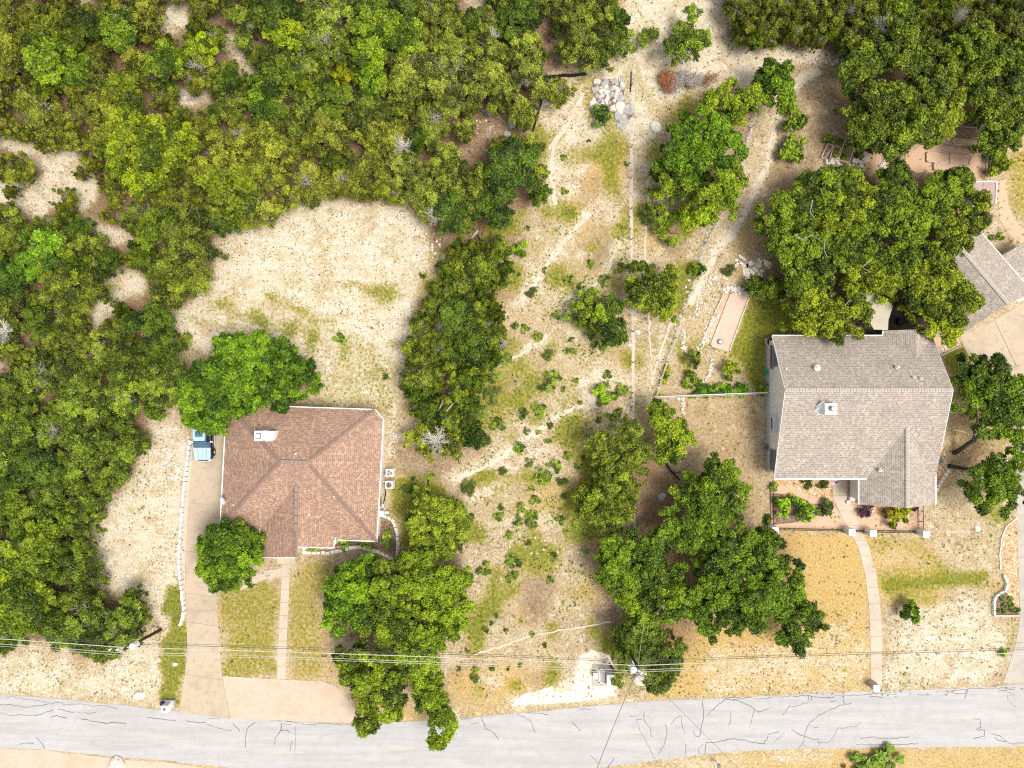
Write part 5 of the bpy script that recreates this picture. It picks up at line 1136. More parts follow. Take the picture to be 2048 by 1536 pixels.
STYLE = {            # tuft radius, lobe radius, leaves per tuft at 0.5 m radius, leaf length, width, radial
    'oak':     dict(tr=(.18, .36), lobe=(.42, .95), n=120, L=.23, W=.13, rad=.1, up=.35, flat=.62, mat='leaf_oak'),
    'bright':  dict(tr=(.18, .35), lobe=(.40, .85), n=120, L=.24, W=.14, rad=.1, up=.35, flat=.62, mat='leaf_bright'),
    'juniper': dict(tr=(.16, .32), lobe=(.32, .68), n=130, L=.24, W=.085, rad=.65, up=.25, flat=.55, mat='leaf_juniper'),
    'dark':    dict(tr=(.22, .38), lobe=(.40, .80), n=115, L=.25, W=.11, rad=.5, up=.3, flat=.6, mat='leaf_dark'),
}
def crown(discs, style, seed, z0, dens=1.0, holes=()):
    """discs: (x, y, r) in metres. Every disc is a dome of separate leafy lobes with gaps between them."""
    st = STYLE[style]; rs = np.random.RandomState(seed); C = []; Rr = []; T = []
    for (x, y, r) in discs:
        lift = rs.uniform(-.45, .45); tn = rs.uniform(.25, .7); lr0, lr1 = st['lobe']; lm = (lr0 + lr1) / 2
        n = max(3, int((r / lm) ** 2 * 1.75 * dens)); got = []
        for _ in range(n * 12):
            if len(got) >= n: break
            a = rs.rand() * 6.283; q = math.sqrt(rs.rand()); wob = 1 + .15 * math.sin(a * 3 + seed) + .10 * math.sin(a * 5 + seed * 2)
            px_, py_ = x + math.cos(a) * q * r * wob * .92, y + math.sin(a) * q * r * wob * .92
            if any(math.hypot(px_ - g[0], py_ - g[1]) < lm * .66 for g in got): continue
            if any(math.hypot(px_ - hx, py_ - hy) < hr for hx, hy, hr in holes): continue
            got.append((px_, py_, q))
        for (px_, py_, q) in got:
            lr = rs.uniform(lr0, lr1) * (1 - .25 * (q > .8)); z = z0 + lift + math.sqrt(max(0, 1 - q * q)) * r * st['flat'] + rs.normal() * .32 - (q > .8) * rs.rand() * .6
            m = max(4, int(5.2 * (lr / st['tr'][1]) ** 2)); d = rs.normal(size=(m, 3)); d[:, 2] = np.abs(d[:, 2]) * .8 + .05; d /= np.linalg.norm(d, axis=1)[:, None]
            c = np.array([px_, py_, z - lr * .4]) + d * lr * rs.uniform(.45, .85, (m, 1)); lt = np.clip(tn + rs.normal() * .2, 0, 1)
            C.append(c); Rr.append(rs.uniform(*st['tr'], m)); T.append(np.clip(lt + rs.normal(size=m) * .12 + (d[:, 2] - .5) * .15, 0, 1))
    C = np.concatenate(C); Rr = np.concatenate(Rr); T = np.concatenate(T)
    cnt = np.maximum(8, (st['n'] * (Rr / .5) ** 2)).astype(int)
    return leaf_quads(C, Rr, cnt, st['L'], st['W'], seed + 1, st['up'], st['rad'], tnt=T)
def crown_me(name, discs, style, seed, z0, dens=1.0, mat=None, holes=()):
    v, f, t = crown(discs, style, seed, z0, dens, holes)
    return fastmesh(name, v, f, M[mat or STYLE[style]['mat']], {'tint': ('FLOAT', t)})
def limbs(discs, z0, seed, base=(0, 0), r0=.16, stems=1, mat='bark'):
    rs_ = random.Random(seed); mb = MB(); bx, by = base
    zf = z0 * .42
    mb.tube([(bx, by, -.1), (bx + rs_.uniform(-.1, .1), by + rs_.uniform(-.1, .1), zf * .5), (bx, by, zf)], r0 * 1.25, 8, r0)
    for (x, y, r) in discs[:9]:
        mx, my = bx + (x - bx) * .5 + rs_.uniform(-.3, .3), by + (y - by) * .5 + rs_.uniform(-.3, .3)
        mb.tube([(bx, by, zf), (mx, my, zf + (z0 - zf) * .6), (x, y, z0 + r * .15)], r0 * .62, 6, r0 * .25)
        for k in range(3):
            a = rs_.uniform(0, 6.28); mb.tube([(x, y, z0 + r * .1), (x + math.cos(a) * r * .6, y + math.sin(a) * r * .6, z0 + r * .3)], r0 * .24, 5, .02)
    return mb.mesh('trunk', M[mat])
def twigs(r, z, seed, n=26, mat='deadwood', flat=.3, th=.024):
    """a spray of leafless twigs"""
    rs_ = random.Random(seed); mb = MB()
    for i in range(n):
        a = rs_.uniform(0, 6.28); L = r * rs_.uniform(.45, 1.0); e = rs_.uniform(.0, flat); c0 = Vector((rs_.uniform(-.2, .2) * r, rs_.uniform(-.2, .2) * r, z - .25))
        p = [c0]; 
        for j in range(3):
            a += rs_.uniform(-.45, .45); p.append(p[-1] + Vector((math.cos(a) * L / 3, math.sin(a) * L / 3, e * L / 3 + .06)))
        mb.tube(p, th, 3, .010)
        for j in (1, 2):
            for s_ in (-1, 1):
                b = a + s_ * rs_.uniform(.4, 1.0); l2 = L * rs_.uniform(.15, .35); mb.tube([p[j], p[j] + Vector((math.cos(b) * l2, math.sin(b) * l2, .08 * l2 + .03))], th * .6, 3, .008)
    return mb.mesh('bare_branches', M[mat])

# ---- prototypes shared by the woodland trees (crown radius about 2.4 m)
PR = {}
for i in range(9):
    rs_ = random.Random(100 + i); nd = rs_.randint(3, 6); base = 2.4
    ds = [(rs_.uniform(-.35, .35), rs_.uniform(-.35, .35), rs_.uniform(1.3, 1.7))]
    for k in range(nd):
        a = 6.28 * k / nd + rs_.uniform(-.3, .3); q = rs_.uniform(1.0, 1.45); ds.append((math.cos(a) * q, math.sin(a) * q, rs_.uniform(.7, 1.15)))
    PR['juniper', i] = (crown_me('crown', ds, 'juniper', 200 + i, 2.5, 1.0 if i < 6 else .72), limbs(ds, 2.5, 300 + i, (0, 0), .11), twigs(1.3 if i % 3 else 1.7, 3.42, 400 + i, 14 if i % 3 else 24, th=.022))
for i in range(4):
    rs_ = random.Random(140 + i); nd = rs_.randint(4, 6)
    ds = [(0, 0, 1.6)]
    for k in range(nd):
        a = 6.28 * k / nd + rs_.uniform(-.3, .3); q = rs_.uniform(1.1, 1.5); ds.append((math.cos(a) * q, math.sin(a) * q, rs_.uniform(.75, 1.2)))
    PR['bright', i] = (crown_me('crown', ds, 'bright', 240 + i, 2.9, 1.05), limbs(ds, 2.9, 340 + i, (0, 0), .12), None)
    PR['dark', i] = (crown_me('crown', ds, 'dark', 260 + i, 2.7, 1.0), PR['bright', i][1], None)
    ds2 = [(x * 1.0, y * 1.0, r) for x, y, r in ds]
    PR['oak', i] = (crown_me('crown', ds2, 'oak', 280 + i, 2.9, 1.0), PR['bright', i][1], None)
PR['bare', 0] = (twigs(2.0, 3.0, 500, 60, 'deadwood', .35), limbs([(0, 0, 1), (.8, .3, .7)], 2.6, 501, (0, 0), .09, mat='deadwood'), None)
PR['bare', 1] = (twigs(2.2, 3.4, 502, 46, 'deadwood_white', .3, .035), limbs([(0, 0, 1), (.8, .3, .7)], 2.6, 501, (0, 0), .09, mat='deadwood'), None)

NM = {'juniper': ('juniper_tree', 'tree'), 'bright': ('oak_tree', 'tree'), 'dark': ('cedar_tree', 'tree'), 'oak': ('oak_tree', 'tree'), 'bare': ('bare_tree', 'tree')}
def plant_tree(px, py, rpx, kind, i, color=(1, 1, 1), label='', group=None, zs=1.0, twig=True, rnd=random):
    crown_m, trunk_m, twig_m = PR[kind, i]; s = rpx / S / 2.4; sz = (.62 + .38 * s) * zs
    ztop = 3.4 * sz
    k = (H - ztop) / H
    nm_, ct_ = NM[kind] if not (kind == 'juniper' and rpx < 33) else ('juniper_shrub', 'bush')
    e = empty(nm_, ((px - 1024) / S * k, (768 - py) / S * k, 0), label, ct_, group, rz=rnd.uniform(0, 6.28))
    e.scale = (s, s, sz)
    def put(nm, me):
        o = bpy.data.objects.new(nm, me); COL.objects.link(o); o.parent = e; o.color = (*color, 1); return o
    put('trunk', trunk_m); put('crown' if kind != 'bare' else 'bare_branches', crown_m)
    if twig and twig_m: put('bare_branches', twig_m)
    return e

# ---- woodland: hand placed standouts first
placed = []    # (x, y, r)
items = []
def stand(px, py, r, kind, i, color, label): items.append((px, py, r, kind, i, color, label)); placed.append((px, py, r * .9))
stand(572,72,46,'bright',0,(.92,.92,.9),'vivid yellow green oak crown at the top, left of the broad green oak')
stand(745,45,50,'bright',1,(.75,.85,1),'broad green oak at the top of the woodland, upper left lobe')
stand(800,75,46,'bright',2,(.78,.88,1),'broad green oak at the top of the woodland, right lobe')
stand(735,95,42,'bright',3,(.72,.84,1),'broad green oak at the top of the woodland, lower lobe')
stand(684,150,22,'bright',1,(1.25,1.0,.6),'small round yellow bush crown in the upper woodland')
stand(607,176,22,'bright',2,(1.2,1.15,1),'small bright green crown below left of the yellow one')
stand(745,155,38,'bright',0,(.68,.85,1),'green oak below the broad top oak')
stand(517,190,38,'bright',3,(.62,.80,1),'green oak left of the small bright crown')
stand(540,225,34,'bright',2,(.5,.65,.8),'darker green oak below the one left of the small bright crown')
stand(90,120,55,'bright',0,(.62,.72,1),'bright leafy tree near the upper left corner')
stand(150,140,42,'bright',1,(.62,.72,.9),'second leafy tree right beside the one near the upper left corner')
stand(230,55,48,'bright',3,(.52,.62,1),'tall leafy tree at the top left with grey twigs')
stand(330,130,45,'bright',2,(.72,.8,1),'leafy tree around the grey twigs of the upper left woodland')
stand(395,100,38,'bright',1,(.95,.95,.8),'yellowish leafy tree just right of the grey twigs in the upper left')
stand(250,255,50,'bright',0,(.82,.80,.7),'top crown of the large yellow green oak in the left woodland')
stand(300,300,62,'bright',2,(.85,.82,.7),'main crown of the large yellow green oak in the left woodland')
stand(350,295,50,'bright',1,(.80,.80,.7),'right crown of the large yellow green oak in the left woodland')
stand(285,355,52,'bright',3,(.82,.82,.6),'bottom crown of the large yellow green oak in the left woodland')
stand(232,320,40,'bright',3,(.75,.78,.7),'left crown of the large yellow green oak in the left woodland')
stand(85,495,48,'bright',3,(.62,.85,1.2),'leafy green oak at the left below the sandy path')
stand(55,530,38,'bright',0,(.55,.8,1.2),'second leafy green oak touching the one below the sandy path')
stand(18,560,42,'dark',1,(.7,.8,1),'dark green tree on the left edge below the leafy green oaks')
stand(70,640,36,'dark',2,(1.0,.95,1),'medium green tree left of the small sandy gap')
stand(60,1110,60,'bright',1,(.66,.70,.8),'bright leafy oak at the lower left edge of the wood')
stand(50,1200,66,'bright',2,(.68,.72,.8),'largest bright oak in the lower left corner')
stand(20,1250,48,'bright',0,(.55,.65,.8),'green oak at the left edge above the wires')
stand(100,1060,46,'bright',3,(.6,.66,.8),'leafy oak above the lower left pair')
stand(15,985,45,'bright',2,(.62,.7,.8),'leafy oak on the left edge level with the brown roof')
stand(1077,385,27,'dark',0,(1.1,1.1,1),'dark green round bush at the right end of the woodland')
stand(230,1250,62,'juniper',4,(.62,.80,.9),'round dark juniper behind the left utility pole')
stand(185,1270,55,'juniper',3,(.60,.80,.9),'dark juniper left of the one behind the pole')
stand(165,1225,50,'juniper',2,(.6,.75,.9),'dark juniper at the lower wood edge above the wires')
stand(270,1235,30,'juniper',1,(.9,1.05,.9),'yellowish outermost juniper at the lower wood edge')
stand(115,1270,40,'juniper',5,(.7,.9,.9),'juniper crossed by the overhead wires at the lower left')
stand(205,1300,36,'juniper',0,(.85,1.05,.9),'low juniper under the overhead wires left of the pole')
stand(1120,180,34,'juniper',1,(1,1,1),'lone juniper in the angle of the black fence')
stand(300,640,48,'dark',3,(.9,.9,.8),'dark green shrub tree left of the field, upper')
stand(320,700,42,'dark',1,(.85,.85,.8),'dark green shrub tree left of the field, lower')
for (x, y, r, k, lb) in ((32,332,36,3,'broad olive juniper alone in the sandy gap at the left edge'),(130,392,24,1,'lone juniper bush in the bend of the sandy path'),(158,343,17,2,'small juniper bush in the upper sandy path'),(212,432,18,4,'small bush at the lower end of the sandy path'),(14,382,16,5,'small bush on the sand at the left edge'),(262,458,15,0,'small bush in the lowest part of the sandy path'),(232,610,13,2,'small bush in the small sandy opening'),(210,645,11,1,'tiny bush at the foot of the small sandy opening')): stand(x, y, r, 'juniper', k, (.85,.85,.85), lb)
rs_ = random.Random(11)
for it in items: plant_tree(*it, rnd=rs_)
for (x, y, r, i, lb) in [(292,432,30,0,'grey leafless tree above the field corner'),(225,48,20,1,'pale bare twigs at the top left'),(302,145,20,0,'grey bare twigs near the leafy trees in the upper left'),(805,290,24,1,'pale leafless tree in the middle of the woodland'),(5,662,28,1,'whitish leafless tree on the left edge'),(250,757,20,0,'small bare twigs in the left thicket'),(870,432,24,1,'pale bare tree by the upper right of the field'),(985,70,16,1,'small white bare twigs in the upper woodland'),(775,45,24,0,'bare grey twigs in the broad top oak'),(245,20,20,0,'grey twigs at the top left edge'),(395,125,22,1,'thin grey twigs beside the yellowish leafy tree')]:
    plant_tree(x, y, r, 'bare', i, label=lb, zs=1.25, rnd=rs_)

W2 = [(905,488),(990,478),(1022,500),(1016,560),(985,592),(1008,640),(1010,690),(985,740),(955,790),(945,845),(900,862),(862,850),(822,830),(812,770),(815,690),(828,650),(850,600),(872,550)]
W3 = [(1445,-90),(2150,-90),(2150,110),(1960,100),(1850,85),(1750,92),(1700,86),(1640,88),(1560,78),(1530,92),(1490,92),(1470,60)]
def pip(x, y, poly):
    c = False
    for i in range(len(poly)):
        x0, y0 = poly[i - 1]; x1, y1 = poly[i]
        if (y0 > y) != (y1 > y) and x < (x1 - x0) * (y - y0) / (y1 - y0) + x0: c = not c
    return c
def edge_d(x, y, poly):
    d = 1e9
    for i in range(len(poly)):
        x0, y0 = poly[i - 1]; x1, y1 = poly[i]; L = (x1 - x0) ** 2 + (y1 - y0) ** 2; t = max(0, min(1, ((x - x0) * (x1 - x0) + (y - y0) * (y1 - y0)) / L)); d = min(d, math.hypot(x - x0 - t * (x1 - x0), y - y0 - t * (y1 - y0)))
    return d
LM = [((20,330),'the sandy gap at the left edge'),((190,420),'the sandy path bend'),((340,40),'the sandy notch at the top'),((400,200),'the rocky gap'),((640,420),'the upper edge of the field'),((425,520),'the left edge of the field'),((1085,190),'the black silt fence'),((985,250),'the brown gap in the wood'),((250,590),'the small sandy opening'),((10,735),'the bare spot on the left edge'),((300,860),'the bare clearing above the driveway'),((200,1080),'the lower left clearing'),((684,150),'the small yellow crown'),((805,290),'the pale leafless tree'),((1240,60),'the sandy strip at the top'),((470,100),'the thin sandy streak'),((845,430),'the field corner beside the wood'),((60,1000),'the left picture edge by the leafy oak'),((700,300),'the middle of the upper wood'),((150,850),'the middle of the left thicket'),((890,160),'the upper middle of the wood'),((0,0),'the upper left corner'),((560,330),'the left shoulder of the wood above the field'),((400,300),'the right flank of the large yellow green oak'),((110,740),'the thicket right of the bare edge spot'),((620,230),'the dark dip below the small bright crown'),((200,900),'the thicket left of the bare clearing'),((960,360),'the wood tip above the middle thicket'),((450,380),'the upper left corner of the field'),((1000,120),'the wood left of the black silt fence')]
ORD = ['nearest','second nearest','third nearest','fourth nearest','fifth nearest','sixth nearest','seventh nearest','eighth nearest','ninth nearest','tenth nearest','eleventh nearest','twelfth nearest','thirteenth nearest','fourteenth nearest','fifteenth nearest','sixteenth nearest','seventeenth nearest','eighteenth nearest','nineteenth nearest','twentieth nearest'] + ['twenty-%s nearest' % q for q in ('first','second','third','fourth','fifth','sixth','seventh','eighth','ninth')] + ['thirtieth nearest'] + ['thirty-%s nearest' % q for q in ('first','second','third','fourth','fifth','sixth','seventh','eighth','ninth')]
def fill(poly, holes, space, rmin, rmax, seed, fn, tries=9000, margin=.55):
    rs_ = random.Random(seed); xs_ = [p[0] for p in poly]; ys_ = [p[1] for p in poly]; out = []
    x0, x1, y0, y1 = max(min(xs_), -45), min(max(xs_), 2095), max(min(ys_), -45), min(max(ys_), 1580)
    for _ in range(tries):
        x, y = rs_.uniform(x0, x1), rs_.uniform(y0, y1)
        if not pip(x, y, poly): continue
        de = min([edge_d(x, y, poly)] + [edge_d(x, y, h) * .50 for h in holes if abs(h[0][0] - x) < 600])
        if any(pip(x, y, h) for h in holes): continue
        r = rs_.uniform(rmin, rmax)
        if de < r * margin:
            r = de / margin
            if r < rmin * .55: continue
        if any(math.hypot(x - a, y - b) < (r + c) * space for a, b, c in placed): continue
        placed.append((x, y, r)); out.append((x, y, r))
    res = []
    for (x, y, r) in out: fn(x, y, r, rs_, out)
    return out
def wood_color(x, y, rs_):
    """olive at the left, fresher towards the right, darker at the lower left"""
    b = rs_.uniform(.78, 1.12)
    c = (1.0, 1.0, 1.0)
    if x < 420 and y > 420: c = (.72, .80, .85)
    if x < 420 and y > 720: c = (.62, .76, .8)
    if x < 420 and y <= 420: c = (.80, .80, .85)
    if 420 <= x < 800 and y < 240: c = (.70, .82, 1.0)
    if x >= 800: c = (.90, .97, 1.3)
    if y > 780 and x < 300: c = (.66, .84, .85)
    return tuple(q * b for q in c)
allw = []
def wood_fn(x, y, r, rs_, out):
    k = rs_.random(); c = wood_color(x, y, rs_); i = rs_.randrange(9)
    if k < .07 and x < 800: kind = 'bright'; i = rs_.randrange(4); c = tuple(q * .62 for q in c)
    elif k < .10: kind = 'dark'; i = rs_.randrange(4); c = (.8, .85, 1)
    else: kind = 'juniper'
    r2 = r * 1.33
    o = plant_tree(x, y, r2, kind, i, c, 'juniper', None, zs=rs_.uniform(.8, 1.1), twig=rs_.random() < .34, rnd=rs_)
    allw.append((x, y, r2, kind, o, o.get('label')))
fill(WOOD1, list(CLEAR.values()), .74, 32, 50, 21, wood_fn, 12000)
fill(WOOD1, list(CLEAR.values()), .66, 17, 27, 22, wood_fn, 5000)
def wood_labels(lst, landmarks, group, where):
    left = list(lst)
    # each tree gets the landmark for which its true rank is lowest
    rank = {}
    for (lx, ly), nm in landmarks:
        srt = sorted(lst, key=lambda t: math.hypot(t[0] - lx, t[1] - ly))
        for i_, t in enumerate(srt[:39]): rank.setdefault(id(t[4]), []).append((i_, nm))
    for t in lst:
        x, y, r, kind, o, _ = t; size = 'large' if r > 42 else 'small' if r < 24 else 'mid-sized'
        kn = {'juniper': 'olive juniper' if r >= 33 else 'olive juniper bush', 'bright': 'leafy green oak', 'dark': 'dark green cedar', 'oak': 'green oak'}[kind]
        if id(o) in rank:
            i_, nm = min(rank[id(o)]); o['label'] = '%s %s, %s to %s' % (size, kn, ORD[i_], nm)
        else: o['label'] = '%s %s packed in %s' % (size, kn, where)
        o['group'] = group
wood_labels(allw, LM, 'trees of the dense woodland', 'the dense woodland')
n_w1 = len(allw)
# hedge in the middle
hedge = []
def hedge_fn(x, y, r, rs_, out):
    kind = 'juniper' if rs_.random() < .75 else 'dark'; c = (.85, 1.0, .9) if kind == 'juniper' else (.95, .95, 1); b = rs_.uniform(.8, 1.15)
    o = plant_tree(x, y, r * 1.22, kind, rs_.randrange(6 if kind == 'juniper' else 4), tuple(q * b for q in c), 'x', None, zs=rs_.uniform(.85, 1.1), twig=rs_.random() < .6, rnd=rs_); hedge.append((x, y, r * 1.22, kind, o, None))
fill(W2, [], .72, 20, 40, 31, hedge_fn); fill(W2, [], .62, 13, 20, 32, hedge_fn, 900)
wood_labels(hedge, [((945,500),'the top of the middle thicket'),((815,700),'the left side of the middle thicket'),((905,850),'the bottom of the middle thicket'),((1010,660),'the right bulge of the middle thicket')], 'junipers of the thicket between field and vacant lot', 'the thicket between field and vacant lot')
topr = []
def topr_fn(x, y, r, rs_, out):
    kind = 'juniper' if rs_.random() < .8 else 'oak'; b = rs_.uniform(.75, 1.1); c = (.78, .82, .9) if kind == 'juniper' else (.9, .95, 1)
    o = plant_tree(x, y, r * 1.2, kind, rs_.randrange(9 if kind == 'juniper' else 4), tuple(q * b for q in c), 'x', None, zs=rs_.uniform(.85, 1.1), rnd=rs_); topr.append((x, y, r * 1.2, kind, o, None))
fill(W3, [], .74, 20, 42, 41, topr_fn); fill(W3, [], .62, 14, 20, 42, topr_fn, 900)
wood_labels(topr, [((1460,40),'the left end of the upper right wood'),((1600,20),'the upper edge left of the white twigs'),((1700,40),'the bare white twigs at the top'),((2048,0),'the upper right corner'),((1880,40),'the brown gap above the oak grove')], 'trees along the upper right edge', 'the strip of wood at the upper right')
for (x, y, r, i, lb) in [(1765,50,26,1,'white leafless tree at the upper right'),(1705,15,16,0,'grey twigs at the top right of the picture'),(1925,25,28,0,'grey leafless tree above the oak grove'),(1905,185,26,1,'bleached dead branches on the big oak grove'),(1190,1012,22,0,'grey dead branches over the lower junipers'),(872,880,34,1,'large whitish leafless juniper below the middle thicket'),(1218,915,18,0,'dark bare twigs in the centre junipers'),(1262,860,20,0,'curved bare limbs in the upper centre juniper'),(1258,1185,14,1,'small bleached branches at the left of the big front oaks'),(1008,690,14,1,'pale twigs on the right of the middle thicket'),(880,655,14,0,'small grey twigs left in the middle thicket'),(720,1363,13,1,'small bleached twigs in the oak over the parking pad')]:
    plant_tree(x, y, r, 'bare', i, label=lb, zs=1.35, rnd=rs_)

# ---- individual trees, each crown traced as overlapping lobes
def big_tree(name, discs_px, style, label, z0=4.0, color=(1, 1, 1), seed=0, dens=1.0, base=None, trunk=True, mat=None, cat='tree', group=None, tmat='bark', r0=.17, holes=(), sc=1.13):
    if z0 > 3: z0 = 2.9 + (z0 - 3) * .55
    zc = z0 + .8; k = (H - zc) / H / S
    ds = [((x - 1024) * k, (768 - y) * k, r * sc / S * (H - zc) / H) for x, y, r in discs_px]
    hs = [((x - 1024) * k, (768 - y) * k, r / S) for x, y, r in holes]
    cx_ = sum(d[0] * d[2] ** 2 for d in ds) / sum(d[2] ** 2 for d in ds); cy_ = sum(d[1] * d[2] ** 2 for d in ds) / sum(d[2] ** 2 for d in ds)
    b = P(*base) if base else Vector((cx_, cy_, 0))
    e = empty(name, (b.x, b.y, 0), label, cat, group)
    loc = [(x - b.x, y - b.y, r) for x, y, r in ds]; hl = [(x - b.x, y - b.y, r) for x, y, r in hs]
    o = bpy.data.objects.new('crown', crown_me('crown', loc, style, seed, z0, dens, mat, hl)); COL.objects.link(o); o.parent = e; o.color = (*color, 1)
    if trunk:
        o = bpy.data.objects.new('trunk', limbs(sorted(loc, key=lambda d: -d[2]), z0, seed, (0, 0), r0, mat=tmat)); COL.objects.link(o); o.parent = e
    return e
BT = big_tree
BT('elm_tree', [(500,740,70),(440,768,58),(405,815,42),(560,745,58),(598,762,34),(530,700,40),(465,712,38),(385,785,34),(560,785,32),(480,795,36),(430,835,30)], 'bright', 'large fresh green tree over the truck and the north edge of the brown roof', 4.6, (.52,.72,.8), 1, 1.05)
BT('elm_tree', [(455,1100,52),(428,1128,38),(483,1118,38),(440,1160,28),(492,1085,26),(470,1062,26),(420,1090,26),(470,1150,28)], 'bright', 'round bright green tree between the driveway and the brown roofed house', 4.2, (.62,.80,.9), 2, 1.1)
BT('oak_tree', [(700,1190,50),(690,1225,40),(735,1145,34),(685,1165,34),(720,1215,36)], 'bright', 'bright leaved left tree of the clump south of the brown roofed house', 4.4, (.62,.85,.8), 3)
BT('oak_tree', [(770,1160,42),(790,1215,52),(760,1255,38),(815,1255,40),(760,1200,36)], 'oak', 'middle dark green tree of the clump south of the brown roofed house', 4.8, (1.05,1.05,1), 4, holes=((822,1195,8),))
BT('oak_tree', [(860,1165,52),(900,1210,46),(870,1240,36),(835,1125,34),(905,1165,34),(860,1275,34),(900,1250,28)], 'oak', 'right dark green tree of the clump south of the brown roofed house', 4.8, (1.0,1.05,1), 5, holes=((853,1240,9),(835,1205,8)))
BT('oak_tree', [(720,1335,44),(775,1335,44),(700,1325,32),(745,1385,38),(785,1385,30),(730,1425,24),(745,1440,16),(700,1370,16),(785,1425,12),(722,1455,12)], 'oak', 'dark oak leaning over the parking pad and the road', 4.4, (1.1,1.1,1), 6)
BT('oak_tree', [(825,1310,36),(850,1350,32),(860,1395,32),(875,1430,24),(885,1455,22),(870,1485,14),(850,1335,28),(893,1440,12)], 'oak', 'narrow oak limb reaching farthest out over the road', 4.2, (1.1,1.15,1), 7)
BT('juniper_tree', [(868,1035,52),(895,1065,40),(842,1030,32),(878,1090,38),(850,1065,34),(910,1035,28)], 'juniper', 'olive juniper east of the curved stone edging', 3.0, (.85,1.0,.9), 8)
BT('juniper_tree', [(858,870,36),(890,895,28),(835,880,26),(870,905,24),(905,880,16)], 'juniper', 'sparse juniper with white dead limbs below the middle thicket', 2.6, (1.0,1.05,1), 9, .55)
BT('shrub', [(945,872,18),(960,875,14),(930,868,12)], 'dark', 'very dark green bush right of the white dead limbs', .9, (1.0,1.0,1), 10, 1.3, cat='bush')
BT('juniper_tree', [(1165,622,26),(1195,635,24),(1185,595,20)], 'juniper', 'bright olive juniper left of the property line, middle of the lot', 2.0, (1.0,1.25,1), 11)
BT('juniper_tree', [(1225,610,22),(1228,660,24),(1222,690,16),(1205,665,18)], 'dark', 'dark juniper touching the property line in the middle of the lot', 2.2, (.9,.9,1), 12)
BT('oak_tree', [(1300,560,38),(1328,585,32),(1280,585,26),(1335,618,14),(1345,555,18),(1308,610,22),(1285,545,24)], 'oak', 'ragged oak just right of the property line above the side track', 3.0, (1.2,1.1,1.2), 13, .75)
BT('oak_tree', [(1330,840,34),(1352,880,32),(1310,820,18),(1340,905,26),(1368,860,14)], 'oak', 'ragged oak below the garden fence corner', 3.2, (1.15,1.15,1), 14, .9)
BT('juniper_tree', [(1240,865,44),(1205,895,30),(1270,900,34),(1230,920,34)], 'juniper', 'upper juniper of the column on the property line', 3.2, (.82,.95,1), 15, .75)
BT('juniper_tree', [(1265,940,36),(1225,955,34),(1250,980,30),(1210,975,24)], 'juniper', 'middle juniper of the column on the property line', 3.0, (.8,.92,1), 16, .75)
BT('juniper_tree', [(1200,1010,36),(1235,1020,34),(1175,1035,26),(1220,1045,26),(1255,1000,22),(1175,995,22)], 'juniper', 'lower yellowish juniper of the column on the property line', 2.8, (.95,1.1,1), 17, .8)
BT('oak_tree', [(1440,965,46),(1412,1000,40),(1462,1000,34),(1435,940,28),(1370,995,22)], 'oak', 'uppermost dark oak of the front grove', 4.8, (.85,.95,1), 18)
BT('oak_tree', [(1385,1045,42),(1410,1080,44),(1350,1070,30),(1430,1040,36)], 'oak', 'oak below the uppermost one in the front grove', 4.8, (.82,.95,1), 19, holes=((1395,1100,8),))
BT('oak_tree', [(1245,1115,40),(1290,1105,38),(1230,1150,32),(1275,1150,40),(1215,1110,20)], 'oak', 'leftmost oak of the front grove, past the property line', 4.6, (.85,.98,1), 20)
BT('oak_tree', [(1310,1170,44),(1340,1205,42),(1290,1215,32),(1340,1150,36),(1260,1195,22)], 'oak', 'lower left oak of the front grove', 4.6, (.9,1.0,1), 21, holes=((1345,1130,8),))
BT('oak_tree', [(1470,1085,46),(1515,1110,44),(1445,1125,40),(1540,1080,30)], 'oak', 'oak in the upper right of the front grove', 5.2, (.78,.9,1), 22)
BT('oak_tree', [(1420,1180,46),(1450,1230,42),(1400,1215,30),(1470,1180,36)], 'oak', 'lower middle oak of the front grove', 5.0, (.75,.9,1), 23, holes=((1395,1165,10),(1478,1165,8)))
BT('oak_tree', [(1525,1175,48),(1565,1155,40),(1500,1215,42),(1555,1205,38),(1590,1180,26),(1430,1265,22)], 'oak', 'right hand oak of the front grove', 5.0, (.72,.88,1), 24)
BT('cedar_tree', [(1595,1240,36),(1628,1235,22),(1600,1280,24),(1572,1265,20),(1645,1250,14),(1615,1215,16),(1600,1300,12)], 'dark', 'spiky dark cedar at the lower right of the front grove', 3.6, (1.2,1.2,1), 25, .85)
BT('juniper_tree', [(1290,1290,46),(1330,1300,36),(1256,1275,32),(1300,1258,26),(1262,1312,32),(1350,1315,20),(1335,1345,24),(1318,1345,36),(1245,1335,14),(1320,1372,18),(1340,1330,22),(1238,1370,10)], 'juniper', 'large round dark juniper behind the transformer pole', 3.2, (.55,.70,.9), 26, 1.05, holes=((1275,1352,20),))
BT('oak_tree', [(1412,262,50),(1365,300,44),(1335,335,28),(1440,300,44),(1380,345,36)], 'bright', 'upper bright green oak of the long clump beside the garden track', 4.2, (.48,.68,.7), 27, holes=((1415,362,12),))
BT('oak_tree', [(1450,350,38),(1430,400,44),(1380,395,36),(1400,430,28),(1340,360,30),(1460,380,24)], 'oak', 'lower dark oak of the long clump beside the garden track', 4.2, (1.2,1.2,1), 28, holes=((1415,358,13),))
BT('oak_tree', [(1462,200,34),(1490,215,30),(1505,190,26),(1430,215,28)], 'oak', 'upper oak of the long clump, left of the rear track', 4.0, (1.3,1.25,1), 29)
BT('oak_tree', [(1552,160,34),(1560,185,26),(1530,185,24),(1545,140,20)], 'bright', 'yellow green oak at the top of the garden track', 3.8, (.55,.68,.7), 30)
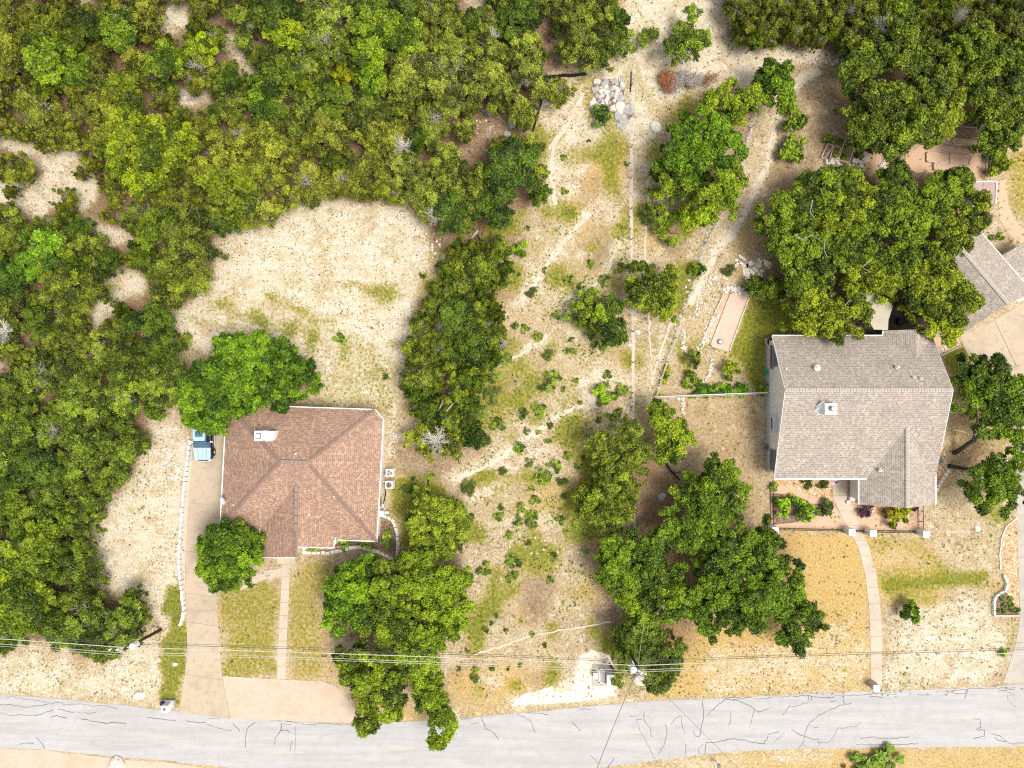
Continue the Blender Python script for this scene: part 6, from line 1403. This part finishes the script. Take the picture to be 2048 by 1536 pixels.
BT('juniper_tree', [(1330,440,28),(1310,420,22),(1345,465,20),(1305,385,16)], 'juniper', 'low ragged juniper scrub left of the long oak clump', 1.2, (.9,1.1,1), 31, .6)
BT('juniper_tree', [(1380,85,32),(1350,95,22),(1405,75,22),(1378,55,18),(1380,30,16)], 'juniper', 'lone juniper clump in the sandy strip at the top', 2.2, (.72,.95,1), 32)
BT('juniper_tree', [(1300,57,15),(1292,70,10)], 'juniper', 'small round juniper left of the lone clump at the top', 1.3, (.8,.95,1), 33)
BT('juniper_tree', [(1245,75,26),(1215,95,24)], 'juniper', 'juniper on the wood edge facing the sandy strip', 2.4, (.75,.95,1), 34)
# oak grove upper right
for i, (ds, lb) in enumerate([([(1730,125,40),(1700,150,30),(1760,105,34)], 'leftmost oak of the upper right grove'), ([(1800,80,44),(1840,110,44),(1800,130,34)], 'uppermost oak of the upper right grove'),
    ([(1750,225,42),(1725,250,34),(1790,200,34),(1745,185,26)], 'oak with green lobes left of the brown hollow in the upper right grove'), ([(1775,285,34),(1820,260,38),(1745,270,28),(1790,255,30)], 'lowest oak of the upper right grove, above the sitting place'),
    ([(1860,180,42),(1890,150,36),(1830,175,28)], 'middle oak of the upper right grove'), ([(1900,225,30),(1870,245,36),(1860,215,28),(1915,200,20)], 'oak holding the bleached dead branches'),
    ([(1950,90,44),(1985,120,40),(1915,100,34),(1960,60,28)], 'tall oak in the right part of the upper grove'), ([(2010,170,44),(1960,180,40),(2040,130,36)], 'oak at the right edge of the upper grove'),
    ([(2000,225,40),(2040,220,34),(1975,205,28)], 'oak right above the round tree beside the green frame'), ([(2000,270,38),(1985,290,30),(2025,260,30),(1975,265,24)], 'round oak just right of the green planter frame')]):
    BT('oak_tree', ds, 'oak', lb, 4.6, (.95 + .04 * (i % 3), .95, 1), 50 + i, .95, holes=((1775,150,14),(1850,215,14),(1935,215,12)))
for i, (ds, lb) in enumerate([([(1560,425,38),(1600,410,38),(1550,460,30)], 'leftmost upper oak of the great grove'), ([(1640,375,38),(1680,365,36),(1650,405,34)], 'oak at the top left of the great grove, below the herb beds'),
    ([(1605,480,44),(1570,500,34),(1635,500,34)], 'pale limbed oak at the left of the great grove'), ([(1680,430,46),(1720,400,38),(1660,450,30)], 'oak in the upper centre of the great grove'),
    ([(1800,370,38),(1780,400,34),(1820,400,34),(1800,335,22)], 'oak at the top of the great grove near the vegetable beds'), ([(1870,395,34),(1905,380,34),(1940,360,24),(1925,345,20)], 'oak hanging over the pink shed roof'),
    ([(1700,490,46),(1740,470,38),(1670,520,34)], 'oak in the middle of the great grove'), ([(1810,450,44),(1850,440,38),(1790,470,30)], 'broad oak right of the middle of the great grove'),
    ([(1915,450,38),(1955,430,30),(1960,400,26),(1895,475,30)], 'right hand oak of the great grove by the granite path'), ([(1790,530,40),(1830,510,38),(1760,510,30)], 'oak below the centre of the great grove'),
    ([(1885,510,36),(1910,490,30),(1935,480,18)], 'oak touching the angled garage roof'), ([(1610,560,32),(1640,550,36),(1590,540,26)], 'shaded oak at the lower left of the great grove'),
    ([(1610,628,32),(1655,635,42),(1710,630,38),(1630,605,32),(1670,655,26),(1595,640,22)], 'yellow green oak spreading over the north eave of the grey roof'), ([(1745,560,34),(1780,570,30),(1700,560,34)], 'oak above the beige canvas shade'),
    ([(1860,570,42),(1895,545,36),(1830,590,30),(1920,560,28)], 'yellow green oak in front of the garage roof'), ([(1870,630,38),(1910,620,38),(1850,600,30),(1935,600,24),(1900,655,24),(1905,675,14)], 'lowest yellow green oak, beside the turning court')]):
    light = i in (12, 14, 15, 3, 8, 10, 13)
    BT('oak_tree', ds, 'oak', lb, 5.0, (1.35, 1.2, 1) if light else (.9, .95, 1), 80 + i, .95, holes=((1640,465,10),(1735,540,10),(1860,475,10),(1745,600,14),(1765,640,18),(1940,390,14)))
BT('hedge_bush', [(1520,575,20),(1545,580,22),(1570,575,18),(1590,560,14)], 'dark', 'dark rounded bush at the upper edge of the lawn', 1.0, (1.3,1.2,1), 120, 1.3, cat='bush')
# two leaning oaks at the right
def leaning(discs, pts, label, seed, r0=.22):
    e = BT('oak_tree', discs, 'dark', label, 4.6, (1.0,1.15,1), seed, .95, trunk=False, base=pts[0])
    mb = MB(); w_ = [P(x, y, z) - Vector((e.location.x, e.location.y, 0)) for x, y, z in pts[1]] if False else None
    return e
e = BT('oak_tree', [(1955,752,36),(1995,735,26),(1945,795,32),(1985,790,34),(2005,830,42),(2040,780,36),(2040,840,36),(1975,855,26),(2030,885,22),(1960,725,16)], 'oak', 'leaning dark oak between house and turning court', 4.4, (.72,.85,.9), 121, .8, trunk=False, base=(1908,905))
mb = MB(); q = lambda x, y, z: P(x, y, z) - Vector((e.location.x, e.location.y, 0))
mb.tube([q(1908,906,0), q(1922,898,.9), q(1940,885,1.9), q(1952,878,2.5)], .26, 9, .20); mb.tube([q(1950,879,2.4), q(1970,868,3.4), q(1990,858,4.4), q(2010,835,5)], .17, 8, .08); mb.tube([q(1945,884,2.1), q(1950,860,3.4), q(1955,835,4.4), q(1950,800,5)], .13, 7, .06); mb.tube([q(1952,878,2.5), q(1965,860,3.5), q(1985,830,4.7)], .12, 7, .05)
mb.build('trunk', M['bark_dark'], e).location = (0, 0, 0)
e2 = BT('oak_tree', [(1970,958,32),(2005,975,36),(2035,940,32),(1990,930,26),(1978,1000,22),(2035,990,22),(1955,985,16),(2020,1010,18)], 'oak', 'second leaning dark oak with its trunk on the gravel bed corner', 4.2, (.72,.85,.9), 122, .8, trunk=False, base=(1898,932))
mb = MB(); q = lambda x, y, z: P(x, y, z) - Vector((e2.location.x, e2.location.y, 0))
mb.tube([q(1898,932,0), q(1912,934,.9), q(1930,938,1.8), q(1950,934,2.8), q(1985,950,4.2)], .25, 9, .12); mb.tube([q(1950,934,2.8), q(1990,930,4.2)], .1, 7, .05); mb.build('trunk', M['bark_dark'], e2).location = (0, 0, 0)

# ---- shrubs and garden plants (shared crowns, unit radius 1 m)
SHR = {}
for k, (style, mt) in enumerate((('dark', 'leaf_dark'), ('bright', 'leaf_bright'), ('juniper', 'leaf_juniper'), ('oak', 'leaf_oak'), ('bright', 'leaf_yellow'), ('juniper', 'leaf_purple'), ('juniper', 'leaf_grass'), ('juniper', 'leaf_dead'))):
    for j in range(3):
        rs_ = np.random.RandomState(900 + k * 10 + j); n_ = 13
        a = rs_.rand(n_) * 6.28; q_ = np.sqrt(rs_.rand(n_)) * .88; C_ = np.stack([np.cos(a) * q_, np.sin(a) * q_, .25 + np.sqrt(1 - q_ ** 2) * .45 + rs_.rand(n_) * .2], -1)
        v, f, t = leaf_quads(C_, rs_.uniform(.16, .42, n_), np.full(n_, 75), .30 if style != 'juniper' else .36, .15 if style != 'juniper' else .08, 950 + k * 10 + j, .35, .6 if style == 'juniper' else .15, tnt=rs_.rand(n_))
        SHR[k, j] = fastmesh('foliage', v, f, M[mt], {'tint': ('FLOAT', t)})
STEM = MB().tube([(0, 0, -.05), (.03, .02, .4)], .06, 5, .03).mesh('stem', M['bark'])
def shrub(px, py, rpx, k, label, name='shrub', cat='bush', color=(1, 1, 1), group=None, zs=.8, rnd=random.Random(77)):
    s = rpx / S; e = empty(name, P(px, py, 0) if rpx < 14 else Vector(((px - 1024) / S * (1 - s * .5 / H), (768 - py) / S * (1 - s * .5 / H), 0)), label, cat, group, rz=rnd.uniform(0, 6.28)); e.scale = (s * rnd.uniform(.8, 1.2), s * rnd.uniform(.8, 1.2), s * zs)
    for nm, me in (('foliage', SHR[k, rnd.randrange(3)]), ('stem', STEM)):
        o = bpy.data.objects.new(nm, me); COL.objects.link(o); o.parent = e; o.color = (*color, 1)
    return e
G1 = [(1112,630,8,3),(1050,658,7,3),(1075,675,10,2),(1142,680,5,0),(1148,702,7,2),(1132,702,6,0),(1215,750,9,3),(1092,768,16,2),(1112,756,11,2),(1127,778,6,3),(1160,805,5,3),(1045,827,10,0),(1078,815,14,3),(1054,862,6,6),(1078,865,6,3),(1097,882,6,3),(1100,850,6,2),(1134,912,9,3),(1057,925,8,6),(1087,958,17,2),(1110,935,12,2),(1124,962,9,2),(1157,932,7,0),(1167,917,5,0),(1070,1000,9,3),(1127,992,6,2),(1197,840,6,3),(1244,779,12,2),(1161,573,6,0),(1244,535,9,3),(1064,978,7,2),(1040,895,12,3),(996,850,14,3),(988,757,10,1),(1003,1014,6,0),(937,977,14,2),(822,970,13,0),(860,951,8,3),(999,1033,8,1),(1044,1014,9,2),(1065,1030,10,3),(1005,942,8,2),(1007,489,8,1),(1037,549,4,0),(1030,652,7,3),(1062,585,10,2),(846,551,6,0),(877,529,7,3),(917,489,12,3),(969,1139,13,3),(1020,1124,10,1),(1019,1155,9,1),(992,1232,4,0),(982,1246,4,0),(972,1259,8,3),(1012,1262,5,0),(949,1339,7,3),(984,1336,6,3),(949,1356,8,2),(1017,1337,4,0),(917,1336,5,0),(1131,1062,6,3),(1106,1109,6,0),(1064,1267,6,3),(1057,1086,6,2),(1034,1124,9,0),(1029,1151,10,3),(1064,1044,12,2),(1034,1042,9,2),(680,676,10,1),(770,753,6,0),(203,1056,10,2),(372,680,14,2),(1254,328,6,0),(1177,283,4,0),(1127,315,6,3),(1054,457,5,0),(1129,383,6,3),(1210,560,12,2),(1190,690,8,3),(1170,1100,7,2),(1095,710,9,2),(1150,760,6,3),(1020,1070,9,2),(985,790,14,6),(960,820,12,6),(1010,720,12,2),(975,760,12,6),(920,1010,10,2),(905,1000,8,3),(1160,1000,9,2),(1120,1040,8,3),(1140,560,9,2),(1180,530,8,3),(1090,540,6,2),(1100,1160,6,3),(935,1300,6,2),(1040,1330,5,3),(1090,1290,5,2)]
LM2 = [((1100,765),'the big olive clump amid the lot'),((945,872),'the very dark bush'),((1087,958),'the wide scrub south of the sandy track'),((1211,789),'the bright bush by the property line'),((1030,550),'the top of the vacant lot'),((990,1240),'the lower left of the vacant lot'),((1050,1140),'the bluish weed'),((1150,690),'the juniper pair by the property line'),((1180,300),'the boulder pile'),((680,676),'the field'),((960,1345),'the wires above the lower lot'),((1060,1040),'the middle junipers'),((830,560),'the east edge of the field'),((1160,930),'the juniper column'),((203,1056),'the lower left clearing'),((1090,1290),'the thin sandy trail'),((820,970),'the condensers')]
rk = {}
for (lx, ly), nm in LM2:
    for i_, t in enumerate(sorted(G1, key=lambda t: math.hypot(t[0] - lx, t[1] - ly))[:20]): rk.setdefault(t, []).append((i_, nm))
rr_ = random.Random(5)
for t in G1:
    lb = {0: 'low dark green', 1: 'low bright green', 2: 'low olive', 3: 'low fresh green', 6: 'low pale green'}[t[3]]
    i_, nm = min(rk[t]); b = rr_.uniform(.85, 1.25)
    col_ = {0: (.8,.85,1), 1: (.5,.6,1), 2: (.75,.9,1), 3: (.85,.9,1.1), 6: (1,1.05,1)}[t[3]]
    shrub(t[0], t[1], t[2] * 1.15, t[3], '%s bush, %s to %s' % (lb, ORD[i_], nm), color=tuple(c * b for c in col_), group='low bushes on the vacant lot and field', zs=.6)
shrub(1211,789,22,1,'bright green bush left of the property line near the sandy track', color=(.8,1.0,1)); shrub(1205,800,14,3,'darker lower half beside the bright bush at the property line', color=(.95,1.0,1))
shrub(1042,499,20,1,'bright feathery plant at the top of the vacant lot', color=(.75,.95,1)); shrub(1199,233,22,0,'grey green bush in front of the boulder pile', color=(1.0,1.15,2.2), zs=1.1)
shrub(1395,540,17,3,'round bush beside the garden track, above the rock garden', color=(.95,1.0,1), zs=1.2); shrub(1455,541,12,2,'small brownish bush left of the white boards', color=(.8,.85,.9))
shrub(1585,240,25,3,'upper of two round bushes left of the rear garden track', color=(.95,1.0,1), zs=1.1); shrub(1588,297,26,3,'lower of two round bushes left of the rear garden track', color=(.95,1.0,1), zs=1.1)
shrub(1385,723,20,2,'citrus bush at the upper left of the fenced corner', color=(.75,.85,.9), zs=1.2); shrub(1383,760,20,3,'low green bush below the citrus bush', color=(.95,1.0,1)); shrub(1456,741,20,1,'round yellow green citrus tree near the lawn', name='citrus_tree', cat='tree', color=(.85,.85,.8), zs=1.3)
for i, (x, lb) in enumerate(((1398,'left end'),(1416,'second bush'),(1434,'third bush'),(1452,'fourth bush'),(1470,'fifth bush'),(1484,'right end'))): shrub(x, 780, 14, 1, 'clipped bright hedge along the green rail fence, %s' % lb, name='hedge_bush', cat='hedge', color=(.55,.85,.9), group='clipped hedge along the green rail fence', zs=.9)
shrub(1525,777,15,3,'dark green bush against the gable wall at the fence', color=(1.1,1.3,1)); shrub(1384,790,10,3,'small green bush at the left foot of the hedge', color=(.95,1.0,1))
for x, y, r, lb in ((1334,737,9,'yellow flowering bush, uppermost inside the fence corner'),(1326,764,9,'yellow flowering bush, middle one inside the fence corner'),(1316,788,7,'yellow flowering bush at the fence corner post'),(1671,311,7,'bright yellow bush in the herb bed'),(1482,792,6,'small yellow flowers at the hedge end'),(1404,793,5,'small yellow flowers at the hedge foot')): shrub(x, y, r, 4, lb)
shrub(1330,750,9,3,'green bush between the yellow ones inside the fence corner', color=(.95,1.0,1)); 
for x, y, r, lb in ((1657,282,13,'leafy green bush at the top of the herb beds'),(1717,312,9,'round dark green bush beside the sitting place'),(1688,298,7,'low herb in the right herb bed, upper'),(1686,315,8,'low herb in the right herb bed, lower'),(1668,300,6,'pale herb above the yellow bush'),(1679,284,7,'small shrub above the middle herb bed'),(1697,287,6,'tiny shrub above the right herb bed')): shrub(x, y, r, 3, lb, color=(.95,1.0,1))
shrub(1990,330,20,1,'sparse yellow green sapling between the screen and the granite path', name='sapling', cat='tree', color=(.75,.72,.6), zs=1.4); shrub(1999,325,12,1,'yellowish twigs right of the sparse sapling', color=(.9,.85,.6))
for x, y, r, k, lb in ((1563,1017,20,3,'dark bush at the left of the front garden bed'),(1590,1003,16,3,'bush between the first and the flowering one in the front bed'),(1608,1025,21,3,'middle bush of the front garden bed'),(1604,1005,11,1,'bush with yellow flowers in the front garden bed'),(1648,1015,16,0,'dark glossy bush at the right end of the front bed'),(1611,967,10,0,'left dark ball shrub on the gravel under the eave'),(1643,967,11,0,'right dark ball shrub on the gravel under the eave'),(1548,972,11,3,'green grassy bush at the left front corner')): shrub(x, y, r, k, lb, color=(1.15,1.35,1) if k == 3 else (.75,.75,1) if k == 0 else (.8,.9,.8), zs=.9)
shrub(1730,1016,16,5,'dark purple leaved plant below the south wing'); shrub(1786,1032,24,1,'yellow green crape myrtle in front of the south wing', name='crape_myrtle', cat='tree', color=(.95,.80,.7), zs=1.2); shrub(1800,1022,16,1,'right half of the yellow green shrub before the south wing', color=(.9,.78,.6)); shrub(1770,1024,12,7,'reddish new growth left on the front shrub', color=(1.2,1.2,1)); shrub(1828,1013,8,5,'small dark plant by the trellis')
shrub(1814,1222,20,1,'small young tree on the right front lawn', name='sapling', cat='tree', color=(.45,.65,.7), zs=1.5)
for x, y, lb in ((2003.5,1196,'top left'),(2018.7,1196,'top right'),(2007,1210,'second row left'),(2020.5,1209,'second row right'),(1994.5,1220,'bottom row leftmost'),(2007,1221,'bottom row second'),(2020.5,1220,'bottom row third'),(2033,1220,'bottom row rightmost')): shrub(x, y, 5.6, 1, 'small green plant in the white edged planter, %s' % lb, name='bedding_plant', cat='plant', color=(.5,.8,.8), group='bedding plants in the white edged planter')
shrub(2002,1304,9,3,'low green plant left of the right driveway by the wire', color=(1.5,1.7,1.1)); shrub(1895,485+0,9,3,'bush beside the shed, half hidden', color=(1.2,1.3,1)); shrub(1998,474,10,1,'bright green shrubs between garage roof and granite path', color=(.7,.9,.8)); shrub(1981,475,6,3,'small green shrub beside the garage gutter', color=(.95,1.0,1))
for x, y, r, k, lb in ((774,1087,12,6,'grey green spiky yucca in the curved bed'),(773,1069,8,1,'small yellow green yucca above the larger one'),(778,1060,5,0,'dark little shrub in the curved bed'),(690,1088,13,3,'green plants under the south eave, left group'),(735,1087,13,3,'green plants under the south eave, right group'),(628,1098,9,3,'green plants beside the porch'),(662,1092,5,7,'orange flowers under the south eave'),(519,1125,10,3,'shrub at the left porch corner')): shrub(x, y, r, k, lb, color=(1.3,1.5,1) if k != 6 else (1.1,1.25,1.2), zs=.6)
shrub(1780,1528,36,3,'wide low shrub on the south verge', color=(.7,.8,1), zs=.4); shrub(1730,1530,26,3,'left part of the low shrubs on the south verge', color=(.65,.75,1), zs=.4); shrub(1686,1531,6,7,'small reddish plant beside the south verge shrubs')
shrub(1712,226+0,4,3,'tiny shrub on the rear garden soil', color=(1.3,1.5,1)); shrub(1669,224,5,3,'lone little weed right of the rear bushes', color=(1.2,1.4,1))
shrub(1350,690-50,8,3,'sprawling weed beside the middle garden fence', color=(1.4,1.5,1))

# ---- brush pile
BP = empty('brush_pile', P(1370, 165), 'long pile of cut brush, reddish, grey and orange, in the sandy strip', 'brush pile')
def brush(x, y, rpx, mat, seed, n, sx=1.0):
    me = twigs(rpx / S * 1.1, .75, seed, n, mat, .25, .06); o = bpy.data.objects.new('cut_branches', me); COL.objects.link(o); o.parent = BP; o.location = P(x, y) - BP.location; o.scale = (sx, 1, 1)
brush(1333,163,22,'deadwood_brown',601,80); brush(1335,178,16,'deadwood_brown',602,50); brush(1365,162,20,'deadwood',603,90,1.2); brush(1385,164,20,'deadwood',604,80); brush(1345,180,14,'deadwood',605,40)
v, f, t = leaf_quads(np.array([[ (x - 1370) / S, (165 - y) / S, .3] for x, y in ((1328,160),(1340,152),(1335,172),(1410,160),(1420,155),(1430,158),(1415,165),(1405,170))]), np.full(8, .55), np.full(8, 90), .2, .06, 610, .3, .3, tnt=np.random.RandomState(3).rand(8))
o = bpy.data.objects.new('dead_leaves', fastmesh('dead_leaves', v, f, M['leaf_dead'], {'tint': ('FLOAT', t)})); COL.objects.link(o); o.parent = BP

# ---- fallen logs
def log(pts, r, mat, label, z=.15):
    mb = MB(); mb.tube([P(x, y, z + (i % 2) * .05) for i, (x, y) in enumerate(pts)], r, 7, r * .5); tag(mb.build('fallen_log', M[mat]), label, 'log')
log([(877,822),(885,805),(888,790)], .12, 'deadwood', 'left bleached stem of the pair above the white dead limbs', 3.0); log([(893,822),(905,808),(916,793)], .11, 'deadwood', 'right bleached stem of the pair above the white dead limbs', 3.0)
log([(1330,920),(1337,935),(1345,945),(1360,960)], .16, 'bark_dark', 'dark forked trunk lying left of the front grove'); log([(1345,945),(1358,944),(1372,945)], .07, 'bark', 'thin limb beside the dark forked trunk')
log([(855,950),(857,970),(856,985),(861,1000)], .08, 'bark_dark', 'thin black trunk between condensers and vacant lot'); log([(905,905),(915,915),(919,928)], .09, 'bark_dark', 'short dark log below the very dark bush')
log([(955,470),(965,488),(960,495)], .10, 'bark_dark', 'black curved log at the top of the middle thicket'); log([(958,492),(968,486),(978,492)], .09, 'bark_dark', 'second black log crossing the curved one')
log([(955,462),(948,470),(940,480)], .09, 'deadwood_white', 'bleached crooked log on the brown soil above the middle thicket'); log([(884,527),(890,518),(895,514)], .09, 'deadwood_white', 'short bleached log left of the middle thicket')
log([(375,170),(385,182),(398,178)], .08, 'deadwood', 'grey branch in the rocky woodland gap')
log([(1560,560+0),(1600,540),(1608,560)], .10, 'deadwood', 'pale limb under the great grove'); 
# pale limbs showing on the great grove
for i, (pts, lb) in enumerate((([(1590,470),(1605,480),(1622,470),(1640,480)], 'pale crooked limb on the left of the great grove'), ([(1625,400),(1620,425),(1632,440)], 'pale limb in the upper left of the great grove'), ([(1650,480),(1648,500),(1655,515)], 'pale limb in the middle of the great grove'), ([(1740,520),(1725,535),(1742,545)], 'thin pale limb above the canvas shade'), ([(1700,600),(1690,610)], 'short pale limb above the north eave'))):
    mb = MB(); mb.tube([P(x, y, 6.6) for x, y in pts], .06, 5, .03); tag(mb.build('bare_limb', M['deadwood']), lb, 'branch')

# ------------------------------------------------------------------ grass, weeds and straw tufts on the ground (countless)
def sample(mask_fn, n, seed):
    rs = np.random.RandomState(seed); X = rs.uniform(-60, 2108, n); Y = rs.uniform(-60, 1396, n)
    ix = np.clip(((X + 80) / 3.9).astype(int), 0, len(fine) - 1) + len(outx); iy = np.clip(((Y + 80) / 3.9).astype(int), 0, len(finey) - 1) + len(outx)
    p = mask_fn(bare[iy, ix], green[iy, ix], gold[iy, ix], litter[iy, ix], X, Y); k = rs.rand(n) < p; return X[k], Y[k]
solid = [[(365,820),(452,820),(440,1050),(433,1200),(445,1352),(690,1364),(720,1450),(355,1428),(372,1300),(369,1100)], [(440,800),(770,810),(757,1095),(592,1100),(592,1118),(519,1118),(519,1060),(438,1055)], [(1533,668),(1870,660),(1908,784),(1872,905),(1872,1012),(1716,1012),(1700,1000),(1725,1060),(1765,1210),(1765,1375),(1738,1375),(1738,1230),(1700,1080),(1660,960),(1534,958)], [(2000,1370),(2038,1240),(2028,860),(1940,730),(1912,670),(2100,560),(2200,1380)], [(1421,691),(1461,587),(1498,593),(1458,703)], [(553,1120),(583,1120),(573,1364),(552,1364)]]
def off_solid(X, Y):
    k = np.ones(len(X), bool)
    for s_ in solid: k &= ~inpoly(X, Y, s_)
    return k
def noise2(X, Y, cell, seed): return smooth_noise((X + 6000, Y + 6000), cell, seed)
def tufts(name, fn, n, seed, r, cnt, L, W, mat, label, cmul=(1, 1, 1), rad=.6):
    X, Y = sample(fn, n, seed); k = off_solid(X, Y); X, Y = X[k], Y[k]
    rs = np.random.RandomState(seed + 1); C_ = np.stack([(X - 1024) / S, (768 - Y) / S, np.full(len(X), .02)], -1)
    v, f, t = leaf_quads(C_, r * rs.uniform(.5, 1.6, len(X)), np.full(len(X), cnt), L, W, seed + 2, .6, rad, .3, tnt=rs.rand(len(X)))
    v[:, 2] = np.maximum(v[:, 2], .006)
    o = link(name, fastmesh(name, v, f, M[mat], {'tint': ('FLOAT', t)})); o.color = (*cmul, 1); tag(o, label, None, None, 'stuff'); return len(X)
lot = lambda X, Y: ((X > 850) & (X < 1262) & (Y > 420) & (Y < 1250)) * 1.0
c1 = tufts('weeds', lambda b, g, go, l, X, Y: np.clip((noise2(X, Y, 34, 61) - .52) * 3.2, 0, 1) * (.22 + 1.0 * lot(X, Y)) * (1 - .6 * b) * (l < .7) + .04 * g * (1 - b), 75000, 71, .13, 8, .18, .06, 'leaf_juniper', 'scattered low green weeds over the open ground', (1.0, 1.2, 1))
c2 = tufts('sparse_tufts', lambda b, g, go, l, X, Y: (b > .3) * .5 * np.clip(noise2(X, Y, 40, 63) * 1.6 - .2, 0, 1), 60000, 81, .09, 6, .12, .05, 'leaf_juniper', 'small dark grass tufts dotted over the pale bare soil', (.9, .7, 1.6))
c3 = tufts('cured_grass', lambda b, g, go, l, X, Y: (1 - b) * (1 - .9 * np.clip(g * 1.4, 0, 1)) * (l < .6) * .15 * np.clip(noise2(X, Y, 22, 65) * 1.5, .2, 1), 110000, 91, .13, 6, .20, .045, 'straw', 'cured straw coloured grass clumps over the dry ground')
c4 = tufts('leaf_litter', lambda b, g, go, l, X, Y: (l > .55) * .3, 60000, 101, .2, 4, .14, .08, 'leaf_dead', 'fallen brown leaves under the trees', (.8, .7, .7), .1)
print('SCENE woodland', n_w1, 'hedge', len(hedge), 'topr', len(topr), 'tufts', c1, c2, c3, c4, 'objects', len(bpy.data.objects))
for o_ in bpy.data.objects:
    if 'label' in o_ and len(o_['label'].split()) > 16: print('LONG', o_['label'])
tot = sum(len(m.polygons) for m in bpy.data.meshes); print('SCENE polys', tot)
